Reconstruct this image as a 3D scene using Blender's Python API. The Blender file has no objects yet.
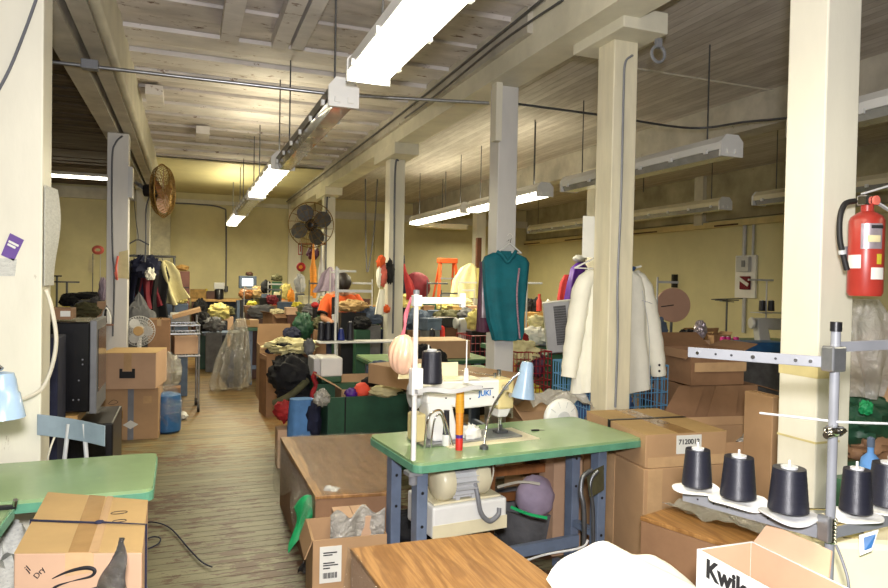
import bpy, bmesh, math, random
from mathutils import Vector, Matrix, noise, Euler
PI = math.pi
SC = bpy.context.scene
COL = SC.collection

# ------------------------------------------------------------------ camera
FPX, CX, CY, EYE = 670.0, 444.0, 294.0, 1.5
YAW, PITCH, ROLL = math.radians(21.0), math.radians(-1.1), math.radians(1.1)
fw = Vector((math.sin(YAW)*math.cos(PITCH), math.cos(YAW)*math.cos(PITCH), math.sin(PITCH)))
r0 = Vector((math.cos(YAW), -math.sin(YAW), 0)); u0 = r0.cross(fw)
RT = r0*math.cos(ROLL) + u0*math.sin(ROLL)
UP = -r0*math.sin(ROLL) + u0*math.cos(ROLL)
cam = bpy.data.cameras.new('camera'); camo = bpy.data.objects.new('camera', cam); COL.objects.link(camo)
camo.matrix_world = Matrix(((RT.x, UP.x, -fw.x, 0), (RT.y, UP.y, -fw.y, 0), (RT.z, UP.z, -fw.z, EYE), (0, 0, 0, 1)))
cam.sensor_width = 36; cam.lens = FPX/888*36; cam.clip_end = 100; cam.clip_start = 0.05
SC.camera = camo
def ray(x, y): return fw + RT*((x-CX)/FPX) - UP*((y-CY)/FPX)
def S(x, y, d): return Vector((0, 0, EYE)) + ray(x, y)*d          # point at a depth along the view
def G(x, y, z):                                                  # point on a level surface
    r = ray(x, y); return Vector((0, 0, EYE)) + r*((z-EYE)/r.z)
def YY(x, y, v):
    r = ray(x, y); return Vector((0, 0, EYE)) + r*(v/r.y)
def XX(x, y, v):
    r = ray(x, y); return Vector((0, 0, EYE)) + r*(v/r.x)

# ------------------------------------------------------------------ light and exposure
w = bpy.data.worlds.new('world'); SC.world = w; w.use_nodes = True
w.node_tree.nodes['Background'].inputs[0].default_value = (0.9, 0.86, 0.72, 1)
w.node_tree.nodes['Background'].inputs[1].default_value = 0.07
def lamp(name, kind, loc, power, color, size=0.1, size_y=None, rot=None, spot=None):
    l = bpy.data.lights.new(name, kind); l.energy = power; l.color = color
    if kind == 'AREA':
        l.size = size
        if size_y: l.shape = 'RECTANGLE'; l.size_y = size_y
    else: l.shadow_soft_size = size
    if spot: l.spot_size = spot; l.spot_blend = 0.6
    o = bpy.data.objects.new(name, l); o.location = loc
    if rot: o.rotation_euler = rot
    COL.objects.link(o); return o
# the photographer's flash, just above the camera
FL = lamp('camera_flash', 'SPOT', (0.0, -0.05, 1.68), 390, (1.0, 0.97, 0.98), 0.06, spot=math.radians(115))
FL.data.spot_blend = .15
FL.rotation_euler = (fw + Vector((0, 0, 0.08))).to_track_quat('-Z', 'Y').to_euler()
SC.view_settings.view_transform = 'Standard'; SC.view_settings.look = 'None'
SC.view_settings.exposure = 0.0; SC.view_settings.gamma = 1.0; SC.view_settings.use_curve_mapping = False
TUBE_WARM = (1.0, 0.9, 0.62)

# ------------------------------------------------------------------ materials
def s2l(c): return tuple(((v/255)/12.92 if v/255 <= .04045 else ((v/255+.055)/1.055)**2.4) for v in c)
MATS = {}
def nodes(name):
    m = bpy.data.materials.new(name); m.use_nodes = True; MATS[name] = m
    nt = m.node_tree; return m, nt, nt.nodes['Principled BSDF']
def tex(nt, kind, **kw):
    n = nt.nodes.new('ShaderNodeTex'+kind)
    for k, v in kw.items():
        if k in n.inputs: n.inputs[k].default_value = v
        else: setattr(n, k, v)
    return n
def mapping(nt, scale, rot=(0, 0, 0)):
    tc = nt.nodes.new('ShaderNodeTexCoord'); mp = nt.nodes.new('ShaderNodeMapping')
    mp.inputs['Scale'].default_value = scale; mp.inputs['Rotation'].default_value = rot
    nt.links.new(tc.outputs['Object'], mp.inputs['Vector']); return mp.outputs['Vector']
def ramp(nt, fac, stops):
    r = nt.nodes.new('ShaderNodeValToRGB'); e = r.color_ramp.elements
    while len(e) < len(stops): e.new(0.5)
    for i, (p, c) in enumerate(stops): e[i].position = p; e[i].color = (*c, 1)
    nt.links.new(fac, r.inputs['Fac']); return r.outputs['Color']
def mixc(nt, fac, a, b, mode='MIX'):
    n = nt.nodes.new('ShaderNodeMix'); n.data_type = 'RGBA'; n.blend_type = mode
    for sock, v in ((n.inputs[0], fac), (n.inputs[6], a), (n.inputs[7], b)):
        if isinstance(v, bpy.types.NodeSocket): nt.links.new(v, sock)
        elif isinstance(v, (int, float)): sock.default_value = v
        else: sock.default_value = (*v, 1)
    return n.outputs[2]
def bump(nt, b, h, strength, dist=0.01):
    n = nt.nodes.new('ShaderNodeBump'); n.inputs['Strength'].default_value = strength; n.inputs['Distance'].default_value = dist
    nt.links.new(h, n.inputs['Height']); nt.links.new(n.outputs['Normal'], b.inputs['Normal'])
def mat(name, col, rough=.6, metal=0., var=.18, scale=6, bmp=0., stretch=(1, 1, 1), col2=None, spots=None, spotamt=.62, emit=0., coat=0.):
    m, nt, b = nodes(name)
    c = s2l(col); v = mapping(nt, stretch)
    n = tex(nt, 'Noise', Scale=scale, Detail=5.0, Roughness=.6); nt.links.new(v, n.inputs['Vector'])
    c2 = s2l(col2) if col2 else tuple(x*(1-var*1.6) for x in c)
    out = ramp(nt, n.outputs['Fac'], [(.32, c2), (.66, tuple(min(1, x*(1+var*.35)) for x in c))])
    if spots:
        n2 = tex(nt, 'Noise', Scale=scale*2.7, Detail=8.0, Roughness=.7); nt.links.new(v, n2.inputs['Vector'])
        f = ramp(nt, n2.outputs['Fac'], [(spotamt, (0, 0, 0)), (spotamt+.05, (1, 1, 1))])
        out = mixc(nt, f, out, s2l(spots))
    nt.links.new(out, b.inputs['Base Color'])
    b.inputs['Roughness'].default_value = rough; b.inputs['Metallic'].default_value = metal
    b.inputs['Coat Weight'].default_value = coat
    if bmp:
        n3 = tex(nt, 'Noise', Scale=scale*6, Detail=4.0); nt.links.new(v, n3.inputs['Vector'])
        bump(nt, b, n3.outputs['Fac'], bmp)
    if emit:
        nt.links.new(out, b.inputs['Emission Color']); b.inputs['Emission Strength'].default_value = emit
    return m
def glow(name, col, strength):
    m, nt, b = nodes(name); b.inputs['Base Color'].default_value = (.9, .9, .9, 1)
    b.inputs['Emission Color'].default_value = (*col, 1); b.inputs['Emission Strength'].default_value = strength
    return m
def planks(name, col, col2, groove, pitch, axis, rough=.6, gdepth=.5, noise_len=12, worn=None, worn_at=.55, bmp=.4):
    """narrow boards whose joints run along the other axis"""
    m, nt, b = nodes(name)
    tc = nt.nodes.new('ShaderNodeTexCoord'); sep = nt.nodes.new('ShaderNodeSeparateXYZ'); nt.links.new(tc.outputs['Object'], sep.inputs[0])
    a = sep.outputs[axis]
    def math_(op, x, y=None):
        n = nt.nodes.new('ShaderNodeMath'); n.operation = op
        for i, v in enumerate((x, y)):
            if v is None: continue
            if isinstance(v, bpy.types.NodeSocket): nt.links.new(v, n.inputs[i])
            else: n.inputs[i].default_value = v
        return n.outputs[0]
    t = math_('DIVIDE', a, pitch); fr = math_('FRACT', t); idx = math_('FLOOR', t)
    wn = nt.nodes.new('ShaderNodeTexWhiteNoise'); wn.noise_dimensions = '1D'; nt.links.new(idx, wn.inputs['W'])
    st = [1, 1, 1]; st[axis] = 5.0
    mp = nt.nodes.new('ShaderNodeMapping'); mp.inputs['Scale'].default_value = st; nt.links.new(tc.outputs['Object'], mp.inputs['Vector'])
    n = tex(nt, 'Noise', Scale=3.0, Detail=7.0, Roughness=.68); nt.links.new(mp.outputs[0], n.inputs['Vector'])
    f = math_('ADD', math_('MULTIPLY', n.outputs['Fac'], .75), math_('MULTIPLY', wn.outputs['Value'], .25))
    out = ramp(nt, f, [(.33, s2l(col2)), (.62, s2l(col))])
    if worn:
        mp2 = nt.nodes.new('ShaderNodeMapping'); s_ = [2.6, 2.6, 1]; s_[axis] = 7.0; mp2.inputs['Scale'].default_value = s_; nt.links.new(tc.outputs['Object'], mp2.inputs['Vector'])
        n2 = tex(nt, 'Noise', Scale=2.2, Detail=9.0, Roughness=.72); nt.links.new(mp2.outputs[0], n2.inputs['Vector'])
        n4 = tex(nt, 'Noise', Scale=.8, Detail=2.0); nt.links.new(tc.outputs['Object'], n4.inputs['Vector'])
        wf = math_('ADD', n2.outputs['Fac'], math_('MULTIPLY', math_('SUBTRACT', n4.outputs['Fac'], .5), .55))
        wv = ramp(nt, wf, [(worn_at, (0, 0, 0)), (worn_at+.03, (1, 1, 1))])
        out = mixc(nt, wv, out, s2l(worn))
    if worn:      # the paint is gone along the far part of the aisle
        wood = ramp(nt, f, [(.33, s2l((98, 68, 32))), (.62, s2l((158, 120, 60)))])
        far = math_('ADD', math_('MULTIPLY', sep.outputs[1], .22), math_('MULTIPLY', n2.outputs['Fac'], 2.2))
        fk = ramp(nt, math_('SUBTRACT', far, 2.15), [(.1, (0, 0, 0)), (.6, (.55, .55, .55))])
        out = mixc(nt, fk, out, wood)
    g = ramp(nt, fr, [(0.0, (1, 1, 1)), (.05, (0, 0, 0)), (.95, (0, 0, 0)), (1.0, (1, 1, 1))])
    out = mixc(nt, math_('MULTIPLY', g, .55), out, s2l(groove))
    nt.links.new(out, b.inputs['Base Color']); b.inputs['Roughness'].default_value = rough
    h = math_('SUBTRACT', math_('MULTIPLY', n.outputs['Fac'], .3), g)
    bump(nt, b, h, bmp, .01)
    return m
def plywood(name, a, b_, axis=0, scale=5.0):
    m, nt, b = nodes(name)
    v = mapping(nt, (1.0, .28, 1.0) if axis == 1 else (.28, 1.0, 1.0))
    wv = tex(nt, 'Wave', Scale=scale, Distortion=14.0, Detail=3.0, bands_direction='X' if axis == 1 else 'Y'); wv.inputs['Detail Scale'].default_value = 1.3
    nt.links.new(v, wv.inputs['Vector'])
    n = tex(nt, 'Noise', Scale=9.0, Detail=6.0); nt.links.new(v, n.inputs['Vector'])
    base = ramp(nt, wv.outputs['Fac'], [(.05, s2l(b_)), (.4, s2l(a)), (.9, tuple(x*1.08 for x in s2l(a)))])
    v2 = mapping(nt, (60, 2.5, 1) if axis == 1 else (2.5, 60, 1)); n3 = tex(nt, 'Noise', Scale=1.6, Detail=5.0, Roughness=.7); nt.links.new(v2, n3.inputs['Vector'])
    out = mixc(nt, n.outputs['Fac'], base, s2l(a))
    out = mixc(nt, ramp(nt, n3.outputs['Fac'], [(.42, (.55, .55, .55)), (.6, (0, 0, 0))]), out, s2l(b_))
    nt.links.new(out, b.inputs['Base Color']); b.inputs['Roughness'].default_value = .42
    return m
def film(name, tint=(1, 1, 1), amount=.22, rough=.12, haze=.12, scale=14):
    """thin clear polythene: see-through with wrinkled gloss"""
    m, nt, b = nodes(name); nt.nodes.remove(b); out = nt.nodes['Material Output']
    tr = nt.nodes.new('ShaderNodeBsdfTransparent'); tr.inputs[0].default_value = (*tint, 1)
    gl = nt.nodes.new('ShaderNodeBsdfGlossy'); gl.inputs['Roughness'].default_value = rough
    df = nt.nodes.new('ShaderNodeBsdfDiffuse'); df.inputs[0].default_value = (.75, .74, .7, 1)
    v = mapping(nt, (1, 1, 1)); n = tex(nt, 'Noise', Scale=scale, Detail=6.0, Roughness=.6, Distortion=1.2); nt.links.new(v, n.inputs['Vector'])
    bp = nt.nodes.new('ShaderNodeBump'); bp.inputs['Strength'].default_value = 1.0; bp.inputs['Distance'].default_value = .04
    nt.links.new(n.outputs['Fac'], bp.inputs['Height']); nt.links.new(bp.outputs[0], gl.inputs['Normal']); nt.links.new(bp.outputs[0], df.inputs['Normal'])
    m1 = nt.nodes.new('ShaderNodeMixShader'); m1.inputs[0].default_value = amount; nt.links.new(tr.outputs[0], m1.inputs[1]); nt.links.new(gl.outputs[0], m1.inputs[2])
    m2 = nt.nodes.new('ShaderNodeMixShader'); m2.inputs[0].default_value = haze; nt.links.new(m1.outputs[0], m2.inputs[1]); nt.links.new(df.outputs[0], m2.inputs[2])
    nt.links.new(m2.outputs[0], out.inputs[0]); return m
M = {}
M['col'] = mat('painted_post', (226, 222, 204), .45, var=.07, scale=3, stretch=(1, 1, .35), spots=(150, 135, 105), spotamt=.68, bmp=.15)
M['colgrey'] = mat('grey_white_painted_post', (214, 212, 208), .45, var=.08, scale=3, stretch=(1, 1, .35), spots=(150, 140, 122), spotamt=.68, bmp=.15)
M['tapeband'] = mat('old_masking_tape', (206, 192, 138), .5, var=.1, scale=6)
M['pine'] = mat('pale_painted_pine', (226, 218, 190), .5, var=.12, scale=4, stretch=(3, 3, .4), spots=(180, 150, 100), spotamt=.69)
M['beam'] = mat('painted_beam', (222, 217, 196), .5, var=.12, scale=2.5, spots=(150, 138, 115), spotamt=.69, bmp=.2)
M['beamdirty'] = mat('dusty_painted_beam', (196, 190, 176), .6, var=.2, scale=3, spots=(120, 105, 88), spotamt=.64, bmp=.25)
M['board'] = mat('whitewashed_ceiling_board', (226, 221, 218), .75, var=.12, scale=3.0, stretch=(.8, 1.6, 1), spots=(138, 112, 98), spotamt=.61, bmp=.12)
M['board2'] = mat('whitewashed_ceiling_board_dusty', (212, 205, 201), .75, var=.18, scale=3.4, stretch=(.7, 1.6, 1), spots=(112, 90, 76), spotamt=.6, bmp=.12)
M['shadedwood'] = mat('shaded_dark_ceiling_board', (104, 92, 80), .8, var=.4, scale=4, stretch=(.4, 3, 1), spots=(60, 48, 40), spotamt=.6, bmp=.3)  # dark boards, with the shade of the unlit left bay in their colour
M['ceilR'] = planks('narrow_painted_ceiling', (212, 206, 200), (178, 170, 164), (104, 94, 86), .085, 0, .6, bmp=.5)
M['floor'] = planks('worn_painted_floor', (130, 126, 96), (104, 99, 74), (50, 45, 32), .083, 1, .45, worn=(84, 54, 34), worn_at=.522, bmp=.6)
M['wall'] = mat('cream_wall', (214, 205, 158), .6, var=.1, scale=1.5, spots=(180, 170, 130), spotamt=.68)
M['wallR'] = mat('cream_panel_wall', (212, 204, 158), .55, var=.08, scale=1.2)
M['walldull'] = mat('dull_upper_wall', (176, 168, 136), .7, var=.25, scale=2.2, spots=(112, 98, 72), spotamt=.66)
M['trim'] = mat('white_trim', (212, 208, 190), .5, var=.12, scale=4)
M['brick'] = mat('white_brick', (214, 208, 180), .6, var=.15, scale=8, spots=(120, 100, 70), spotamt=.66, bmp=.6)
M['white'] = mat('white_enamel', (232, 232, 228), .35, var=.05, scale=5)
M['offwhite'] = mat('ivory_plastic', (226, 217, 184), .35, var=.07, scale=4)
M['cream'] = mat('cream_plastic', (222, 205, 148), .4, var=.1, scale=5)
M['grey'] = mat('grey_enamel', (128, 130, 135), .4, var=.12, scale=6)
M['lgrey'] = mat('light_grey_plastic', (196, 197, 198), .4, var=.08, scale=6)
M['steel'] = mat('galvanised_steel', (178, 180, 184), .32, .85, var=.18, scale=14)
M['chrome'] = mat('chrome', (215, 215, 215), .15, 1.0, var=.05)
M['darksteel'] = mat('dull_steel', (110, 112, 116), .4, .7, var=.2, scale=10)
M['bluegrey'] = mat('blue_grey_painted_steel', (112, 126, 150), .45, .1, var=.15, scale=7, spots=(165, 170, 178), spotamt=.7)
M['seatgrey'] = mat('pale_blue_grey_steel', (140, 156, 168), .4, .15, var=.12, scale=7, spots=(196, 204, 206), spotamt=.69)
M['lampblue'] = mat('pale_blue_lamp_enamel', (150, 176, 202), .3, var=.1, scale=8, coat=.3)
M['green'] = mat('green_laminate', (146, 174, 128), .26, var=.1, scale=2.5, spots=(160, 186, 118), spotamt=.62)
M['greenedge'] = mat('teal_green_edging', (100, 160, 132), .3, var=.16, scale=9)
M['dgreen'] = mat('dark_green_laminate', (62, 104, 76), .35, var=.2, scale=4)
M['bingreen'] = mat('dark_green_painted_wood', (38, 82, 58), .5, var=.25, scale=5)
M['carton'] = mat('brown_cardboard', (184, 148, 110), .7, var=.1, scale=3)
M['cartonp'] = mat('pinkish_cardboard', (200, 164, 134), .7, var=.08, scale=3)
M['cartony'] = mat('yellowish_cardboard', (184, 152, 102), .65, var=.1, scale=3)
M['cartond'] = mat('dark_cardboard', (148, 112, 82), .75, var=.16, scale=4)
M['cartoni'] = mat('cardboard_inside', (172, 136, 100), .8, var=.12, scale=4)
M['tape'] = mat('brown_parcel_tape', (174, 138, 90), .22, var=.14, scale=9, coat=.4)
M['tapegrey'] = mat('grey_tape', (128, 132, 142), .3, var=.12, scale=8)
M['cleartape'] = mat('glossy_clear_tape', (206, 170, 128), .15, var=.1, scale=9, coat=.6)
M['black'] = mat('black_plastic', (26, 26, 30), .35, var=.3, scale=8)
M['tvblack'] = mat('glossy_black_cabinet', (22, 22, 26), .22, var=.3, scale=8)
M['rubber'] = mat('black_rubber', (24, 23, 24), .6, var=.3, scale=12)
M['thread'] = mat('black_navy_thread', (30, 31, 42), .38, var=.2, scale=30, stretch=(.2, .2, 8), bmp=.2)
M['orange'] = mat('orange_thread', (238, 150, 40), .5, var=.15, scale=20, stretch=(.3, .3, 6))
M['yellowthread'] = mat('golden_thread', (246, 178, 50), .5, var=.12, scale=20, stretch=(.3, .3, 6))
M['redthread'] = mat('red_thread', (216, 48, 38), .5, var=.15, scale=20, stretch=(.3, .3, 6))
M['magenta'] = mat('magenta_thread', (214, 44, 142), .5, var=.15, scale=20)
M['bluethread'] = mat('blue_thread', (44, 60, 140), .5, var=.15, scale=20)
M['ltblue'] = mat('light_blue_thread', (110, 160, 190), .5, var=.15, scale=20)
M['ply'] = plywood('plywood_top', (172, 128, 76), (120, 82, 44), 1, 4.0)
M['ply2'] = plywood('plywood_board', (170, 126, 74), (120, 80, 42), 1, 5.0)
M['wood'] = mat('varnished_wood', (150, 98, 58), .4, var=.25, scale=4, stretch=(5, 5, .6))
M['woodlight'] = mat('pale_wood', (202, 160, 96), .5, var=.2, scale=4, stretch=(5, .6, 5))
M['darkbrown'] = mat('dark_brown_wood', (84, 50, 34), .45, var=.25, scale=5)
M['redbrown'] = mat('red_brown_cabinet_wood', (118, 74, 62), .4, var=.15, scale=4)
M['film'] = film('clear_polythene', amount=.13, haze=.03, rough=.05, scale=22)
M['filmheavy'] = film('heavy_polythene', (.97, .95, .9), .3, .18, .3)
M['smoke'] = film('smoked_wrap', (.3, .25, .2), .12, .15, .03, 20)
M['teal'] = mat('teal_fabric', (8, 108, 122), .75, var=.14, scale=10, bmp=.15)
M['plum'] = mat('plum_velvet', (82, 34, 62), .6, var=.25, scale=10)
M['silver'] = mat('silver_satin', (176, 164, 172), .3, .4, var=.2, scale=14)
M['pinkbraid'] = mat('pink_white_braid', (190, 150, 165), .7, var=.4, scale=60)
M['coat'] = mat('white_cotton', (238, 236, 222), .75, var=.05, scale=6, bmp=.12)
M['coatcream'] = mat('cream_cloth', (222, 212, 160), .8, var=.12, scale=8, bmp=.3)
M['denim'] = mat('blue_denim', (62, 92, 140), .8, var=.2, scale=14)
M['navy'] = mat('navy_cloth', (32, 36, 62), .85, var=.25, scale=8)
M['blackcloth'] = mat('black_cloth', (24, 24, 28), .85, var=.3, scale=9, bmp=.3)
M['darkred'] = mat('dark_red_cloth', (120, 30, 44), .8, var=.25, scale=9)
M['redcloth'] = mat('red_cloth', (172, 38, 40), .75, var=.2, scale=9)
M['orangecloth'] = mat('orange_cloth', (222, 92, 36), .8, var=.12, scale=9)
M['coral'] = mat('coral_cloth', (238, 120, 104), .8, var=.2, scale=12)
M['purple'] = mat('purple_satin', (82, 38, 140), .45, var=.2, scale=9)
M['lilac'] = mat('lilac_cloth', (176, 160, 182), .75, var=.14, scale=7, bmp=.2)
M['bluecloth'] = mat('sky_blue_cloth', (88, 138, 196), .75, var=.15, scale=7)
M['yellowcloth'] = mat('pale_yellow_cloth', (214, 200, 122), .8, var=.15, scale=8, bmp=.3)
M['brightyellow'] = mat('bright_yellow_cloth', (206, 190, 52), .7, var=.12, scale=8)
M['greycloth'] = mat('grey_cloth', (110, 110, 112), .85, var=.25, scale=8, bmp=.3)
M['slate'] = mat('slate_blue_cloth', (86, 100, 122), .8, var=.2, scale=8)
M['olive'] = mat('olive_cloth', (98, 96, 66), .85, var=.25, scale=8, bmp=.3)
M['neonpink'] = mat('neon_coral_yarn', (255, 92, 66), .7, var=.1, scale=12, emit=0)
M['peach'] = mat('peach_satin', (240, 196, 166), .28, var=.12, scale=8)
M['pink'] = mat('pink_ribbon', (222, 120, 136), .5, var=.15, scale=10)
M['emerald'] = mat('emerald_cloth', (18, 148, 86), .6, var=.2, scale=9)
M['greenhose'] = mat('green_hose', (42, 190, 112), .4, var=.1)
M['brass'] = mat('brass_mesh', (150, 118, 62), .4, .6, var=.3, scale=12)
M['red'] = mat('red_enamel', (176, 58, 48), .34, var=.12, scale=5, spots=(170, 90, 70), spotamt=.72)
M['redplastic'] = mat('red_plastic_coated_wire', (150, 24, 38), .4, var=.15)
M['blueplastic'] = mat('blue_plastic', (48, 104, 160), .35, var=.2, scale=9)
M['bluewire'] = mat('pale_blue_coated_wire', (96, 150, 190), .4, var=.12)
M['paper'] = mat('white_paper', (226, 226, 220), .8, var=.05, scale=9)
M['paperold'] = mat('yellowed_paper', (216, 204, 160), .8, var=.12, scale=9)
M['newsprint'] = mat('newsprint', (204, 204, 196), .8, var=.12, scale=40, stretch=(1, 1, 3), spots=(120, 124, 140), spotamt=.6)
M['purplepaper'] = mat('purple_paper', (104, 72, 150), .6, var=.1, scale=9)
M['ink'] = mat('black_ink', (30, 30, 34), .7, var=.1)
M['inkblue'] = mat('blue_ink', (40, 120, 200), .5, var=.1)
M['ladder'] = mat('orange_ladder_fibreglass', (214, 84, 34), .5, var=.15)
M['skin'] = mat('skin', (178, 128, 98), .55, var=.08)
M['hair'] = mat('dark_hair', (30, 22, 20), .5, var=.2, scale=30)
M['cord'] = mat('ivory_cord', (214, 208, 190), .5, var=.1)
M['cordgrey'] = mat('grey_cable', (96, 98, 104), .5, var=.15)
M['disc'] = mat('dusty_pink_board', (190, 150, 128), .6, var=.05)
M['screenoff'] = mat('dark_screen', (48, 50, 56), .12, var=.1)
M['screen'] = glow('lit_screen', (.75, .85, 1.0), 2.0)
M['diffuser'] = mat('unlit_prismatic_diffuser', (150, 150, 144), .2, var=.15, scale=10, coat=.5)
M['tube'] = glow('lit_tube_cover', (1.0, .94, .74), 9.0)
M['filmyellow'] = film('yellowed_polythene', (.93, .89, .76), .28, .2, .14)

# ------------------------------------------------------------------ mesh building
class MB:
    def __init__(s): s.v = []; s.f = []
    def add(s, vs, fs, mtx=None):
        b = len(s.v)
        s.v += [(mtx @ Vector(v)) if mtx else Vector(v) for v in vs]
        s.f += [tuple(i+b for i in f) for f in fs]; return s
    def box(s, c, d, rot=None):
        x, y, z = d[0]/2, d[1]/2, d[2]/2
        vs = [(-x, -y, -z), (x, -y, -z), (x, y, -z), (-x, y, -z), (-x, -y, z), (x, -y, z), (x, y, z), (-x, y, z)]
        fs = [(0, 3, 2, 1), (4, 5, 6, 7), (0, 1, 5, 4), (1, 2, 6, 5), (2, 3, 7, 6), (3, 0, 4, 7)]
        m = Matrix.Translation(c)
        if rot: m = m @ Euler(rot).to_matrix().to_4x4()
        return s.add(vs, fs, m)
    def bx(s, x0, x1, y0, y1, z0, z1): return s.box(((x0+x1)/2, (y0+y1)/2, (z0+z1)/2), (x1-x0, y1-y0, z1-z0))
    def hexa(s, bot, top):      # eight corners
        fs = [(0, 3, 2, 1), (4, 5, 6, 7), (0, 1, 5, 4), (1, 2, 6, 5), (2, 3, 7, 6), (3, 0, 4, 7)]
        return s.add(list(bot)+list(top), fs)
    def tube(s, pts, r, seg=8, caps=True, closed=False):
        pts = [Vector(p) for p in pts]; n = len(pts); rs = r if isinstance(r, (list, tuple)) else [r]*n
        ref = None; vs = []; fs = []
        for i, p in enumerate(pts):
            a = pts[i-1] if (i > 0 or closed) else p; c = pts[(i+1) % n] if (i < n-1 or closed) else p
            t = (c-a); t = t.normalized() if t.length > 1e-9 else Vector((0, 0, 1))
            if ref is None: ref = Vector((0, 0, 1)) if abs(t.z) < .9 else Vector((1, 0, 0))
            u = ref - t*ref.dot(t)
            if u.length < 1e-5: u = t.orthogonal()
            u.normalize(); ref = u; q = t.cross(u)
            for k in range(seg):
                an = 2*PI*k/seg; vs.append(p + (u*math.cos(an)+q*math.sin(an))*rs[i])
        m = n if closed else n-1
        for i in range(m):
            j = (i+1) % n
            for k in range(seg):
                fs.append((i*seg+k, i*seg+(k+1) % seg, j*seg+(k+1) % seg, j*seg+k))
        if caps and not closed: fs.append(tuple(range(seg))[::-1]); fs.append(tuple(range((n-1)*seg, n*seg)))
        return s.add(vs, fs)
    def cyl(s, p0, p1, r, r1=None, seg=16): return s.tube([p0, p1], [r, r if r1 is None else r1], seg)
    def lathe(s, prof, c=(0, 0, 0), seg=24, mtx=None, cap0=True, cap1=True):
        vs = []; fs = []; n = len(prof)
        for (r, z) in prof:
            for k in range(seg):
                a = 2*PI*k/seg; vs.append((r*math.cos(a), r*math.sin(a), z))
        for i in range(n-1):
            for k in range(seg): fs.append((i*seg+k, i*seg+(k+1) % seg, (i+1)*seg+(k+1) % seg, (i+1)*seg+k))
        if cap0: fs.append(tuple(range(seg))[::-1])
        if cap1: fs.append(tuple(range((n-1)*seg, n*seg)))
        m = Matrix.Translation(c)
        if mtx: m = m @ mtx
        return s.add(vs, fs, m)
    def prism(s, poly, axis, a, b):
        """poly in the two other axes, extruded from a to b along axis"""
        def P(u, v, t): return {0: (t, u, v), 1: (u, t, v), 2: (u, v, t)}[axis]
        n = len(poly)
        vs = [P(u, v, a) for u, v in poly]+[P(u, v, b) for u, v in poly]
        fs = [tuple(range(n))[::-1], tuple(range(n, 2*n))]+[(i, (i+1) % n, n+(i+1) % n, n+i) for i in range(n)]
        return s.add(vs, fs)
    def blob(s, c, r, amp=.25, freq=2.2, seed=0, seg=20, rings=12, floor=None, mtx=None):
        vs = []; fs = []; off = Vector((seed*7.3, seed*3.1, seed*1.7))
        for i in range(rings+1):
            th = PI*i/rings
            for k in range(seg):
                ph = 2*PI*k/seg
                d = Vector((math.sin(th)*math.cos(ph), math.sin(th)*math.sin(ph), math.cos(th)))
                q = 1+amp*noise.fractal(d*freq+off, 1.0, 2.0, 3)+(amp*.55*(.35-abs(noise.noise(d*freq*1.9+off*1.3))-.6*abs(noise.noise(d*freq*4.3-off))) if amp > .12 else 0)
                v = Vector((d.x*r[0]*q, d.y*r[1]*q, d.z*r[2]*q))
                if floor is not None: v.z = max(v.z, floor)
                vs.append(v)
        for i in range(rings):
            for k in range(seg): fs.append((i*seg+k, i*seg+(k+1) % seg, (i+1)*seg+(k+1) % seg, (i+1)*seg+k))
        m = Matrix.Translation(c)
        if mtx: m = m @ mtx
        return s.add(vs, fs, m)
    def loft(s, rows, seg=40, fold=.0, nf=7, seed=0, closed=True):
        """rows: (cx,cy,z,rx,ry) elliptical slices of hanging cloth with folds"""
        vs = []; fs = []; n = len(rows)
        for i, (cx, cy, z, rx, ry) in enumerate(rows):
            for k in range(seg):
                a = 2*PI*k/seg
                w = 1+fold*(i/max(1, n-1)+.25)*math.sin(nf*a+seed+.6*math.sin(i*.7))
                dz = fold*.25*rx*math.sin(nf*.5*a+seed*2)*(i/(n-1))
                ca, sa = math.cos(a), math.sin(a)
                p_ = .75
                ca = math.copysign(abs(ca)**p_, ca); sa = math.copysign(abs(sa)**p_, sa)
                nz = noise.noise(Vector((ca*3+seed, sa*3, z*9)))*.12*fold*4
                vs.append((cx+rx*ca*(1+(w-1)*.3), cy+ry*sa*(w+nz), z+dz))
        for i in range(n-1):
            for k in range(seg): fs.append((i*seg+k, i*seg+(k+1) % seg, (i+1)*seg+(k+1) % seg, (i+1)*seg+k))
        if closed: fs.append(tuple(range(seg))[::-1]); fs.append(tuple(range((n-1)*seg, n*seg)))
        return s.add(vs, fs)
    def grid(s, fn, nu, nv, thick=0.0):
        vs = []; fs = []
        for i in range(nu+1):
            for j in range(nv+1): vs.append(Vector(fn(i/nu, j/nv)))
        N = (nu+1)*(nv+1)
        idx = lambda i, j: i*(nv+1)+j
        for i in range(nu):
            for j in range(nv): fs.append((idx(i, j), idx(i+1, j), idx(i+1, j+1), idx(i, j+1)))
        if thick:
            nrm = []
            for i in range(nu+1):
                for j in range(nv+1):
                    a = vs[idx(min(i+1, nu), j)]-vs[idx(max(i-1, 0), j)]; b = vs[idx(i, min(j+1, nv))]-vs[idx(i, max(j-1, 0))]
                    c = a.cross(b); nrm.append(c.normalized() if c.length > 1e-12 else Vector((0, 0, 1)))
            vs2 = [v-nrm[k]*thick for k, v in enumerate(vs)]; f2 = [tuple(i+N for i in f[::-1]) for f in fs]
            rim = []
            for i in range(nu): rim += [(idx(i+1, 0), idx(i, 0), idx(i, 0)+N, idx(i+1, 0)+N), (idx(i, nv), idx(i+1, nv), idx(i+1, nv)+N, idx(i, nv)+N)]
            for j in range(nv): rim += [(idx(0, j), idx(0, j+1), idx(0, j+1)+N, idx(0, j)+N), (idx(nu, j+1), idx(nu, j), idx(nu, j)+N, idx(nu, j+1)+N)]
            vs = vs+vs2; fs = fs+f2+rim
        return s.add(vs, fs)
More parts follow.
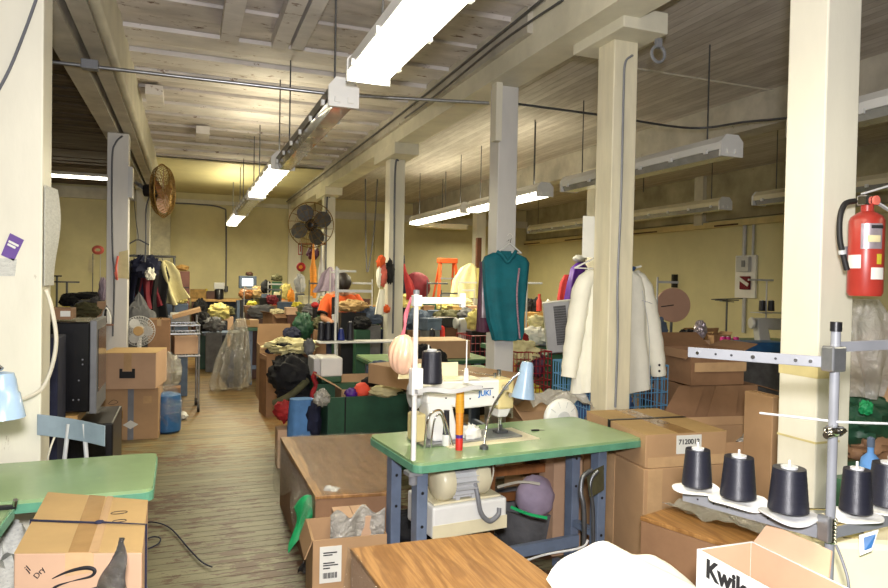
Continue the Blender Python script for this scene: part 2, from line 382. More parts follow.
    def out(s, name, m, parent=None, smooth=False, bevel=0, label=None, cat=None, group=None, kind=None, loc=None, rotz=0, sub=0):
        me = bpy.data.meshes.new(name); me.from_pydata([tuple(v) for v in s.v], [], s.f)
        bm = bmesh.new(); bm.from_mesh(me); bmesh.ops.remove_doubles(bm, verts=bm.verts, dist=1e-5) if smooth else None
        bmesh.ops.recalc_face_normals(bm, faces=bm.faces); bm.to_mesh(me); bm.free()
        me.materials.append(M[m] if isinstance(m, str) else m)
        if smooth:
            me.polygons.foreach_set('use_smooth', [True]*len(me.polygons))
        o = bpy.data.objects.new(name, me); COL.objects.link(o)
        if smooth:
            try: me.set_sharp_from_angle(angle=math.radians(48))
            except Exception: pass
        if bevel:
            b = o.modifiers.new('bevel', 'BEVEL'); b.width = bevel; b.segments = 2; b.limit_method = 'ANGLE'
        if sub:
            b = o.modifiers.new('smooth', 'SUBSURF'); b.levels = sub; b.render_levels = sub
        if parent: o.parent = parent
        if loc is not None: o.location = loc
        if rotz: o.rotation_euler.z = rotz
        if label: o['label'] = label
        if cat: o['category'] = cat
        if group: o['group'] = group
        if kind: o['kind'] = kind
        return o
def T(name, label, cat, loc=(0, 0, 0), rotz=0, group=None, tilt=None):
    o = bpy.data.objects.new(name, None); COL.objects.link(o); o.empty_display_size = .05
    o.location = loc; o.rotation_euler = tilt if tilt else (0, 0, rotz); o['label'] = label; o['category'] = cat
    if group: o['group'] = group
    return o
def dup(o, loc=None, rotz=None, label=None, group=None, parent=None, scale=None):
    c = o.copy(); COL.objects.link(c)
    if parent: c.parent = parent
    if loc is not None: c.location = loc
    if rotz is not None: c.rotation_euler.z = rotz
    if scale: c.scale = (scale,)*3
    if label: c['label'] = label
    if group: c['group'] = group
    for ch in [x for x in bpy.data.objects if x.parent == o]: dup(ch, parent=c)
    return c
def text(name, body, size, loc, rot, m, parent=None, ext=.0006, ax='CENTER', bold=0.0):
    cu = bpy.data.curves.new(name, 'FONT'); cu.body = body; cu.size = size; cu.extrude = ext; cu.align_x = ax; cu.align_y = 'CENTER'; cu.offset = bold
    tmp = bpy.data.objects.new('tmp', cu); COL.objects.link(tmp); dg = bpy.context.evaluated_depsgraph_get()
    me = bpy.data.meshes.new_from_object(tmp.evaluated_get(dg)); bpy.data.objects.remove(tmp); me.materials.clear(); me.materials.append(M[m])
    o = bpy.data.objects.new(name, me); COL.objects.link(o)
    o.location = loc; o.rotation_euler = rot
    if parent: o.parent = parent
    return o
def st(name, mb, m, **k): return mb.out(name, m, kind='structure', **k)
def bez(pts, n=10):
    """smooth curve through points"""
    P = [Vector(p) for p in pts]; out = []
    for i in range(len(P)-1):
        a = P[max(i-1, 0)]; b = P[i]; c = P[i+1]; d = P[min(i+2, len(P)-1)]
        for k in range(n):
            t = k/n; out.append(.5*((2*b)+(c-a)*t+(2*a-5*b+4*c-d)*t*t+(3*b-a-3*c+d)*t**3))
    out.append(P[-1]); return out
# ================================================================== the room
CZ = 3.3
st('floor', MB().bx(-5, 8.05, -1.5, 15.1, -.08, 0), 'floor')
st('wall_back', MB().bx(-5, 8.1, 15, 15.15, 0, CZ+.2), 'wall')
st('wall_right', MB().bx(8, 8.15, -1.5, 15, 0, CZ+.2), 'wallR')
st('wall_left', MB().bx(-5.15, -5, -1.5, 15, 0, CZ+.2), 'wall')
# upper right wall: duller boarding above the panels, a ledge and a pilaster
b = MB()
b.bx(7.93, 7.998, 2, 15, 2.56, CZ)
st('trim_1', b, 'walldull')
b = MB(); b.bx(7.88, 7.998, 2, 15, 2.44, 2.53); st('trim_2', b, 'cream')
b = MB()
for y in (14.2, 12.2, 11.0, 9.9): b.bx(7.875, 7.879, y, y+.85, 2.45, 2.475)
b.bx(7.875, 7.879, 8.0, 8.5, 2.45, 2.475); st('trim_3', b, 'darkbrown')
b = MB(); b.bx(7.86, 7.99, 8.75, 8.95, 2.5, CZ); st('trim_4', b, 'trim')
# back wall trims
b = MB(); b.bx(-5, -.75, 14.9, 14.998, 3.0, 3.22); b.bx(-.35, 2.05, 14.93, 14.998, 3.02, 3.1); st('trim_5', b, 'trim')
b = MB(); b.bx(2.35, 8, 14.93, 14.998, 2.86, 3.02); st('trim_6', b, 'trim')
b = MB(); b.bx(-.85, -.33, 14.8, 14.998, 0, CZ); st('trim_7', b, 'brick')
b = MB(); b.bx(2.06, 2.32, 14.85, 14.998, 0, CZ); st('trim_8', b, 'col')
b = MB(); b.bx(4.0, 4.14, 14.9, 14.998, 0, 2.86); b.bx(4.55, 4.62, 14.9, 14.998, 0, 2.86); st('trim_9', b, 'wall')

# ceilings of the three bays
st('ceiling', MB().bx(2.2, 8.1, -1.5, 15.1, CZ, CZ+.1), 'ceilR')
random.seed(3)
a = MB(); c = MB(); y = -.4; k = 0
while y < 15:
    wd = .27+random.uniform(-.03, .03); z0 = CZ-(.03 if k % 2 else 0.0)+random.uniform(-.006, .006)
    (a if random.random() < .55 else c).bx(-.62, 2.2, y+.004, y+wd-.004, z0, z0+.06); y += wd; k += 1
st('ceiling', a, 'board'); st('ceiling', c, 'board2')
st('ceiling', MB().bx(-5.1, 2.2, -1.5, 15.1, CZ+.065, CZ+.12), 'shadedwood')
a = MB(); y = 0.0
while y < 15:
    wd = random.uniform(.12, .2); a.bx(-5.05, -.64, y+.006, y+wd-.006, CZ-.02-random.uniform(0, .02), CZ+.02); y += wd
st('ceiling', a, 'shadedwood')
st('ceiling', MB().bx(-.62, 2.2, 10.8, 15, CZ-.06, CZ-.045), 'wall')
# cleats nailed under the ceiling of the middle bay
b = MB()
for (x, y, wx, ly, dz) in ((.37, 4.4, .13, 1.6, .1),): b.bx(x-wx/2, x+wx/2, y, y+ly, CZ-.045-dz, CZ-.03)
def cleat(px, py, wx, ly, far=True):
    p = G(px, py, CZ-.1)
    return MB().bx(p.x-wx/2, p.x+wx/2, p.y-ly, p.y, CZ-.12, CZ-.03).out('ceiling_cleat', 'board', label=None)
for i, (px, py, wx, ly, lab) in enumerate(((229, 40, .12, 1.6, 'whitewashed board nailed lengthwise under the ceiling, the one nearest the left beam with bolt heads'),
        (279, 47, .11, 1.7, 'left board of the close pair nailed under the ceiling near the bright lamp'),
        (297, 47, .09, 1.5, 'right board of the close pair nailed under the ceiling near the bright lamp'),
        (156, 104, .15, .45, 'short cream wooden cleat under the ceiling beside the left beam, the nearer one'),
        (202, 140, .15, .5, 'short cream wooden cleat under the ceiling, the farther one toward the back wall'))):
    o = cleat(px, py, wx, ly); o['label'] = lab; o['category'] = 'board'

# beams
st('beam_middle', MB().bx(2.08, 2.33, -1.5, 15, 2.98, CZ+.02), 'beam')
st('beam_middle_plate', MB().bx(2.04, 2.08, 3.9, 15, 3.12, CZ+.0), 'beamdirty')
st('beam_right', MB().bx(4.93, 5.17, -1.5, 15, 2.98, CZ+.02), 'beamdirty')
st('beam_left', MB().bx(-.78, -.64, -1.5, 15, 2.88, CZ), 'beamdirty')
st('beam_left_inner', MB().bx(-.60, -.5, -1.5, 15, 2.9, CZ), 'beamdirty')
st('beam_left_round_edge', MB().cyl((-.47, -1.5, 2.94), (-.47, 15, 2.94), .032, seg=12).bx(-.5, -.445, -1.5, 15, 2.94, CZ), 'beam', smooth=True)
def post(x, y, wd, top, name='column', cap=None, m='col', dy=None):
    hy = (dy or wd)/2
    o = st(name, MB().bx(x-wd/2, x+wd/2, y-hy, y+hy, 0, top), m, bevel=.006)
    if cap: st(name+'_cap', MB().bx(x-cap[0]/2, x+cap[0]/2, y-cap[1], y+cap[1], top, top+cap[2]), 'beam', bevel=.006)
post(-.645, 3.22, .19, 2.88)
post(-.64, 7.35, .19, 2.88, m='colgrey')
post(-.64, 11.4, .19, 2.88)
post(2.235, 1.87, .17, 2.98, m='col')
post(2.375, 3.38, .165, 2.92, cap=(.3, .26, .12), m='pine')
post(2.255, 4.66, .16, 2.98, m='colgrey')
post(2.2, 7.35, .18, 2.86, cap=(.28, .42, .13))
post(2.2, 11.2, .19, 2.86, cap=(.28, .42, .13))
post(5.0, 7.5, .19, 2.86, cap=(.28, .42, .13))
post(5.05, 11.4, .19, 2.86, cap=(.28, .42, .13))
# plank scabbed on the left side of the middle beam at the slim post
st('beam_middle_scab', MB().bx(2.12, 2.17, 4.52, 4.6, 2.55, 3.2), 'col')

# ================================================================== lamps on rods
def fixture(x, y0, y1, z, lit, label, m='white', wd=.19, rods=True, power=0, group=None):
    t = T('fluorescent_light', label, 'ceiling light', (x, y0, z), group=group); L = y1-y0
    h = MB()
    prof = [(-wd/2, 0), (-wd/2, .05), (-wd*.28, .1), (wd*.28, .1), (wd/2, .05), (wd/2, 0)]
    h.prism(prof, 1, 0.02, L-.02); h.out('housing', m, t)
    d = MB(); d.prism([(-wd/2+.012, -.001), (-wd/2+.03, -.05), (wd/2-.03, -.05), (wd/2-.012, -.001)], 1, .03, L-.03)
    d.out('diffuser', 'tube' if lit else 'diffuser', t)
    for e in (0, L-.02):
        c = MB(); c.prism([(-wd/2-.005, -.052), (-wd/2-.005, .055), (-wd*.28, .105), (wd*.28, .105), (wd/2+.005, .055), (wd/2+.005, -.052)], 1, e, e+.022)
        c.bx(-.05, -.02, e-.012 if e == 0 else e+.02, e if e == 0 else e+.034, -.03, .0); c.bx(.02, .05, e-.012 if e == 0 else e+.02, e if e == 0 else e+.034, -.03, .0)
        c.out('end_cap', 'white', t)
    n = 6
    for k in range(n):
        yy = .15+(L-.3)*k/(n-1)
        for sx in (-1, 1): MB().box((sx*(wd/2+.008), yy, -.004), (.018, .03, .03)).out('clip', 'white', t)
    if rods:
        for yy in (.25, L-.25): MB().cyl((0, yy, .09), (0, yy, CZ-z), .006, seg=6).out('rod', 'darksteel', t)
    if lit:
        lo = lamp('tube_and_fill_light', 'AREA', (x, (y0+y1)/2, z-.07), power, TUBE_WARM, wd*.8, L*.95)
        lamp('tube_and_fill_light', 'AREA', (x, (y0+y1)/2, z+.115), power*(.28 if x < 2 else .16), TUBE_WARM, wd*.6, L*.9, rot=(PI, 0, 0))  # added up-light above the closed housing, brightens the ceiling
    return t
PW = 50
fixture(.81, .75, 3.2, 2.5, True, 'brightly lit long fluorescent fitting nearest the camera, hanging under the ceiling', wd=.205, power=PW*.6)
fixture(.77, 3.55, 5.85, 2.47, False, 'unlit grey fluorescent fitting with clips along its sides, beyond the brightest lamp', m='darksteel', wd=.155)
fixture(.77, 6.0, 8.3, 2.5, True, 'lit fluorescent fitting in the middle of the left row, beyond the unlit grey one', power=PW*1.1)
fixture(.77, 8.5, 10.7, 2.5, False, 'far unlit fluorescent fitting between two lit ones in the left row', m='lgrey')
fixture(.77, 10.85, 13.1, 2.5, True, 'smallest, farthest lit fluorescent fitting of the left row', power=PW*1.5)
fixture(3.62, 1.1, 3.2, 2.5, False, 'unlit white fluorescent fitting partly hidden right of the fire extinguisher post')
fixture(3.62, 3.75, 5.95, 2.48, False, 'unlit white fluorescent fitting hanging between the near and the jacket posts')
fixture(3.62, 6.42, 8.4, 2.49, True, 'lit fluorescent fitting seen right behind the slim post with the teal vest', power=PW*1.2)
fixture(3.62, 8.6, 10.9, 2.5, True, 'lit fluorescent fitting farther back, left of the post with the teal vest', power=PW*1.5)
fixture(6.2, 3.6, 6.0, 2.5, False, 'unlit ivory fitting along the right wall, partly behind the near post', m='offwhite')
fixture(6.2, 6.5, 8.8, 2.5, False, 'unlit ivory fitting along the right wall, middle one', m='offwhite')
fixture(6.2, 9.2, 11.5, 2.5, False, 'unlit ivory fitting along the right wall, farthest one', m='offwhite')
# cream shade beyond the far right-hand posts
p = S(425, 229, 13.0); b = MB().box((0, 0, 0), (.9, .2, .08)); b.out('light_housing', 'offwhite', loc=(4.2, 11.1, 2.47), label='plain cream light housing beside the far right post', cat='ceiling light'); MB().cyl((4.2, 11.1, 2.51), (4.2, 11.1, CZ), .008, seg=6).out('hanging_rod', 'darksteel', label='rod holding the plain cream housing beside the far right post', cat='rod')
p = S(80, 190, 13.2)
t = T('strip_light', 'lit narrow strip light across the dark left bay above the back wall', 'ceiling light', (-2.1, 12.4, 3.1))
MB().box((0, 0, .03), (2.2, .09, .05)).out('housing', 'white', t)
MB().cyl((-1.05, -.0, -.02), (1.05, 0, -.02), .022, seg=10).out('tube', 'tube', t, smooth=True)
lamp('tube_and_fill_light', 'AREA', (-2.1, 12.4, 3.02), 30, TUBE_WARM, 2.0, .08)
# unseen lights, no fittings built: behind the photographer, and by the back wall
lamp('tube_and_fill_light', 'AREA', (3.62, -.2, 2.45), 30, TUBE_WARM, .2, 2.2)
lamp('tube_and_fill_light', 'AREA', (6.2, 13.2, 2.45), 45, TUBE_WARM, .2, 2.2)

# ================================================================== pipes and cables
def cable(name, pts, r, m, label, cat='cable', n=8, smooth=True, seg=6):
    return MB().tube(bez(pts, n) if n > 1 else pts, r, seg).out(name, m, smooth=smooth, label=label, cat=cat)
zc = 2.84
A = G(52, 62, zc); B = G(340, 95, zc); Cc = G(489, 103, zc)
t = T('conduit', 'shiny steel conduit crossing under the middle bay ceiling from left post to slim post', 'conduit')
MB().tube([G(-40, 52, zc), A, B, Cc], .013, 8).out('pipe', 'steel', t, smooth=True)
q = G(90, 65, zc); MB().box(q, (.1, .07, .06)).out('junction_box', 'grey', t, bevel=.006)
q = G(330, 94, zc); MB().box(q, (.03, .03, .035)).out('pipe_clamp', 'darksteel', t)
A = G(520, 104, 2.95); B = G(596, 113, 2.95); Cc = G(792, 137, 2.95)
cable('conduit', [Vector((2.36, 4.9, 2.95)), G(600, 115, 2.9), G(690, 128, 2.9), G(745, 122, 2.9), G(800, 117, 2.88)], .01, 'darksteel', 'dark conduit crossing the right bay below its ceiling', 'conduit')
cable('ceiling_wire', [G(634, 68, CZ-.02), G(775, 91, CZ-.02)], .008, 'cord', 'pale wire stapled across the right bay ceiling', n=1)
cable('conduit', [Vector((2.02, 3.2, 3.25)), Vector((1.99, 4.4, 3.2)), Vector((1.99, 7, 3.17)), Vector((1.99, 14.8, 3.15))], .011, 'darksteel', 'thin dark pipe running along the top left side of the middle beam', 'pipe')
cable('conduit', [G(563, 0, 3.15), G(500, 43, 3.15), G(440, 92, 3.1), G(405, 118, 3.1)], .009, 'darksteel', 'steel conduit rising beside the middle beam toward the top of the picture', 'conduit', n=6)
fx = 2.38; fy = 3.38-.092
cable('conduit', [(fx+.04, 3.3, 2.84), (fx+.02, fy, 2.83), (fx-.02, fy, 2.78), (fx-.025, fy, 2.6), (fx-.025, fy, 2.0), (fx-.035, fy, 1.5), (fx-.025, fy, 1.2), (fx-.03, fy, .78)], .007, 'grey', 'grey conduit running down the face of the post with the white jacket', 'conduit')
cable('conduit', [(2.2, 7.24, 2.85), (2.165, 7.24, 2.7), (2.17, 7.24, 1.5), (2.17, 7.24, .9)], .012, 'cordgrey', 'dark cable down the post with the coral and black gloves', 'cable')
cable('conduit', [(2.2, 11.09, 2.85), (2.15, 11.09, 2.75), (2.15, 11.09, 1.2)], .014, 'cordgrey', 'cable down the far post behind the big fan', 'cable')
cable('wire', [(-.6, 7.23, 2.85), (-.66, 7.24, 2.78), (-.69, 7.24, 2.6), (-.68, 7.24, 1.8), (-.66, 7.24, 1.45), (-.67, 7.24, .9)], .009, 'cordgrey', 'dark wire running down the post behind the television', 'cable')
cable('wire', [YY(38, -6, 3.1), YY(26, 28, 3.11), YY(10, 68, 3.11), YY(-6, 98, 3.11)], .006, 'cordgrey', 'thin grey wire curving across the near left post', 'cable')
cable('conduit', [YY(226, 292, 14.93), YY(226, 220, 14.93), YY(222, 208, 14.93), YY(195, 204, 14.93), YY(168, 203, 14.93)], .016, 'cordgrey', 'thin conduit rising up the back wall and bending left', 'conduit')
# ring hook on the middle beam
t = T('ring_hook', 'grey iron ring hook under the capital of the jacket post', 'hook', (2.46, 3.12, 2.86))
ring = [(0, .0+.045*math.cos(a), -.06+.045*math.sin(a)) for a in [2*PI*i/16 for i in range(16)]]
MB().tube([(p[1], 0, p[2]) for p in ring], .009, 6, closed=True).out('ring', 'grey', t, smooth=True)
MB().box((0, 0, 0), (.03, .03, .05)).out('shank', 'grey', t)
# small hanging rods with empty cords in the right bay
for px, py0, py1, d, lab in ((446, 168, 208, 11, 'thin hanging rod left of the slim post, nearest the far lamp'), (535, 125, 195, 7.4, 'thin hanging rod right of the slim post above the lit fitting'), (644, 165, 192, 9, 'thin hanging rod right of the jacket post')):
    a = S(px, py0, d); c = S(px, py1, d); a.z = CZ; MB().cyl(a, (a.x, a.y, c.z), .007, seg=6).out('hanging_rod', 'darksteel', label=lab, cat='rod')
cable('pull_cord', [Vector((S(365, 210, 12).x, S(365, 210, 12).y, CZ)), S(366, 248, 12), S(367, 272, 12)], .012, 'cordgrey', 'dark cord hanging straight left of the glove post', 'cord')
cable('pull_cord', [Vector((S(377, 210, 12).x, S(377, 210, 12).y, CZ)), S(374, 232, 12), S(368, 272, 12)], .012, 'cordgrey', 'dark cord slanting down beside the straight one, left of the glove post', 'cord')

# old tape bands left on the near post
px0 = 2.235-.085; b = MB()
b.bx(px0-.0015, px0+.06, 1.87-.0865, 1.87+.086, 1.17, 1.215); b.bx(px0-.0015, px0+.02, 1.87-.0865, 1.87+.086, 1.215, 1.235); st('column_tape_band', b, 'tapeband')
st('column_tape_strip', MB().bx(px0-.0015, px0+.12, 1.87-.0868, 1.87+.086, .93, .938), 'tapeband')
# ================================================================== builders
def rrect(x0, x1, y0, y1, r, n=5):
    out = []
    for cx, cy, a0 in ((x1-r, y1-r, 0), (x0+r, y1-r, 90), (x0+r, y0+r, 180), (x1-r, y0+r, 270)):
        for k in range(n+1):
            a = math.radians(a0+90*k/n); out.append((cx+r*math.cos(a), cy+r*math.sin(a)))
    return out
TABS = []
def sewing_table(label, loc, L=1.22, W=.55, h=.76, rotz=0, top='green', edge='greenedge', leg='bluegrey', group=None, r=.04, legs=True, lx=None):
    """origin: front-left floor corner"""
    t = T('sewing_table', label, 'table', loc, rotz, group)
    TABS.append((loc[0], loc[0]+L, loc[1], loc[1]+W, h))
    MB().prism(rrect(.004, L-.004, .004, W-.004, r), 2, h-.012, h).out('tabletop', top, t)
    MB().prism(rrect(0, L, 0, W, r), 2, h-.042, h-.0115).out('edge_band', edge, t)
    if not legs: return t
    lx = lx or (.1, W-.1, L-.12, W-.1)
    for x, ys in ((lx[0], (.08, lx[1])), (lx[2], (.08, lx[3]))):
        for y in ys:
            b = MB(); b.hexa([(x-.022, y-.03, 0), (x+.022, y-.03, 0), (x+.022, y+.03, 0), (x-.022, y+.03, 0)], [(x-.025, y-.03, h-.042), (x+.025, y-.03, h-.042), (x+.025, y+.03, h-.042), (x-.025, y+.03, h-.042)])
            l = b.out('leg', leg, t, bevel=.003)
            c = MB()
            for z in (.12, .3, .48, .62): c.cyl((x, y-.0315, z), (x, y-.029, z), .007, seg=8)
            c.out('bolt_holes', 'black', l)['kind'] = 'stuff'; 
        b = MB(); b.bx(x-.02, x+.02, .02, W-.03 if ys[1] > .3 else W-.15, .02, .055); b.out('foot_bar', leg, t)
        b = MB(); b.bx(x-.018, x+.018, .1, ys[1]-.02, .28, .31); b.out('side_brace', leg, t)
    b = MB(); b.bx(lx[0]+.02, lx[2]-.02, .19, .215, .2, .255); b.out('cross_bar', leg, t)
    return t
def sewing_machine(label, loc, rotz=0, m='white', m2='cream', logo=None, s=1.0, group=None, simple=False):
    """origin at bed, left end: handwheel at x=0, needle at x=.46; front is -y"""
    t = T('sewing_machine', label, 'sewing machine', loc, rotz, group); t.scale = (s, s, s)
    b = MB(); b.bx(.0, .5, -.09, .09, 0, .012); b.out('bed_plate', 'steel' if not simple else m, t, bevel=.003)
    b = MB(); b.hexa([(.06, -.06, .012), (.19, -.06, .012), (.19, .06, .012), (.06, .06, .012)], [(.03, -.055, .19), (.15, -.055, .19), (.15, .055, .19), (.03, .055, .19)])
    b.out('pillar', m, t, bevel=.012)
    b = MB(); prof = [(.03, .175), (.15, .16), (.2, .145), (.38, .15), (.46, .15), (.465, .255), (.45, .265), (.06, .272), (.03, .25)]
    b.prism(prof, 1, -.055, .055); b.out('arm', m, t, bevel=.01)
    b = MB(); b.bx(.385, .47, -.06, .06, .13, .268); hd = b.out('head', m2, t, bevel=.012)
    b = MB(); b.hexa([(.4, -.035, .09), (.45, -.035, .09), (.45, .035, .09), (.4, .035, .09)], [(.395, -.05, .13), (.462, -.05, .13), (.462, .05, .13), (.395, .05, .13)]); b.out('nose', m, t, bevel=.006)
    b = MB(); b.cyl((.425, 0, .02), (.425, 0, .1), .005, seg=8); b.cyl((.435, 0, .03), (.435, 0, .1), .006, seg=8); b.out('needle_bar', 'chrome', t, smooth=True)
    b = MB(); b.bx(.405, .465, -.02, .02, .013, .022); b.bx(.43, .44, -.01, .01, .02, .05); b.out('presser_foot', 'darksteel', t)
    b = MB(); b.lathe([(.0, -.02), (.03, -.02), (.058, -.014), (.066, 0), (.058, .014), (.03, .02), (0, .02)], (0, 0, 0), 28, Matrix.Rotation(PI/2, 4, 'Y'), False, False)
    hw = b.out('handwheel', 'lgrey', t, smooth=True, loc=(-.005, 0, .215))
    MB().cyl((.0, 0, .215), (.04, 0, .215), .02).out('shaft', 'chrome', t, smooth=True)
    if not simple:
        b = MB()
        for x, z in ((.41, .235), (.43, .2)): b.cyl((x, -.062, z), (x, -.09, z), .012, seg=12)
        b.out('tension_dial', 'chrome', t, smooth=True)
        MB().bx(.09, .36, -.0565, -.0552, .228, .232).out('groove', 'cordgrey', t)
        b = MB()
        for x, z in ((.12, .2), (.2, .205), (.24, .19), (.36, .19), (.3, .24)): b.cyl((x, -.0575, z), (x, -.055, z), .004, seg=8)
        b.out('screws', 'ink', t)['kind'] = 'stuff'
        MB().bx(.475, .485, -.03, .03, .08, .22).out('take_up_guard', 'chrome', t, bevel=.002)
        b = MB(); b.cyl((.44, .03, .268), (.44, .03, .3), .01, seg=10); b.cyl((.4, .0, .268), (.4, 0, .29), .008, seg=10); b.out('thread_guides', 'chrome', t, smooth=True)['kind'] = 'stuff'
        if logo: text('logo', logo, .034, (.315, -.0572, .21), (PI/2, 0, 0), 'inkblue', t, bold=.0008)
    return t
def cone(label, loc, m='thread', h=.115, r0=.04, r1=.029, group=None, disc=True, seg=28):
    t = T('thread_cone', label, 'thread cone', loc, group=group)
    prof = [(r0*.6, 0), (r0*.96, .001)]
    n = 12
    for i in range(n+1):
        f = i/n; prof.append((r0+(r1-r0)*f+(.0006 if i % 2 else 0), .003+(h-.008)*f))
    prof += [(r1*.93, h), (r1*.5, h)]
    MB().lathe(prof, seg=seg).out('thread', m, t, smooth=True)
    MB().cyl((0, 0, h-.002), (0, 0, h+.008), r1*.5, seg=14).out('core', 'lgrey', t, smooth=True)
    return t
def carton(label, loc, sx, sy, sz, rotz=0, m='carton', open_=None, tape=None, tape_axis='y', name='cardboard_box', group=None, taped=True):
    """origin bottom centre. open_: dict side->flap angle in degrees from upright"""
    t = T(name, label, 'box', loc, rotz, group)
    if not open_:
        MB().box((0, 0, sz/2), (sx, sy, sz)).out('body', m, t, bevel=.004)
        if taped:
            b = MB(); w_ = min(.06, sx*.2)
            if tape_axis == 'y': b.bx(-w_/2, w_/2, -sy/2-.0015, sy/2+.0015, sz-.0, sz+.0015); b.bx(-w_/2, w_/2, -sy/2-.002, -sy/2-.0005, sz-.07, sz+.001)
            else: b.bx(-sx/2-.0015, sx/2+.0015, -w_/2, w_/2, sz, sz+.0015); b.bx(sx/2+.0005, sx/2+.002, -w_/2, w_/2, sz-.07, sz+.001); b.bx(-sx/2-.002, -sx/2-.0005, -w_/2, w_/2, sz-.07, sz+.001)
            b.out('tape', tape or 'tape', t)
        b = MB()
        if tape_axis == 'y': b.bx(-.0012, .0012, -sy/2, sy/2, sz+.0002, sz+.0022)
        else: b.bx(-sx/2, sx/2, -.0012, .0012, sz+.0002, sz+.0022)
        b.out('seam', 'cartond', t)
    else:
        k = .006; b = MB()
        b.bx(-sx/2, sx/2, -sy/2, sy/2, 0, k)
        b.bx(-sx/2, sx/2, -sy/2, -sy/2+k, k, sz); b.bx(-sx/2, sx/2, sy/2-k, sy/2, k, sz)
        b.bx(-sx/2, -sx/2+k, -sy/2+k, sy/2-k, k, sz); b.bx(sx/2-k, sx/2, -sy/2+k, sy/2-k, k, sz)
        b.out('body', m, t)
        for side, (ang, ln) in open_.items():
            a = math.radians(ang); dx, dz = math.sin(a)*ln, math.cos(a)*ln; c = 2e-3
            if side in 'lr':
                s_ = -1 if side == 'l' else 1; x = s_*sx/2
                P = [(x, -sy/2, sz), (x, sy/2, sz), (x+s_*dx, sy/2-.01, sz+dz), (x+s_*dx, -sy/2+.01, sz+dz)]; off = (-s_*.005*math.cos(a), 0, .005*math.sin(a))
            else:
                s_ = -1 if side == 'f' else 1; y = s_*sy/2
                P = [(-sx/2, y, sz), (sx/2, y, sz), (sx/2-.01, y+s_*dx, sz+dz), (-sx/2+.01, y+s_*dx, sz+dz)]; off = (0, -s_*.005*math.cos(a), .005*math.sin(a))
            MB().hexa(P, [tuple(Vector(p)+Vector(off)) for p in P]).out('flap', m, t)
    return t
def heap(label, loc, r, m, name='cloth_bundle', cat='cloth', amp=.35, seed=1, rotz=0, freq=2.4, floor=None, group=None, seg=34, rings=20):
    return MB().blob((0, 0, r[2] if floor is None else 0), r, amp, freq, seed, seg, rings, floor=-r[2]*.92 if floor is None else floor).out(name, m, smooth=True, label=label, cat=cat, loc=loc, rotz=rotz, group=group)
SUPM = ['greycloth', 'bingreen', 'slate', 'cartond', 'darkbrown', 'cartonp', 'black']; SUPW = ['grey', 'dark green', 'slate blue', 'brown cardboard', 'dark brown', 'pale cardboard', 'black']
def perched(px, py, d, r, m_, lab, name='bundle', cat='bundle', seed=0, amp=.3, freq=3):
    """a heap whose own crate or box carries it at its height"""
    q = S(px, py, d); zb_ = q.z-r[2]; base = 0
    for x0, x1, y0, y1, h_ in TABS:
        if x0-.02 < q.x < x1+.02 and y0-.02 < q.y < y1+.02 and h_ < zb_+.06: base = max(base, h_)
    gap = zb_-base
    if gap < .06: zb_ = base+.003
    else:
        k = seed % 7; a_, b_ = max(.06, r[0]*.8), max(.06, r[1]*.85); h_ = zb_-base-.006
        MB().bx(-a_, a_, -b_, b_, 0, h_).out('storage_box', SUPM[k], label='%s box %s %s' % (SUPW[k], 'under the', lab if len(lab.split()) < 12 else ' '.join(lab.split()[:12])), cat='box', loc=(q.x, q.y, base+.003), bevel=.006)
    return heap(lab, (q.x, q.y, zb_), r, m_, name, cat, amp, seed, freq=freq)
def gooseneck(label, loc, pts, shade_c, shade_dir, r0=.026, r1=.045, L=.11, rotz=0):
    t = T('work_lamp', label, 'lamp', loc, rotz)
    MB().lathe([(.02, 0), (.02, .012), (.009, .02)], seg=14).out('base', 'darksteel', t, smooth=True)
    MB().tube(bez(pts, 10), .0062, 10).out('neck', 'chrome', t, smooth=True)
    d = Vector(shade_dir).normalized(); q = d.to_track_quat('-Z', 'Y').to_matrix().to_4x4()
    prof = [(.012, .02), (r0*.8, .018), (r0, 0), (r0*1.1, -L*.3), (r1, -L), (r1-.003, -L), (r0*1.05-.003, -L*.3), (r0-.004, -.004)]
    MB().lathe(prof, shade_c, 28, q, True, False).out('lamp_shade', 'lampblue', t, smooth=True)
    MB().blob(Vector(shade_c)+d*L*.55, (.022, .022, .03), 0).out('bulb', 'white', t, smooth=True)
    return t

# ================================================================== the central sewing table
TB = Vector((.87, 2.545, 0)); TR = math.radians(5.5)
RM = Matrix.Rotation(TR, 3, 'Z')
def W(x, y, z=.76): return TB+RM @ Vector((x, y, z))             # from table coordinates to the room
def L(px, py, z): return RM.inverted() @ (G(px, py, z)-TB)
table = sewing_table('green topped sewing table in the middle with an ivory lockstitch machine on it', TB, rotz=TR, L=1.215, W=.56, lx=(.055, .36, 1.0, .28))
sm = sewing_machine('white and cream industrial sewing machine on the central green table', W(.135, .315, .761), TR, logo='JUKI', s=1.04)
MB().bx(.12, .3, -.045, .05, .272, .278).out('top_cover', 'offwhite', sm, bevel=.002)
b = MB(); b.bx(-.02, .035, -.04, .045, .012, .135); b.out('belt_guard', 'cream', sm, bevel=.01)
b = MB(); b.hexa([(-.06, .06, .275), (.24, .06, .275), (.24, .068, .275), (-.06, .068, .275)], [(-.03, .1, .335), (.26, .1, .335), (.26, .108, .335), (-.03, .108, .335)]); b.out('raised_plate', 'offwhite', sm, bevel=.003)
b = MB(); b.bx(.1, .56, -.14, .1, -.0005, .004); b.out('table_insert', 'offwhite', sm)
b = MB(); b.tube(bez([(.0, -.1, .0), (.01, -.11, .13), (.06, -.1, .16), (.09, -.1, .13), (.13, -.11, .0)], 8), .005, 8); b.tube(bez([(.03, -.1, .0), (.045, -.1, .12), (.08, -.1, .13), (.11, -.1, .0)], 8), .004, 8); b.out('wire_guard', 'chrome', sm, smooth=True)
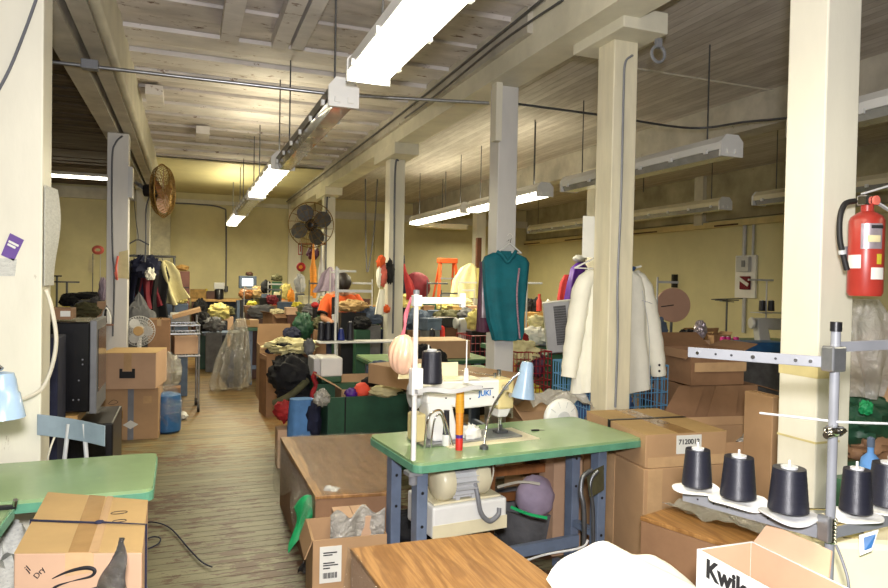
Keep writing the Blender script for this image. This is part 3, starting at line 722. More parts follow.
# motor and its box under the table
def Lp(x, y, z): return RM @ Vector((x, y, z))
mo = T('electric_motor', 'light grey finned electric clutch motor hung under the central green table', 'motor', W(.3, .2, .5325), TR); mo.scale = (.8, .8, .8)
rx = Matrix.Rotation(PI/2, 4, 'Y')
MB().lathe([(.03, -.155), (.085, -.15), (.105, -.13), (.108, -.09), (.1, -.06), (.085, -.055)], (0, 0, .1), 32, rx).out('fan_cover', 'offwhite', mo, smooth=True)
b = MB(); b.lathe([(.078, -.06), (.078, .08)], (0, 0, .1), 28, rx)
for k in range(18):
    a = PI*2*k/18; b.box((.012, .09*math.cos(a), .1+.09*math.sin(a)), (.135, .028, .004), rot=(a+0, 0, 0))
b.out('finned_housing', 'lgrey', mo)
MB().lathe([(.09, .08), (.1, .085), (.1, .15), (.092, .165), (.03, .17)], (0, 0, .1), 32, rx).out('end_bell', 'offwhite', mo, smooth=True)
b = MB()
for x in (-.03, .07): b.bx(x-.012, x+.012, -.06, .06, 0, .035)
b.bx(-.03, .07, -.02, .02, .0, .008); b.out('mounting_foot', 'lgrey', mo)
b = MB()
for x in (-.04, .06): b.bx(x-.015, x+.015, -.02, .02, .18, .217)
b.out('bracket', 'lgrey', mo)
cb = T('control_box', 'white control box below the finned motor of the central table', 'control box', W(.27, .27, .532), TR); cb.scale = (.87, 1, 1)
MB().bx(-.145, .285, -.14, .14, -.15, -.01).out('housing', 'white', cb, bevel=.012)
MB().bx(-.146, .286, -.1415, -.139, -.15, -.09).out('lower_panel', 'offwhite', cb, bevel=.003)
MB().bx(-.13, .26, -.12, .12, -.01, 0).out('lid', 'offwhite', cb, bevel=.004)
MB().tube(bez([(.1, -.105, .1), (.1, -.15, .02), (.12, -.155, -.06), (.17, -.155, -.1), (.22, -.155, -.08), (.23, -.15, -.05)], 8), .012, 10).out('conduit_hose', 'grey', cb, smooth=True)
b = MB()
for k in range(6): b.tube(bez([(-.2+k*.06, -.02*k, .2), (-.14+k*.07, -.05, .17+.01*(k % 3)), (-.05+k*.06, -.06, .205)], 6), .004, 6)
for k in range(3): b.tube(bez([(.16+.03*k, -.06, .21), (.2+.02*k, -.08, .1), (.23, -.05, -.005)], 6), .004, 6)
b.out('wiring', 'cord', cb, smooth=True)
MB().bx(.05, .9, -.02, .02, 0, .03).out('shelf_rail', 'bluegrey', None, loc=W(.12, .3, .28), rotz=TR, label='blue-grey rail supporting the control box beneath the central table', cat='rail') if False else None
# thread stand of the central table
ts = T('thread_stand', 'white pipe thread stand with a crossbar on the front left corner of the central table', 'thread stand', W(.015, .06, .0), TR)
b = MB(); b.cyl((0, 0, .66), (0, 0, 1.445), .011, seg=12); b.out('pole', 'white', ts, smooth=True)
b = MB(); b.bx(.0, .22, -.008, .008, 1.405, 1.432); b.bx(.205, .225, -.012, .012, 1.39, 1.45); b.bx(-.016, .02, -.015, .015, 1.395, 1.44); b.out('crossbar', 'white', ts, bevel=.002)
MB().cyl((0, 0, 1.445), (0, 0, 1.462), .013, seg=12).out('end_cap', 'grey', ts, smooth=True)
b = MB(); b.grid(lambda u, v: (-.01+.3*u, -.05+.1*v+.01*math.sin(6*u), 1.055+.006*math.sin(9*u+2*v)+.004*math.cos(7*v)), 16, 6, .018); b.out('cone_rest', 'lgrey', ts, smooth=True)
b = MB(); b.bx(-.02, .03, -.018, .018, 1.03, 1.14); b.out('clamp', 'white', ts, bevel=.003)
b = MB(); b.cyl((.24, 0, 1.07), (.24, 0, 1.13), .014, .008, seg=12); b.cyl((.24, 0, 1.12), (.24, 0, 1.25), .003, seg=8); b.cyl((.06, 0, 1.07), (.06, 0, 1.235), .003, seg=8); b.out('cone_pins', 'white', ts, smooth=True)['kind'] = 'stuff'
b = MB(); b.bx(-.03, .03, -.03, .03, .7, .715); b.cyl((0, 0, .715), (0, 0, .66), .018, seg=12); b.out('table_clamp', 'grey', ts)
p = ts.matrix_basis @ Vector((.065, 0, 1.078))
cone('single black thread cone on the white stand of the central table', W(.09, .06, 1.073), h=.135, r0=.046, r1=.04)
# the peach satin cap hanging by its ribbon
pc = T('satin_pouch', 'peach satin round pouch hanging from the white thread stand by a pink ribbon', 'pouch', W(-.012, .12, 1.0), TR)
b = MB(); vs = []; fs = []
seg, rings = 84, 20
for i in range(rings+1):
    th = PI*i/rings
    for k in range(seg):
        ph = 2*PI*k/seg; f = 1+(.045*math.sin(13*ph+3*th)+.03*math.sin(5*ph))*math.sin(th)
        vs.append((.062*math.sin(th)*math.cos(ph)*f, .055*math.sin(th)*math.sin(ph)*f, .19+.085*math.cos(th)+.0))
for i in range(rings):
    for k in range(seg): fs.append((i*seg+k, i*seg+(k+1) % seg, (i+1)*seg+(k+1) % seg, (i+1)*seg+k))
b.add(vs, fs); b.out('pouch', 'peach', pc, smooth=True)
b = MB(); b.tube(bez([(-.01, 0, .27), (.0, -.01, .31), (.005, 0, .36), (.03, -.01, .43)], 8), .006, 6); b.tube(bez([(.0, 0, .27), (.012, .01, .33), (.03, 0, .43)], 8), .005, 6); b.out('ribbon', 'pink', pc, smooth=True)
# cones and tools on the table top
q = L(459, 450, .76)
st3 = T('thread_cone', 'stack of golden, orange and red thread cones standing on the central table', 'thread cone', W(q.x, q.y, .761))
MB().lathe([(.016, 0), (.0165, .05), (.015, .055)], seg=20).out('red_thread', 'redthread', st3, smooth=True)
MB().lathe([(.0165, .053), (.0165, .07)], seg=20).out('band', 'purple', st3, smooth=True)
MB().lathe([(.0165, .068), (.0175, .17), (.016, .172)], seg=20).out('orange_thread', 'orange', st3, smooth=True)
MB().lathe([(.019, .165), (.0195, .2), (.0165, .27), (.012, .272)], seg=20).out('golden_thread', 'yellowthread', st3, smooth=True)
q = L(446, 446, .76)
t = T('thread_spool', 'small black spool on a white core beside the orange thread cones', 'thread spool', W(q.x, q.y, .761))
MB().lathe([(.014, 0), (.017, .004), (.017, .05), (.015, .055)], seg=18).out('core', 'white', t, smooth=True)
MB().lathe([(.018, .052), (.016, .058), (.012, .155), (.014, .16)], seg=18).out('thread', 'thread', t, smooth=True)
q = L(471, 441, .76)
MB().blob((0, 0, .035), (.04, .03, .04), .4, 3, 5, 18, 12, floor=-.034).out('tissue', 'paper', smooth=True, loc=W(q.x, q.y, .761), label='crumpled white tissue on the central table by the orange cones', cat='tissue')
q = L(537, 431, .76)
t = T('snips', 'small black thread snips lying on the right of the central table', 'scissors', W(q.x, q.y, .761), TR-.3)
MB().bx(-.03, .01, -.006, .006, 0, .008).out('handle', 'black', t, bevel=.002); MB().hexa([(.01, -.006, 0), (.04, -.001, 0), (.04, .001, 0), (.01, .006, 0)], [(.01, -.006, .005), (.04, -.001, .003), (.04, .001, .003), (.01, .006, .005)]).out('blade', 'chrome', t)
q = L(484, 449, .76); B0 = W(q.x, q.y, .761)
def rel(px, py, d): v = S(px, py, d)-B0; return (v.x, v.y, v.z)
dd = 3.03
lp = gooseneck('pale blue gooseneck lamp clamped to the front edge of the central table', B0, [(0, 0, 0), rel(486, 430, dd), rel(491, 411, dd), rel(502, 392, dd), rel(514, 377, dd), rel(524, 371, dd)], rel(527, 366, dd), (-.12, 0, -1), .03, .054, .145)

# ================================================================== left foreground
sewing_table('green sewing table on the left with a rounded corner toward the aisle', (-1.35, 2.5, 0), L=1.25, W=.52, h=.76, rotz=math.radians(.6), r=.035)
q = G(16, 503, .76)
sewing_table('green table corner at the lower left edge, nearest the camera', (q.x-1.2, q.y-.5, 0), L=1.2, W=.5, h=.76, r=.02)
q = G(5, 510, .76)
t = T('table_clamp', 'small black and chrome clamp on the nearest left table', 'clamp', (q.x, q.y, .762)); MB().bx(-.03, .03, -.008, .008, 0, .012).out('handle', 'black', t, bevel=.002); MB().cyl((.025, 0, .006), (.03, -.01, .03), .007).out('screw', 'chrome', t)
bz = .80
a1 = G(48, 492, bz); a2 = G(148, 500, bz); a4 = G(142, 552, bz); a3 = G(14, 553, bz)
cen = (a1+a2+a3+a4)/4; cen.z = 0
bxs = T('cardboard_box', 'big brown carton tied with dark cord in the lower left corner', 'box', (cen.x, cen.y, .42)); off = Vector((cen.x, cen.y, .42))
def tp(u, v, dz=0): q = (a3.lerp(a4, u)).lerp(a1.lerp(a2, u), v)-off; q.z += dz; return q
def fr(u, h, o=.0): n = (a4-a3).normalized().cross(Vector((0, 0, 1))); q = a3.lerp(a4, u)-off; q.z -= h; return q+n*o
def quad_box(C, z0, z1, m, name, par, bevel=0):
    return MB().hexa([(c.x, c.y, z0) for c in C], [(c.x, c.y, z1) for c in C]).out(name, m, par, bevel=bevel)
C4 = [tp(0, 0), tp(1, 0), tp(1, 1), tp(0, 1)]
zt_ = bz-.42
quad_box(C4, 0, zt_-.002, 'cartonp', 'body', bxs, .003)
quad_box(C4, zt_-.002, zt_, 'cartony', 'top_flap', bxs)
quad_box([tp(.42, 0), tp(.6, 0), tp(.58, 1), tp(.42, 1)], zt_, zt_+.0015, 'tape', 'wide_tape', bxs)
quad_box([tp(.58, .0), tp(.66, 0), tp(.66, 1), tp(.6, 1)], zt_+.0015, zt_+.0025, 'cleartape', 'clear_tape', bxs)
b = MB(); b.hexa([fr(.4, .0, .0005), fr(.62, 0, .0005), fr(.62, .05, .0005), fr(.4, .06, .0005)], [fr(.4, 0, .002), fr(.62, 0, .002), fr(.62, .05, .002), fr(.4, .06, .002)]); b.out('tape_end', 'cleartape', bxs)
b = MB(); b.tube([tp(0, .45, -.06)+Vector((-.004, 0, 0)), tp(0, .46, .003)+Vector((-.003, 0, 0)), tp(.56, .45, .004), tp(.62, .45, .006), tp(1, .46, .003)+Vector((.003, 0, 0)), tp(1, .45, -.34)+Vector((.004, 0, 0))], .0032, 6)
b.blob(tp(.6, .45, .006), (.012, .007, .006), .2, 2, 1, 12, 8); b.out('cord', 'navy', bxs, smooth=True)
b = MB(); b.tube([tp(.75, .68, .001)+Vector((.022*math.cos(a), .012*math.sin(a), 0)) for a in [2*PI*i/20 for i in range(20)]], .0012, 4, closed=True); b.out('oval_stamp', 'ink', bxs)
b = MB(); b.tube([tp(.77, .52, .001)+Vector((.018*math.cos(a), .01*math.sin(a), 0)) for a in [2*PI*i/20 for i in range(20)]], .0012, 4, closed=True); b.out('oval_stamp', 'ink', bxs)
sw = [(.3, .035), (.42, .018), (.56, .008), (.63, .014), (.6, .03), (.45, .042), (.33, .055), (.32, .066), (.45, .07), (.6, .064), (.7, .05)]
MB().tube(bez([fr(u, h+.03, .002) for u, h in sw], 6), [.001+.0042*abs(math.sin(PI*i/30)) for i in range(61)], 5).out('swoosh_mark', 'ink', bxs, smooth=True)
rzf = math.atan2((a4-a3).y, (a4-a3).x)
text('handwriting', 'Dry', .02, fr(.2, .05, .002), (PI/2, -.9, rzf), 'ink', bxs)
text('handwriting', 'jl', .024, fr(.11, .04, .002), (PI/2, -.7, rzf), 'ink', bxs)
lw = T('cardboard_box', 'brown carton underneath the dark-corded box at the lower left', 'box', (cen.x, cen.y, 0))
quad_box([c*.96 for c in C4], 0, .419, 'cartond', 'body', lw, .003)
# smoky wrap standing up in front of the box
p = a4+Vector((-.02, -.03, 0))
b = MB(); P0 = S(122, 538, 1.52); P1 = S(88, 606, 1.42); P2 = S(132, 610, 1.44)
def wrapfn(u, v):
    a = P0.lerp(P1, u); c = P0.lerp(P2, u)
    q = a.lerp(c, v); return q+fw*(-.012*math.sin(v*PI)*u)+Vector((0, 0, .0))+RT*(.006*math.sin(8*u+6*v))
b.grid(wrapfn, 14, 8, .003); b.out('plastic_wrap', 'smoke', smooth=True, label='pointed piece of smoky plastic wrap leaning on the dark-corded carton', cat='wrap')
# newspapers and cloth below the nearest left table
q = S(18, 545, 2.35)
heap('crumpled blue and white newspapers under the nearest left table', (q.x-.08, q.y+.05, .0), (.16, .2, .3), 'newsprint', 'newspaper_heap', 'newspaper', seed=4)
# cords on the floor beside the box
fl = [G(140, 525, .012), G(152, 522, .012), G(170, 528, .012), G(190, 550, .012), G(202, 562, .012), G(212, 567, .012)]
cable('cord', fl, .004, 'navy', 'thin dark cord trailing across the floor right of the dark-corded carton', 'cord')
fl = [G(140, 552, .012), G(150, 548, .012), G(159, 543, .012), G(160, 538, .012), G(152, 537, .012), G(141, 542, .012)]
cable('cord', fl, .004, 'navy', 'dark loop of cord on the floor beside the dark-corded carton', 'cord')

# sewing chair back
Pc = S(71, 425, 2.72)
t = T('sewing_chair', 'blue-grey steel sewing chair whose scuffed backrest shows behind the left green table', 'chair', (Pc.x, Pc.y, 0), math.radians(-14))
zb = Pc.z
b = MB(); b.grid(lambda u, v: (-.13+.26*u, .02*math.cos((u-.5)*PI), zb-.04+.085*v-.05*u), 12, 4, .006); b.out('backrest', 'seatgrey', t, bevel=.002)
b = MB(); b.tube([(-.06, .03, .45), (-.05, .03, .6), (-.02, .025, zb)], .009, 8); b.tube([(.07, .03, .45), (.06, .03, .6), (.04, .025, zb)], .009, 8); b.out('back_support', 'lgrey', t, smooth=True)
MB().prism(rrect(-.18, .18, .02, .38, .05), 2, .44, .465).out('seat', 'seatgrey', t, bevel=.004)
for sx, sy in ((-1, .06), (1, .06), (-1, .34), (1, .34)): MB().cyl((sx*.13, sy, .44), (sx*.19, sy+(.03 if sy > .2 else -.03), 0), .011, seg=10).out('leg', 'seatgrey', t, smooth=True)
MB().tube([(-.165, .05, .2), (.165, .05, .2), (.165, .35, .2), (-.165, .35, .2)], .008, 8, closed=True).out('foot_ring', 'seatgrey', t, smooth=True)
b = MB(); b.tube(bez([(-.07, .02, zb-.05), (-.08, -.0, zb-.1), (-.1, .01, zb-.17), (-.12, .0, zb-.25)], 6), .004, 6); b.out('hanging_strap', 'cord', t, smooth=True)

# blue lamp at the left edge and its cord
P = S(2, 374, 1.95)
base = Vector((P.x-.18, P.y+.1, .72))
t = T('work_lamp', 'pale blue lamp shade at the left edge of the picture, near the left post', 'lamp', (base.x, base.y, base.z+.002))
q = P-base
MB().lathe([(.03, 0), (.03, .012), (.01, .02)], seg=14).out('base', 'darksteel', t, smooth=True)
MB().tube(bez([(0, 0, 0), (-.03, 0, q.z*.6), (q.x*.4, q.y*.5, q.z+.06), (q.x, q.y, q.z+.012)], 10), .0065, 10).out('neck', 'chrome', t, smooth=True)
qd = Vector((.02, 0, -1)).to_track_quat('-Z', 'Y').to_matrix().to_4x4()
MB().lathe([(.008, .005), (.03, 0), (.036, -.02), (.037, -.03), (.04, -.055), (.045, -.06), (.058, -.13), (.054, -.13), (.036, -.04), (.02, -.008)], q, 30, qd, True, False).out('lamp_shade', 'lampblue', t, smooth=True)
MB().blob(q+Vector((0, 0, -.08)), (.022, .022, .03), 0).out('bulb', 'white', t, smooth=True)
pts = [S(46, 290, 2.75), S(51, 305, 2.75), S(56, 335, 2.75), S(54, 358, 2.74), S(46, 382, 2.72), S(35, 394, 2.68), S(10, 402, 2.6), S(-20, 402, 2.5)]
cable('power_cable', pts, .008, 'cord', 'ivory cord looping in front of the left post toward the blue lamp', 'cord')
# papers on the near left post
yf = 3.22-.095-.003
def sheet(name, corners, m, label, cat='paper', th=.002, parent=None):
    n = (corners[1]-corners[0]).cross(corners[3]-corners[0]).normalized()*th
    return MB().hexa(corners, [c+n for c in corners]).out(name, m, parent, label=label, cat=cat) if label else MB().hexa(corners, [c+n for c in corners]).out(name, m, parent)
o = T('flyer', 'purple paper flyer taped to the near left post above a faded sheet', 'flyer', YY(12, 246, yf))
def lo(px, py, dy=0): return YY(px, py, yf-dy)-o.location
sheet('sheet', [lo(10, 233), lo(24, 240), lo(14, 261), lo(1, 255)], 'purplepaper', None, parent=o)
sheet('heading', [lo(9, 240, .003), lo(19, 245, .003), lo(18, 247, .003), lo(8, 242, .003)], 'paper', None, parent=o, th=.001)
sheet('heading', [lo(8, 243, .003), lo(16, 247, .003), lo(15, 249, .003), lo(7, 245, .003)], 'paper', None, parent=o, th=.001)
sheet('flyer', [YY(-2, 258, yf), YY(17, 259, yf), YY(15, 276, yf), YY(-4, 276, yf)], 'newsprint', 'faded printed sheet stuck below the purple flyer on the left post', 'flyer')
xf = -.645+.095+.002
b = MB(); A0 = Vector((xf+.004, 3.14, YY(44, 192, 3.14).z)); 
b.grid(lambda u, v: (xf+.004+.012*math.sin(5*v)*u+.02*u, 3.13+.16*u, 1.5+.36-.41*v), 6, 10, .002); b.out('newspaper', 'newsprint', smooth=True, label='long newspaper sheet hanging on the aisle side of the near left post', cat='newspaper')

# television and cabinets behind the near left post
P = S(57, 322, 4.35); Q = S(105, 410, 4.35)
tv = T('television', 'big black rear-projection style television facing the aisle behind the left post', 'television', (-1.55+.28, 4.35, .0), 0)
tzb = S(100, 412, 4.2).z; tzt = S(100, 322, 4.2).z; tx1 = S(97, 360, 4.2).x
tv.location = (tx1, S(97, 360, 4.2).y, tzb+.0)
hh = tzt-tzb
MB().bx(-.5, -.04, 0, .5, 0, hh).out('cabinet', 'tvblack', tv, bevel=.01)
MB().bx(-.04, .0, -.01, .51, -.01, hh+.01).out('bezel', 'grey', tv, bevel=.006)
MB().bx(-.001, .004, .04, .46, .12, hh-.05).out('screen', 'screenoff', tv)
b = MB()
for k in range(4): b.bx(-.4+.0*k, -.2, -.004, .0, hh*.72-k*.012, hh*.72-k*.012+.005)
b.out('vent_slot', 'black', tv)
b = MB()
for x, z in ((-.1, .08), (-.13, .08), (-.1, .2), (-.08, .3), (-.08, .33), (-.28, .07), (-.33, .08), (-.25, .13)): b.cyl((x, -.003, z), (x, 0, z), .012 if x < -.2 else .005, seg=10)
b.out('socket', 'grey', tv)
tl = tv.location
t = T('tv_stand', 'low black cabinet carrying the black television', 'cabinet', (tl.x, tl.y, 0))
MB().bx(-.58, .1, -.06, .55, 0, tzb-.065).out('body', 'black', t, bevel=.01)
MB().bx(-.54, .06, -.064, -.06, .04, tzb-.1).out('front_panel', 'tvblack', t)
MB().bx(-.42, -.1, -.04, .36, 0, .054).out('wooden_board', 'woodlight', loc=(tl.x, tl.y, tzb-.065), label='pale wooden board wedged under the black television', cat='board')
P = S(48, 338, 3.75)
MB().bx(-.3, 0, 0, .28, 0, P.z).out('speaker_cabinet', 'navy', label='tall black speaker cabinet between the left post and the television', cat='speaker', loc=(S(57, 380, 3.75).x, P.y+.0, 0), bevel=.008)
zt = tzb+hh
P = S(60, 322, 4.4)
o = carton('flat red-brown box with a white label on top of the television', (tl.x-.32, tl.y+.14, zt+.012), .34, .2, .07, m='cartond', taped=False); MB().bx(.11, .165, -.103, -.1005, .02, .055).out('paper_label', 'paper', o)
# iron on a little shelf beside the second left post
P = S(107, 324, 6.52)
sh = MB().bx(-.1, .06, -.06, .1, -.012, 0).out('iron_shelf', 'wood', loc=(P.x, P.y, P.z), label='tiny wooden ledge holding the iron on the second left post', cat='shelf')
t = T('clothes_iron', 'white clothes iron standing upright on the ledge of the second left post', 'iron', (P.x-.005, P.y, P.z+.001))
MB().prism([(-.05, 0), (.05, 0), (.05, .06), (.035, .13), (0, .19), (-.03, .12), (-.05, .06)], 1, -.02, .0).out('sole_plate', 'chrome', t, bevel=.003)
MB().prism([(-.045, 0), (.045, 0), (.045, .06), (.03, .12), (0, .17), (-.028, .12), (-.045, .05)], 1, -.05, -.02).out('body', 'white', t, bevel=.008)
MB().tube(bez([(0, -.05, .02), (0, -.09, .05), (0, -.09, .1), (0, -.05, .14)], 6), .012, 8).out('handle', 'black', t, smooth=True)
# stacked cartons beside the second left post
s1 = G(113, 437, 0); s2 = G(157, 434, 0)
by = 6.35
X0 = S(108, 410, 6.1); X1 = S(158, 410, 6.1)
cw = (X1-X0).length
rzz = math.radians(-4)
cx_, cy_ = (X0.x+X1.x)/2, (X0.y+X1.y)/2+.2
zt1 = S(133, 388, 6.1).z
lb = carton('lower carton of the aisle stack with grey tape and a white diamond label', (cx_-.0, cy_, 0), cw, .4, zt1, rzz, m='carton', taped=False)
MB().bx(-.03, .02, -.203, -.2005, 0, zt1).out('grey_tape', 'tapegrey', lb)
MB().prism([(-.07, .14), (-.005, .1), (.06, .14), (-.005, .18)], 1, -.2055, -.203).out('diamond_label', 'paper', lb)
b = MB(); b.tube(bez([(-.19, -.202, .34), (-.15, -.202, .37), (-.11, -.202, .35), (-.15, -.202, .33), (-.19, -.202, .335)], 5), .002, 5); b.out('scribble', 'ink', lb)
MB().bx(-.12, -.07, -.203, -.2005, .2, .27).out('tan_patch', 'tape', lb); MB().bx(.1, .17, -.203, -.2005, .33, .4).out('clear_label', 'cleartape', lb)
X0 = S(107, 365, 6.05); X1 = S(159, 365, 6.05)
zt2 = S(133, 353, 6.05).z
ub = carton('upper carton of the aisle stack with a black square print on its front', ((X0.x+X1.x)/2, (X0.y+X1.y)/2+.22, zt1+.002), (X1-X0).length, .5, zt2-zt1, math.radians(-9), m='cartonp', taped=False)
MB().box((0, 0, zt2-zt1+.001), ((X1-X0).length, .5, .003)).out('top_flap', 'cartony', ub)
MB().bx(.236, .24, -.25, .25, 0, zt2-zt1).out('end_panel', 'cartony', ub) if False else None
MB().bx(-.035, .03, -.2535, -.2505, .17, zt2-zt1+.003).out('tape', 'cleartape', ub)
h_ = zt2-zt1
b = MB(); b.bx(-.07, .06, -.2545, -.2515, .1, .16); b.bx(-.07, -.045, -.2545, -.2515, .16, .185); b.bx(.035, .06, -.2545, -.2515, .16, .185); b.out('black_print', 'ink', ub)
# ================================================================== between the aisle and the central table
def crate(label, A_, B_, C_, D_, z1, m, mt=None, name='plywood_table', cat='table', th=.018, z0=0, sides=None):
    """box whose top corners are given (front-left, front-right, back-right, back-left)"""
    c = (A_+B_+C_+D_)/4; t = T(name, label, cat, (c.x, c.y, z0)); Q = [v-c for v in (A_, B_, C_, D_)]
    MB().hexa([(v.x*.99, v.y*.99, 0) for v in Q], [(v.x*.99, v.y*.99, z1-z0-th) for v in Q]).out('body', m, t, bevel=.004)
    MB().hexa([(v.x, v.y, z1-z0-th) for v in Q], [(v.x, v.y, z1-z0) for v in Q]).out('top_board', mt or m, t, bevel=.003)
    return t
A1 = G(315, 496, .45); B1 = G(393, 492, .45); D1 = G(280, 437, .45); C1 = G(393, 433, .45)
crate('low brown crate with a plywood top under clear polythene, beside the aisle', A1, B1, C1, D1, .45, 'cartond', 'ply')
def drape(u, v):
    P_ = (A1.lerp(B1, v)).lerp(D1.lerp(C1, v), u); dx = 0; z = .453+.006*abs(math.sin(14*u+5*v))+.005*noise.noise(Vector((u*7, v*7, 3)))
    if v < .12:
        k = (.12-v)/.12; P_ = A1.lerp(D1, u); P_.x -= .02+.04*k*(1+.6*math.sin(11*u)); z = .455-.17*k*(1+.4*math.sin(9*u+2))
    return (P_.x, P_.y, z)
b = MB(); b.grid(drape, 40, 24, .0015); b.out('polythene_sheet', 'film', smooth=True, label='clear polythene sheet draped over the plywood-topped crate by the aisle', cat='plastic sheet')
# pale carton beneath, wrapped, and the open carton with the shipping label
a = G(313, 541, .36); b_ = G(387, 534, .36); wv = b_-a; rz = math.atan2(wv.y, wv.x); n_ = Vector((-wv.y, wv.x, 0)).normalized()
ce = (a+b_)/2+n_*.14
oc = carton('open carton with a white shipping label in front of the plastic-covered crate', (ce.x, ce.y, 0), wv.length, .28, .36, rz, m='carton', open_={'l': (160, .09)})
MB().bx(-wv.length/2+.03, -wv.length/2+.125, -.143, -.1405, .17, .33).out('shipping_label', 'paper', oc)
b = MB()
for k in range(12): b.bx(-wv.length/2+.045+k*.0052, -wv.length/2+.0475+k*.0052+(.0012 if k % 3 else 0), -.1442, -.1428, .19, .215)
for k, (z, w_) in enumerate(((.3, .06), (.29, .04), (.255, .05), (.245, .065), (.232, .03))): b.bx(-wv.length/2+.045, -wv.length/2+.045+w_, -.1442, -.1428, z, z+.005)
b.out('print', 'ink', oc)
ce2 = ce+n_*.0+wv*.08
o = carton('small pinkish carton standing inside the open labelled carton', (ce2.x, ce2.y, .008), wv.length*.5, .16, .42, rz, m='cartonp', taped=False)
b = MB(); wl = wv.length
def bagf(u, v):
    a_ = PI*(v*1.1-.05); return (ce2.x+math.cos(rz)*(-wl*.36+wl*.75*u), ce2.y-.1+.2*0-.02*math.sin(7*u)+.012*noise.noise(Vector((u*9, v*9, 0))), .34+.12*math.sin(a_)+.02*math.sin(13*u))
b.grid(bagf, 26, 10, .0015); b.out('plastic_bag', 'filmheavy', smooth=True, label='wrinkled clear bag bulging out of the open labelled carton', cat='plastic bag')
q = S(311, 522, 3.3)
b = MB(); pts = lambda u, v: (q.x-.09+.13*u+.02*math.sin(5*v), q.y-.03+.03*math.sin(4*u+3*v)+.1*u, q.z+.09-.22*v*(1-.45*u)+.03*math.sin(3*u))
b.grid(pts, 14, 12, .006); b.out('cloth', 'emerald', smooth=True, label='emerald green cloth spilling over the left side of the open labelled carton', cat='cloth')
heap('crumpled white and black scraps beside the emerald cloth in the open carton', (q.x+.1, q.y-.0, q.z-.06), (.06, .05, .11), 'newsprint', 'fabric_scraps', 'scraps', seed=9)
b = MB(); b.grid(lambda u, v: (q.x-.05+.07*v+.02*math.sin(5*u), q.y-.06+.02*math.sin(9*v), q.z-.1-.12*u), 10, 8, .002); b.out('black_bag', 'smoke', smooth=True, label='dark plastic hanging below the emerald cloth', cat='plastic bag')
# near plywood board
E1 = G(350, 548, .6); F1 = G(490, 532, .6); H1 = G(567, 588, .6); dv = (H1-F1)
t = crate('near plywood board at the bottom centre of the picture', E1+dv*1.2, F1+dv*1.2, F1, E1, .6, 'cartonp', 'ply2')
b = MB()
dn = Vector((-.012, 0, 0))
b.grid(lambda u, v: (E1.x-.006+dv.x*1.2*u-.02*v, E1.y+dv.y*1.2*u-.0, .604-.2*v+.01*math.sin(8*u)), 12, 8, .0015); b.out('polythene_sheet', 'film', smooth=True, label='clear film hanging down the left edge of the near plywood board', cat='plastic sheet')
# things under and behind the central table
st_ = G(545, 465, .5)
t = T('wooden_bench', 'small plywood-seated wooden bench behind the right legs of the central table', 'bench', (W(.72, .66, 0).x, W(.72, .66, 0).y, 0), TR-.1)
MB().bx(0, .5, 0, .35, .55, .57).out('seat', 'ply', t, bevel=.003)
for x, y in ((.03, .03), (.44, .03), (.03, .3), (.44, .3)): MB().bx(x-.02, x+.03, y-.015, y+.02, 0, .55).out('leg', 'wood', t, bevel=.003)
MB().bx(.03, .46, .01, .03, .44, .49).out('apron', 'wood', t); MB().bx(.03, .46, .28, .3, .2, .25).out('stretcher', 'wood', t)
q = W(.5, .62, 0)
t = T('stool', 'black metal stool behind the white control box of the central table', 'stool', (q.x, q.y, 0), .2)
MB().prism(rrect(-.15, .15, -.12, .14, .04), 2, .56, .59).out('seat', 'pink', t, bevel=.004)
for x, y in ((-.1, -.08), (.12, -.08), (-.1, .1), (.12, .1)): MB().cyl((x, y, .56), (x*1.25, y*1.25, 0), .013, seg=8).out('leg', 'black', t)
MB().tube([(-.11, -.09, .25), (.13, -.09, .25), (.13, .11, .25), (-.11, .11, .25)], .008, 6, closed=True).out('foot_ring', 'black', t)
q = W(.85, .45, 0)
heap('lilac cushion lying under the central table beside the wooden bench', (S(535, 500, 3.7).x, S(535, 500, 3.7).y, .2), (.11, .1, .12), 'lilac', 'cushion', 'cushion', .08, 3)
b = MB(); b.lathe([(.2, 0), (.26, .2), (.27, .22), (.25, .22), (.19, .02)], seg=28, cap1=False); q = S(530, 520, 3.95); b.out('tub', 'greycloth', smooth=True, loc=(q.x, q.y, 0), label='dark grey tub on the floor behind the central table', cat='tub')
b = MB(); P_ = [S(511, 507, 3.35), S(520, 511, 3.33), S(532, 515, 3.3), S(547, 518, 3.3)]; b.tube(bez(P_, 6), .008, 6); b.out('hose', 'greenhose', smooth=True, label='bright green hose crossing behind the legs of the central table', cat='hose')
cable('cable', [S(500, 571, 3.0), S(540, 556, 2.95), S(580, 548, 2.9), S(588, 540, 2.9)], .005, 'lgrey', 'pale cable sagging between the right legs of the central table', 'cable')
cable('cable', [S(498, 487, 3.5), S(520, 482, 3.6), S(540, 484, 3.6)], .008, 'cord', 'white cord draped behind the control box of the central table', 'cable')
heap('black cloth heap on the floor behind the central table', (W(.45, 1.0, 0).x, W(.45, 1.0, 0).y, 0), (.2, .12, .1), 'blackcloth', 'cloth_heap', 'cloth', seed=11)
heap('dark grey bag of scraps beneath the right of the central table', (W(.62, .75, 0).x, W(.62, .75, 0).y-.05, 0), (.16, .12, .1), 'greycloth', 'scrap_bag', 'bag', seed=12)
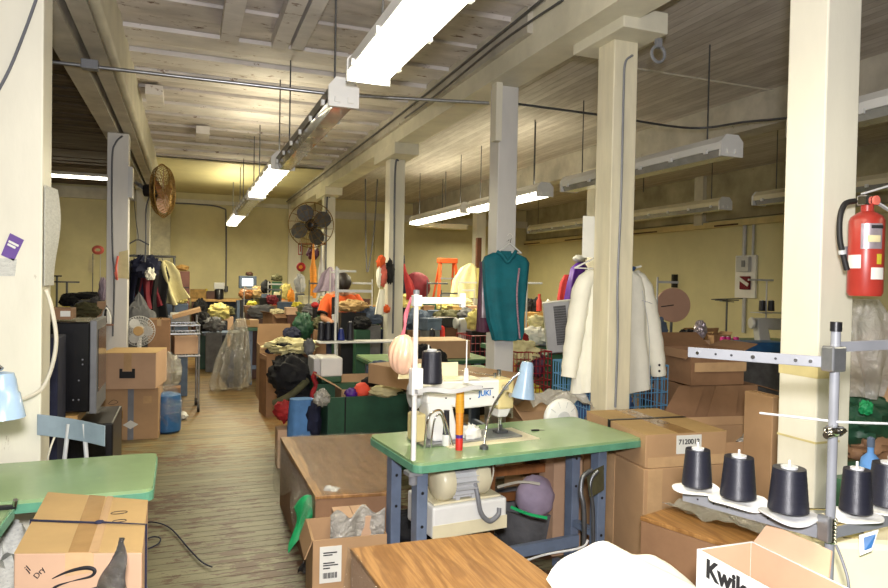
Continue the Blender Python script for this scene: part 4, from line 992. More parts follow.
# bentwood / steel folding chair seen edge-on
q = S(590, 585, 2.9)
t = T('folding_chair', 'grey steel folding chair folded upright right of the central table', 'chair', (0, 0, 0))
b = MB(); pts = [S(582, 600, 2.95), S(584, 560, 2.95), S(584, 510, 2.95), S(581, 492, 2.96), S(583, 477, 2.98), S(592, 470, 3.0)]; b.tube(bez(pts, 8), .011, 8); b.out('frame', 'darksteel', t, smooth=True)
b = MB(); pts = [S(592, 600, 3.02), S(593, 560, 3.02), S(593, 510, 3.02), S(590, 490, 3.02), S(592, 478, 3.03), S(598, 471, 3.04)]; b.tube(bez(pts, 8), .009, 8); b.out('frame', 'darksteel', t, smooth=True)
b = MB(); c0_ = S(586, 474, 2.99); c1_ = S(604, 465, 3.2); b.hexa([c0_, c1_, S(604, 490, 3.2), S(590, 498, 2.99)], [v+Vector((.012, .01, 0)) for v in (c0_, c1_, S(604, 490, 3.2), S(590, 498, 2.99))]); b.out('back_panel', 'olive', t, bevel=.004)

# ---- green bin and its contents
gl = G(328, 398, .6); gr = G(409, 394, .6)
t = T('storage_bin', 'dark green painted wooden bin behind the plastic-covered crate, filled with yarn and bags', 'bin', (gl.x-.0, gl.y, 0), math.atan2(gr.y-gl.y, gr.x-gl.x))
bw = (gr-gl).length
for n_2, d_ in (('front', (0, bw, 0, .02)), ('back', (0, bw, .48, .5)), ('side', (0, .02, .02, .48)), ('side', (bw-.02, bw, .02, .48))):
    MB().bx(*d_, 0, .6).out(n_2+'_panel', 'bingreen', t, bevel=.002)
MB().bx(0.02, bw-.02, .02, .48, 0, .02).out('bottom', 'bingreen', t)
MB().bx(.2*bw, .215*bw, -.003, 0, .1, .6).out('seam', 'black', t)
gx, gy = gl.x, gl.y
def at(px, py, d): return S(px, py, d)
carton('open carton lying in the green bin with its flap raised on the left', (gx+bw*.52, gy+.26, .3), .42, .3, .34, 0, open_={'l': (60, .2), 'r': (55, .2), 'f': (150, .05), 'b': (25, .08)})
p = at(362, 390, 5.25); MB().blob((0, 0, 0), (.062, .06, .06), .08, 3, 2, 24, 16).out('yarn_ball', 'neonpink', smooth=True, label='neon coral ball of yarn in the green bin', cat='yarn', loc=p)
p = at(351, 394, 5.2); MB().blob((0, 0, 0), (.05, .05, .045), .3, 3, 4).out('cloth_bundle', 'purple', smooth=True, label='purple fabric bundle left of the coral yarn ball', cat='cloth', loc=p)
p = at(385, 391, 5.25); MB().blob((0, 0, 0), (.12, .07, .05), .3, 3, 6).out('cloth_bundle', 'coatcream', smooth=True, label='cream cloth bundle right of the coral yarn ball', cat='cloth', loc=p)
p = at(375, 381, 5.35); MB().blob((0, 0, 0), (.11, .06, .045), .3, 3, 7).out('cloth_bundle', 'blackcloth', smooth=True, label='black cloth behind the coral yarn ball', cat='cloth', loc=p)
p = at(322, 395, 5.0); MB().blob((0, 0, -.02), (.06, .05, .06), .45, 3, 8).out('plastic_bag', 'filmheavy', smooth=True, label='crumpled clear bag at the left corner of the green bin', cat='plastic bag', loc=p)
# white box with a green base, on a low stand
p = at(328, 383, 5.45)
MB().bx(-.2, .2, -.15, .2, 0, p.z-.002).out('low_stand', 'dgreen', loc=(p.x+.1, p.y+.12, 0), label='dark green stand carrying the white box behind the green bin', cat='stand')
t = T('white_box', 'white plastic box with a green base left of the green bin', 'box', (p.x, p.y, p.z))
MB().bx(-.06, .12, -.0, .3, .05, .205).out('body', 'white', t, bevel=.015); MB().bx(-.05, .115, .005, .29, 0, .05).out('base', 'dgreen', t, bevel=.01); MB().bx(-.115, -.06, .02, .3, .04, .2).out('side_cover', 'lgrey', t, bevel=.01)
# thread stand with four black cones
def thread_stand(label, loc, pole, arm_z, arm, tray_z, tray, m='white', rotz=0, r=.01):
    t = T('thread_stand', label, 'thread stand', loc, rotz)
    MB().cyl((0, 0, 0), (0, 0, pole), r, seg=10).out('pole', m, t, smooth=True)
    if arm: MB().bx(arm[0], arm[1], -.012, .012, arm_z-.012, arm_z+.012).out('crossbar', m, t, bevel=.002)
    if tray: MB().bx(tray[0], tray[1], -.1, .1, tray_z-.012, tray_z).out('tray', m, t, bevel=.004)
    return t
q = at(335, 362, 5.85)
thread_stand('white thread stand with tall pole rising behind the white box', (q.x, q.y, .76), .85, at(345, 291, 5.85).z-.76, (0, .32), at(335, 341, 5.85).z-.76, (-.16, .55))
zt = at(335, 341, 5.85).z
for i, (px, h_) in enumerate(((321, .155), (328, .155), (334.5, .155), (350, .16))):
    v = at(px, 341, 5.88+.02*i); cone('black cone on the white tray behind the green bin, %s' % ('leftmost of the close three', 'middle of the close three', 'right one of the close three', 'standing alone on the right')[i], (v.x, v.y, zt+.001), h=h_, r0=.034, r1=.028, seg=18, group='black cones on the tray behind the green bin')
v = at(341, 338, 5.93); cone('blue thread cone behind the black ones on the white tray', (v.x, v.y, zt+.001), 'bluethread', .1, .035, .02, seg=14)
# ---- pile along the aisle
q = G(262, 418, 0); 
carton('tall brown carton at the aisle side of the pile, near the black jacket', (q.x+.17, q.y+.2, 0), .3, .34, .66, .12, m='cartond', open_={'l': (175, .05)})
q = at(257, 375, 8.2)
carton('open carton farther up the aisle with its wide flap standing up', (q.x+.23, q.y+.1, 0), .42, .4, .68, .0, m='carton', open_={'b': (-8, .24), 'f': (165, .04)})
q = at(292, 380, 5.7)
cl = T('jacket_pile', 'black jacket heaped on the cartons beside the aisle, left of the white box', 'jacket', (q.x, q.y, q.z))
MB().blob((0, 0, .05), (.19, .2, .16), .3, 2.2, 21, 28, 18).out('body', 'blackcloth', cl, smooth=True)
MB().blob((.03, -.04, -.1), (.15, .16, .1), .35, 2.6, 22, 24, 14).out('lower_fold', 'blackcloth', cl, smooth=True)
MB().tube(bez([(.1, -.17, .02), (0, -.22, -.06), (-.1, -.23, -.12), (-.18, -.2, -.16)], 6), [.03]*18+[.014], 8).out('sleeve', 'olive', cl, smooth=True)
v = at(291, 349, 5.9)
heap('pale yellow and white fur trim lying on top of the black jacket', (v.x, v.y, v.z-.05), (.21, .16, .07), 'coatcream', 'fur_trim', 'cloth', .45, 31, freq=4)
v = at(271, 351, 5.85); MB().blob((0, 0, 0), (.05, .05, .025), .3, 3, 2).out('dark_scrap', 'navy', smooth=True, loc=v, label='dark navy scrap at the left end of the fur trim', cat='cloth')
v = at(286, 345, 5.8); MB().blob((0, 0, 0), (.09, .05, .02), .3, 3, 3).out('dark_scrap', 'blackcloth', smooth=True, loc=v, label='black scrap lying on the fur trim', cat='cloth')
v = at(309, 347, 5.8); MB().blob((0, 0, 0), (.05, .04, .07), .3, 3, 4).out('cloth_bundle', 'greycloth', smooth=True, loc=v, label='pale grey knotted cloth at the right end of the fur trim', cat='cloth')
v = at(301, 420, 5.3)
b = MB(); b.loft([(0, 0, .17, .09, .07), (0, 0, .05, .1, .08), (.005, 0, -.08, .11, .09), (.01, 0, -.2, .11, .09), (.01, 0, -v.z+.0, .12, .1)], 40, .1, 6, 1); b.out('denim_roll', 'bluecloth', smooth=True, loc=v, label='sky blue folded cloth standing below the black jacket', cat='cloth')
v = at(284, 411, 5.35); MB().blob((0, 0, 0), (.08, .09, .08), .4, 3, 6).out('plastic_bag', 'redcloth', smooth=True, loc=v, label='shiny red plastic bag left of the sky blue cloth', cat='plastic bag')
v = at(284, 430, 5.35); MB().bx(-.06, .06, -.08, .08, -v.z, .02).out('striped_parcel', 'cartonp', loc=v, label='pinkish cardboard parcel under the red plastic bag', cat='parcel', bevel=.008)
b = MB(); v = at(315, 388, 5.4); b.tube(bez([(.0, 0, .13), (-.01, .01, .08), (.01, 0, .02), (-.02, 0, -.05), (0, 0, -.14)], 6), [.012, .02, .012, .018, .02, .025]+[.02]*18+[.03], 8); b.out('ribbon', 'redcloth', smooth=True, loc=v, label='bright red ribbon hanging between the black jacket and the white box', cat='ribbon')
v = at(314, 420, 5.25); MB().blob((0, 0, 0), (.06, .07, .14), .35, 2, 7).out('cloth_bundle', 'navy', smooth=True, loc=v, label='dark blue cloth between the sky blue cloth and the green bin', cat='cloth')

# ---- cartons behind the central table
pt = G(420, 372, .76)
sewing_table('pale green table behind the central sewing machine, covered with cartons', (1.68, 4.85, 0), L=.78, W=.6, h=.76, rotz=.0, r=.02)
zz = .762
v1 = G(427, 360, .92); 
c1 = carton('long flat brown carton with a green and white label, behind the sewing machine', (2.07, 4.62, zz), .4, .42, .16, 0) if False else None
def carton_px(label, bl, br, fl, h, ztop, m='carton', **k):
    a_ = G(*fl, ztop); b2 = G(*br, ztop); c2 = G(*bl, ztop)
    d2 = (a_-c2); w2 = (b2-c2); ang = math.atan2(w2.y, w2.x); dl = abs(d2.dot(Vector((-math.sin(ang), math.cos(ang), 0))))
    cen_ = c2+w2/2-Vector((-math.sin(ang), math.cos(ang), 0))*dl/2
    return carton(label, (cen_.x, cen_.y, ztop-h), w2.length, dl, h, ang, m=m, **k), w2.length, dl
# flat box: corners back-left (427,358) front-left (477,381) front-right (529,374)
a_ = G(478, 381, .9); b2 = G(529, 374, .9); c2 = G(427, 358, .9)
wv = b2-a_; ang = math.atan2(wv.y, wv.x); nn = Vector((-math.sin(ang), math.cos(ang), 0)); dl = (c2-a_).dot(nn)
cen_ = a_+wv/2+nn*dl/2
o = carton('long flat brown carton with a green and white end label, behind the sewing machine', (cen_.x, cen_.y, .762), wv.length, dl, .138, ang, m='carton')
MB().bx(-wv.length/2+.0, -wv.length/2+.13, -dl/2-.003, -dl/2-.0005, .03, .12).out('white_label', 'paper', o); MB().bx(-wv.length/2+.1, -wv.length/2+.13, -dl/2-.004, -dl/2-.003, .03, .12).out('green_stripe', 'emerald', o)
b = MB()
for x in (.0, .07):
    b.tube([(x+.02*math.cos(a), -dl/2-.003, .09+.018*math.sin(a)) for a in [2*PI*i/14 for i in range(14)]], .0018, 4, closed=True)
b.out('handling_mark', 'ink', o)
v = S(440, 339, 6.4)
t_ = carton('brown carton with a yellowish top behind the white thread stand', (v.x, v.y+.2, .762), .62, .45, v.z-.762-.02, -.05, m='carton', taped=False)
MB().box((0, 0, v.z-.762-.018), (.62, .45, .003)).out('top_flap', 'cartony', t_)
sewing_table('dark green edged table under the yellow-topped carton', (v.x-.7, v.y-.12, 0), L=1.2, W=.6, h=.76, top='green', edge='dgreen', r=.02)
for i, (px, py, r_, m_, lb) in enumerate(((423, 356, (.09, .07, .1), 'blackcloth', 'black cloth bundle hanging behind the peach pouch'), (437, 360, (.09, .07, .09), 'blackcloth', 'black pointed bag behind the single black cone'), (404, 352, (.07, .06, .07), 'greycloth', 'grey cloth near the peach pouch'), (383, 366, (.13, .08, .045), 'slate', 'slate blue machine cover left of the peach pouch'))):
    v = S(px, py, 5.7); heap(lb, (v.x, v.y, v.z-r_[2]), r_, m_, 'cloth_bundle', 'cloth', .35, 40+i)
# ================================================================== right of the central table
def corner_box(label, BL, FL, FR, ztop, zbot, m, **k):
    a_ = G(*FL, ztop); b2 = G(*FR, ztop); c2 = G(*BL, ztop)
    wv = b2-a_; ang = math.atan2(wv.y, wv.x); nn = Vector((-math.sin(ang), math.cos(ang), 0)); dl = (c2-a_).dot(nn)
    cn = a_+wv/2+nn*dl/2
    return carton(label, (cn.x, cn.y, zbot), wv.length, dl, ztop-zbot, ang, m=m, **k), wv.length, dl
B1, w1, d1 = corner_box('brown carton with a black strap and a numbered label beside the central table', (584, 411), (646, 435), (727, 431), .785, .625, 'carton', taped=False)
MB().bx(-w1/2, w1/2, -d1/2, d1/2, .1585, .161).out('top_flap', 'cartony', B1)
MB().bx(-.05, .05, -d1/2-.001, d1/2, .161, .1622).out('tape', 'tape', B1)
b = MB(); b.bx(-w1/2-.002, w1/2+.002, .03, .055, .161, .164); b.bx(-w1/2-.004, -w1/2-.001, .03, .055, 0, .164); b.out('strap', 'black', B1)
MB().bx(-.06, .08, -d1/2-.003, -d1/2-.0005, .06, .15).out('number_label', 'paper', B1)
text('number', '7120012', .034, (.01, -d1/2-.0036, .117), (PI/2, 0, 0), 'ink', B1, bold=.0006)
MB().bx(-w1/2+.012, w1/2-.012, -d1/2-.0025, -d1/2-.0005, .0, .05).out('side_tape', 'cleartape', B1)
a_ = B1.location
B0 = carton('tall brown carton under the strapped carton, right of the central table', (a_.x+.0, a_.y+.0, 0), w1*1.04, d1*1.02, .622, B1.rotation_euler.z, m='carton', taped=False)
MB().bx(-w1*.52-.003, -w1*.52-.0005, -.04, .04, 0, .62).out('tape', 'cleartape', B0); MB().bx(-w1/2+.01, -w1/2+.09, -d1*.51-.0028, -d1*.51-.0006, 0, .62).out('corner_tape', 'cleartape', B0)
MB().bx(.0, .07, -d1*.51-.0028, -d1*.51-.0006, .36, .39).out('small_label', 'paperold', B0)

# open carton with wrapped goods, white lid
oc = carton('open carton full of clear bags behind the right end of the central table', (S(548, 408, 4.35).x, S(548, 408, 4.35).y, 0), .46, .32, .64, -.1, open_={'l': (35, .14), 'r': (60, .1), 'f': (160, .1), 'b': (20, .12)})
b = MB(); q = S(552, 402, 4.05)
b.grid(lambda u, v: (q.x-.2+.42*u, q.y-.13+.26*v+.02*math.sin(9*u), q.z-.0+.05*math.sin(PI*v)+.025*math.sin(11*u+4*v)+.03*noise.noise(Vector((u*6, v*6, 1)))), 30, 16, .0015); b.out('plastic_bag', 'filmheavy', smooth=True, label='wrinkled clear bag across the top of the open carton by the central table', cat='plastic bag')
heap('brown wrapped goods inside the open carton by the central table', (q.x, q.y, .35), (.18, .13, .13), 'cartond', 'wrapped_goods', 'goods', .2, 3)
v = S(562, 418, 3.75); t = T('plastic_dish', 'white round ribbed plastic dish standing behind the right end of the central table', 'lid', v)
fac = (-fw).to_track_quat('Z', 'Y').to_matrix().to_4x4() @ Matrix.Rotation(.35, 4, 'Y')
MB().lathe([(.03, .012), (.085, .012), (.105, .0), (.108, -.012), (.1, -.03)], (0, 0, 0), 36, fac, False, True).out('dish', 'white', t, smooth=True)
b = MB(); b.lathe([(.035, .012), (.04, .024), (.03, .026)], (0, 0, 0), 24, fac)
for k in range(10):
    a = 2*PI*k/10; d = fac @ Vector((math.cos(a)*.06, math.sin(a)*.06, .013)); e = fac @ Vector((math.cos(a)*.095, math.sin(a)*.095, .011)); b.tube([d, e], .0025, 5)
b.out('hub_and_ribs', 'lgrey', t, smooth=True)
MB().bx(-.08, .1, -.08, .08, 0, v.z-.112).out('lid_rest_box', 'cartonp', loc=(v.x, v.y+.02, 0), label='pinkish carton holding up the white round lid', cat='box')

# ---- garments on hangers
def hanger(parent, z, wdt, m='white', thick=.006):
    b = MB(); b.tube([(-wdt/2, 0, z-.07), (0, 0, z), (wdt/2, 0, z-.07)], thick, 8); b.tube([(-wdt/2, 0, z-.07), (wdt/2, 0, z-.07)], thick*.7, 6)
    b.tube(bez([(0, 0, z), (0, 0, z+.03), (.022, 0, z+.05), (0, 0, z+.075), (-.02, 0, z+.055)], 5), .003, 6)
    b.out('hanger', m, parent, smooth=True)
yv = 4.66-.08-.06
vt = T('vest', 'teal sleeveless dress with a braided stripe, hanging on the front of the slim post', 'garment', (2.255, yv, 0))
def vz(py): return YY(505, py, yv).z
def vx(px, py=300): return YY(px, py, yv).x-2.255
rows = []
for py, xl, xr, dy_ in ((253, 492, 516, .02), (257, 484, 525, .035), (262, 482, 528, .045), (275, 483, 527, .05), (290, 484, 526, .05), (305, 486, 525, .05), (320, 488, 524, .05), (332, 492, 524, .05), (340, 494, 522, .045)):
    rows.append(((vx(xl)+vx(xr))/2, 0, vz(py), (vx(xr)-vx(xl))/2, dy_))
MB().loft(rows, 64, .14, 9, 1).out('dress', 'teal', vt, smooth=True)
b = MB(); zs = [vz(p) for p in (252, 250, 253)]
b.tube(bez([(vx(494), -.03, vz(252)), (vx(499), -.05, vz(256)), (vx(503), -.06, vz(262)), (vx(508), -.055, vz(257)), (vx(513), -.03, vz(251))], 5), .014, 8); b.out('collar', 'teal', vt, smooth=True)
MB().bx(vx(499), vx(509), -.022, -.01, vz(262), vz(251)).out('neck_lining', 'teal', vt)
b = MB(); b.tube(bez([(vx(515.5), -.052, vz(268)), (vx(513), -.062, vz(290)), (vx(514), -.063, vz(312)), (vx(517), -.06, vz(338))], 8), .007, 6); b.out('braid', 'pinkbraid', vt, smooth=True)
hanger(vt, vz(243), .2)
MB().tube(bez([(0, -.005, vz(243)), (.01, 0, vz(238)), (0, .02, vz(240)), (0, .052, vz(241))], 5), .003, 6).out('hook', 'chrome', vt, smooth=True)
v2 = T('velvet_garment', 'plum and silver garment hanging behind the left edge of the teal dress', 'garment', (YY(485, 300, yv).x, yv+.03, 0))
b = MB(); z0_ = vz(262); z1_ = vz(332); b.loft([(.0, .03, z0_, .02, .02), (.01, .03, vz(280), .035, .03), (.01, .03, vz(310), .045, .03), (.03, .03, z1_, .07, .03)], 30, .2, 5, 3); b.out('body', 'plum', v2, smooth=True)
b = MB(); b.loft([(.0, .0, vz(270), .01, .01), (.0, .0, vz(295), .018, .012), (.01, .0, vz(318), .028, .012)], 16, .2, 3, 1); b.out('silver_panel', 'silver', v2, smooth=True)

yj = 3.38+.1+.09
jk = T('white_jacket', 'long white cotton jacket with buttoned cuffs hanging behind the broad middle post', 'jacket', (2.38, yj, 0))
def jz(py, px=615): return YY(px, py, yj).z
def jx(px, py=330): return YY(px, py, yj).x-2.38
rows = []
for py, xl, xr, dy_ in ((268, 602, 626, .03), (271, 592, 634, .05), (277, 585, 642, .07), (290, 583, 645, .075), (310, 581, 645, .08), (335, 578, 644, .085), (360, 576, 647, .09), (385, 573, 648, .095), (390, 573, 648, .095)):
    rows.append(((jx(xl, py)+jx(xr, py))/2, 0, jz(py), (jx(xr, py)-jx(xl, py))/2, dy_))
MB().loft(rows, 72, .12, 8, 2).out('body', 'coat', jk, smooth=True)
def sleeve(pts, rs, m='coat', par=None, seed=0):
    P_ = bez(pts, 6); R_ = []
    n_ = len(P_)
    for i in range(n_):
        f = i/(n_-1)*(len(rs)-1); k = min(int(f), len(rs)-2); R_.append((rs[k]+(rs[k+1]-rs[k])*(f-k))*(1+.05*math.sin(i*1.9+seed)))
    return MB().tube(P_, R_, 18).out('sleeve', m, par, smooth=True)
sleeve([(jx(593, 275), 0, jz(275)), (jx(583, 285), 0, jz(288)), (jx(577), 0, jz(318)), (jx(571, 350), -.01, jz(352)), (jx(567, 370), -.02, jz(375))], [.045, .062, .06, .055, .046], par=jk)
rs = sleeve([(jx(634, 275), 0, jz(275)), (jx(643, 285), 0, jz(287)), (jx(650), 0, jz(318)), (jx(655, 350), -.01, jz(352)), (jx(657, 370), -.02, jz(377))], [.045, .06, .058, .053, .046], par=jk, seed=2)
for px, py in ((653.5, 365), (653.5, 371)): MB().blob((jx(px, py)-.008, -.068, jz(py)), (.008, .006, .008), 0, 1, 0, 10, 6).out('cuff_button', 'ink', jk, smooth=True)
b = MB(); b.tube([(jx(633), -.082, jz(300)), (jx(637), -.09, jz(301)), (jx(643), -.085, jz(303))], .0025, 5); b.out('yoke_seam', 'lgrey', jk)
b = MB(); b.tube(bez([(jx(634, 300), -.08, jz(290)), (jx(640, 300), -.095, jz(330)), (jx(641), -.1, jz(385))], 6), .0025, 5); b.out('back_seam', 'lgrey', jk)
MB().blob((jx(626, 272), 0, jz(268)), (.07, .05, .02), .15, 2, 2).out('collar', 'denim', jk, smooth=True)
hanger(jk, jz(258), .3)
b = MB(); b.tube([(jx(632, 267), -.0, jz(268)), (jx(641, 266), 0, jz(265.5))], .007, 8); b.out('hanger_tip', 'coat', jk, smooth=True)
# white sheet on the back of the same post
MB().box((2.35, 3.38+.095, YY(612, 238, 3.47).z), (.26, .004, .25)).out('paper_sheet', 'paper', label='white paper sheet sticking out on both sides behind the broad middle post', cat='paper')

# blue wire cart and denim under the jacket
def wire_basket(t, x0, x1, y0, y1, z0, z1, m, n=10, nz=5, r=.0035, name='basket'):
    b = MB()
    for k in range(nz+1):
        z = z0+(z1-z0)*k/nz; b.tube([(x0, y0, z), (x1, y0, z), (x1, y1, z), (x0, y1, z)], r*(1.8 if k == nz else 1), 5, closed=True)
    for k in range(n+1):
        x = x0+(x1-x0)*k/n
        b.tube([(x, y0, z1), (x, y0, z0), (x, y1, z0), (x, y1, z1)], r, 5)
    for k in range(1, n):
        y = y0+(y1-y0)*k/n; b.tube([(x0, y, z1), (x0, y, z0), (x1, y, z0), (x1, y, z1)], r, 5)
    return b.out(name, m, t)
v = S(622, 400, 4.35)
t = T('wire_cart', 'pale blue wire cart holding denim behind the white jacket', 'cart', (v.x, v.y, 0)); wire_basket(t, -.28, .32, -.05, .4, .45, v.z+.22, 'bluewire', 14, 6)
for x in (-.26, .3):
    for y in (-.03, .38): MB().cyl((x, y, 0), (x, y, .46), .012, seg=8).out('leg', 'bluewire', t)
heap('blue denim trousers folded in the pale blue wire cart', (v.x-.05, v.y+.15, .5), (.22, .14, .16), 'denim', 'denim_bundle', 'trousers', .25, 61)
# red shopping cart
v = S(533, 375, 5.5)
t = T('shopping_cart', 'red wire shopping cart behind the slim post', 'shopping cart', (v.x, v.y, 0)); wire_basket(t, -.15, .17, 0, .5, .52, S(533, 352, 5.5).z, 'redplastic', 9, 7)
for x in (-.13, .15):
    for y in (.03, .47): MB().cyl((x, y, 0), (x, y, .53), .012, seg=8).out('leg', 'redplastic', t); 
    for y in (.03, .47): MB().cyl((x-.012, y, .05), (x+.012, y, .05), .05, seg=14).out('wheel', 'black', t)
heap('white and black bundle inside the red shopping cart', (v.x-.03, v.y+.15, .82), (.14, .16, .1), 'coatcream', 'cloth_bundle', 'cloth', .35, 62)
heap('purple cloth at the right of the red shopping cart', (v.x+.09, v.y+.12, .7), (.06, .09, .12), 'plum', 'cloth_bundle', 'cloth', .3, 63)
heap('yellow cloth low in the red shopping cart', (v.x+.02, v.y+.12, .54), (.12, .1, .06), 'brightyellow', 'cloth_bundle', 'cloth', .3, 64)
v = S(475, 345, 7.2)
t = T('shopping_cart', 'red wire shopping cart left of the slim post, farther back', 'shopping cart', (v.x, v.y, 0)); wire_basket(t, -.05, .45, 0, .4, .5, S(475, 336, 7.2).z, 'redplastic', 9, 5)
for x in (-.03, .43):
    for y in (.03, .37): MB().cyl((x, y, 0), (x, y, .51), .014, seg=8).out('leg', 'redplastic', t)
v = S(518, 346, 5.9); heap('red glossy bundle hanging below the teal dress', (v.x, v.y, v.z-.1), (.1, .08, .12), 'redcloth', 'cloth_bundle', 'cloth', .3, 66)
# window air conditioner
v = S(572, 325, 6.0)
t = T('air_conditioner', 'light grey louvred air conditioner tilted beside the white jacket', 'air conditioner', (v.x, v.y, v.z-.24), -.25, tilt=(0, math.radians(-7), math.radians(-28)))
MB().bx(-.21, .3, 0, .35, 0, .46).out('casing', 'lgrey', t, bevel=.01)
for k, (x0, x1) in enumerate(((-.12, -.01), (.03, .15), (.19, .27))):
    MB().bx(x0, x1, -.006, .002, .07, .42).out('grille', 'greycloth', t)
    b = MB()
    for i in range(15): b.bx(x0, x1, -.012, -.005, .08+i*.0225, .086+i*.0225)
    b.out('louvres', 'grey', t)['kind'] = 'stuff'
MB().bx(-.3, .45, -.05, .4, 0, v.z-.27).out('storage_cabinet', 'dgreen', loc=(v.x, v.y+.1, 0), label='dark green cabinet holding the grey air conditioner', cat='cabinet')
# white bags on a dark green table
v = S(541, 345, 6.6)
sewing_table('dark green table carrying white plastic bags, right of the teal dress', (v.x-.4, v.y, 0), L=1.0, W=.6, h=.86, top='dgreen', edge='dgreen')
for i, (px, py, r_, m_) in enumerate(((534, 336, (.13, .1, .09), 'coat'), (545, 338, (.12, .1, .08), 'lgrey'), (537, 322, (.1, .08, .07), 'coatcream'), (548, 325, (.09, .08, .08), 'yellowcloth'))):
    q = S(px, py, 6.75+.1*i); heap(('white plastic bag on the dark green table, left one', 'pale grey bag on the dark green table, right one', 'cream bag above the white one on the dark green table', 'yellowish bag beside the air conditioner')[i], (q.x, q.y, q.z-r_[2]), r_, m_, 'plastic_bag', 'plastic bag', .35, 70+i)
# purple and red satin hanging on the right bay post
v = S(577, 285, 8.66)
t = T('purple_dress', 'purple satin dress hanging on the ivory post behind the white jacket', 'garment', v)
b = MB(); b.loft([(0.05, 0, .3, .04, .03), (.03, 0, .22, .12, .05), (.0, 0, 0, .14, .06), (-.03, 0, -.25, .15, .07), (-.03, 0, -.45, .16, .07)], 40, .2, 7, 5); b.out('dress', 'purple', t, smooth=True)
MB().loft([(.13, -.05, .2, .04, .03), (.12, -.05, .05, .06, .03), (.12, -.06, -.1, .05, .03)], 20, .3, 5, 5).out('patterned_scarf', 'newsprint', t, smooth=True)
MB().blob((.03, 0, .34), (.1, .06, .05), .2, 2, 3).out('cover', 'lgrey', t, smooth=True)
v = S(567, 290, 8.72); b = MB(); b.loft([(0, 0, .2, .04, .03), (0, 0, .1, .1, .05), (-.01, 0, -.1, .12, .06), (0, 0, -.4, .13, .06)], 30, .2, 6, 5); b.out('red_dress', 'redcloth', smooth=True, loc=v, label='red patterned dress hanging left of the purple satin dress', cat='garment')

# ---- right wall bay
def R5(px, py, d): return S(px, py, d)
v = R5(673, 305, 7.0)
t = T('round_board', 'dusty pink round board with a dark pointer standing in the right bay', 'board', v); f2 = (-fw).to_track_quat('Z', 'Y').to_matrix().to_4x4()
MB().lathe([(.178, -.012), (.18, 0), (.178, .012)], (0, 0, 0), 48, f2).out('disc', 'disc', t, smooth=True)
MB().tube([f2 @ Vector((-.13, -.02, .02)), f2 @ Vector((0, .0, .02))], .005, 6).out('pointer', 'black', t)
MB().cyl((0, .02, -.17), (0, .04, -v.z+.0), .015, seg=8).out('stand', 'darksteel', t)
q = R5(656, 340, 6.9); thread_stand('silver thread stand with a pale crossbar left of the pink round board', (q.x, q.y, .0), R5(656, 277, 6.9).z, R5(660, 282, 6.9).z, (0, .26), None, None, 'lgrey')
v = R5(675, 282, 9.5); MB().box((0, 0, 0), (.12, .05, .23)).out('switch_box', 'black', loc=(7.96, YY(675, 282, 9).y if False else XX(675, 281, 7.96).y, XX(675, 281, 7.96).z), label='small dark electrical box on the cream right wall above the pink round board', cat='switch box', bevel=.005)
q = XX(745, 275, 7.95)
t = T('electrical_panel', 'white electrical panel with switches on the right wall between the posts', 'electrical panel', (7.97, q.y, q.z))
MB().bx(-.02, .02, -.2, .2, -.35, .3).out('back_board', 'white', t, bevel=.004)
MB().bx(-.09, -.02, -.12, .12, .05, .28).out('meter_box', 'lgrey', t, bevel=.01); MB().bx(-.1, -.09, -.06, .0, .12, .22).out('dial', 'grey', t)
MB().bx(-.07, -.02, -.12, .06, -.22, -.02).out('red_switch', 'darkred', t, bevel=.01); MB().box((-.075, -.02, -.1), (.01, .22, .05), rot=(.5, 0, 0)).out('white_strip', 'paper', t)
b = MB(); b.tube([(0, .05, .3), (0, .05, 2.44-q.z)], .03, 8); b.out('conduit', 'lgrey', t, smooth=True); MB().tube([(0, -.12, .3), (0, -.12, 2.44-q.z)], .02, 8).out('thin_conduit', 'lgrey', t, smooth=True); MB().tube([(0, .02, -.35), (0, .02, .8-q.z)], .03, 8).out('lower_conduit', 'lgrey', t, smooth=True)
# T-shaped racks
def rack(px, py, d, w_, lab, m='darksteel', zb=.76, arms=3):
    v = S(px, py, d); t = T('thread_rack', lab, 'thread rack', (v.x, v.y, zb))
    h_ = v.z-zb; MB().cyl((0, 0, 0), (0, 0, h_), .012, seg=8).out('pole', m, t)
    for k in range(arms):
        a = (-.25, .12, .45)[k % 3]; MB().box((0, 0, h_-.015*k), (w_, .03, .012), rot=(0, .04*(k-1), a)).out('arm', m, t)
    return t
rack(727, 299, 8.3, .4, 'dark thread rack with three crossed arms on the far right table')
te = S(735, 335, 8.6)
sewing_table('dark green table along the right wall, behind the near post', (te.x-1.2, te.y-.1, 0), L=2.2, W=.7, h=.8, top='dgreen', edge='dgreen', rotz=-.1)
for i, (px, w_) in enumerate(((723, 0), (728, 0), (736, 0))):
    v = S(px, 340, 7.7); cone('magenta thread cone on the far right table, %s' % ('leftmost of three', 'middle of three', 'rightmost of three')[i], (v.x, v.y, .803), 'magenta', .12, .05, .03, seg=14, group='magenta cones')
m1 = sewing_machine('pale sewing machine on the far right table below the electrical panel', (S(752, 332, 8.4).x, S(752, 332, 8.4).y, .803), -.3, m='lgrey', m2='grey', s=1.15, simple=True)
for i, px in enumerate((762, 771)):
    v = S(px, 311, 8.42); cone('black cone standing high above the far right sewing machine, %s' % ('left of two', 'right of two')[i], (v.x, v.y, v.z), h=.13, r0=.04, r1=.036, seg=14)
v = S(766, 312, 8.42); q = (v.x, v.y, .0); t = thread_stand('thread stand holding two black cones by the right wall', q, 1.6, 1.59, (-.3, .1), v.z-.002, (-.16, .16), 'lgrey')
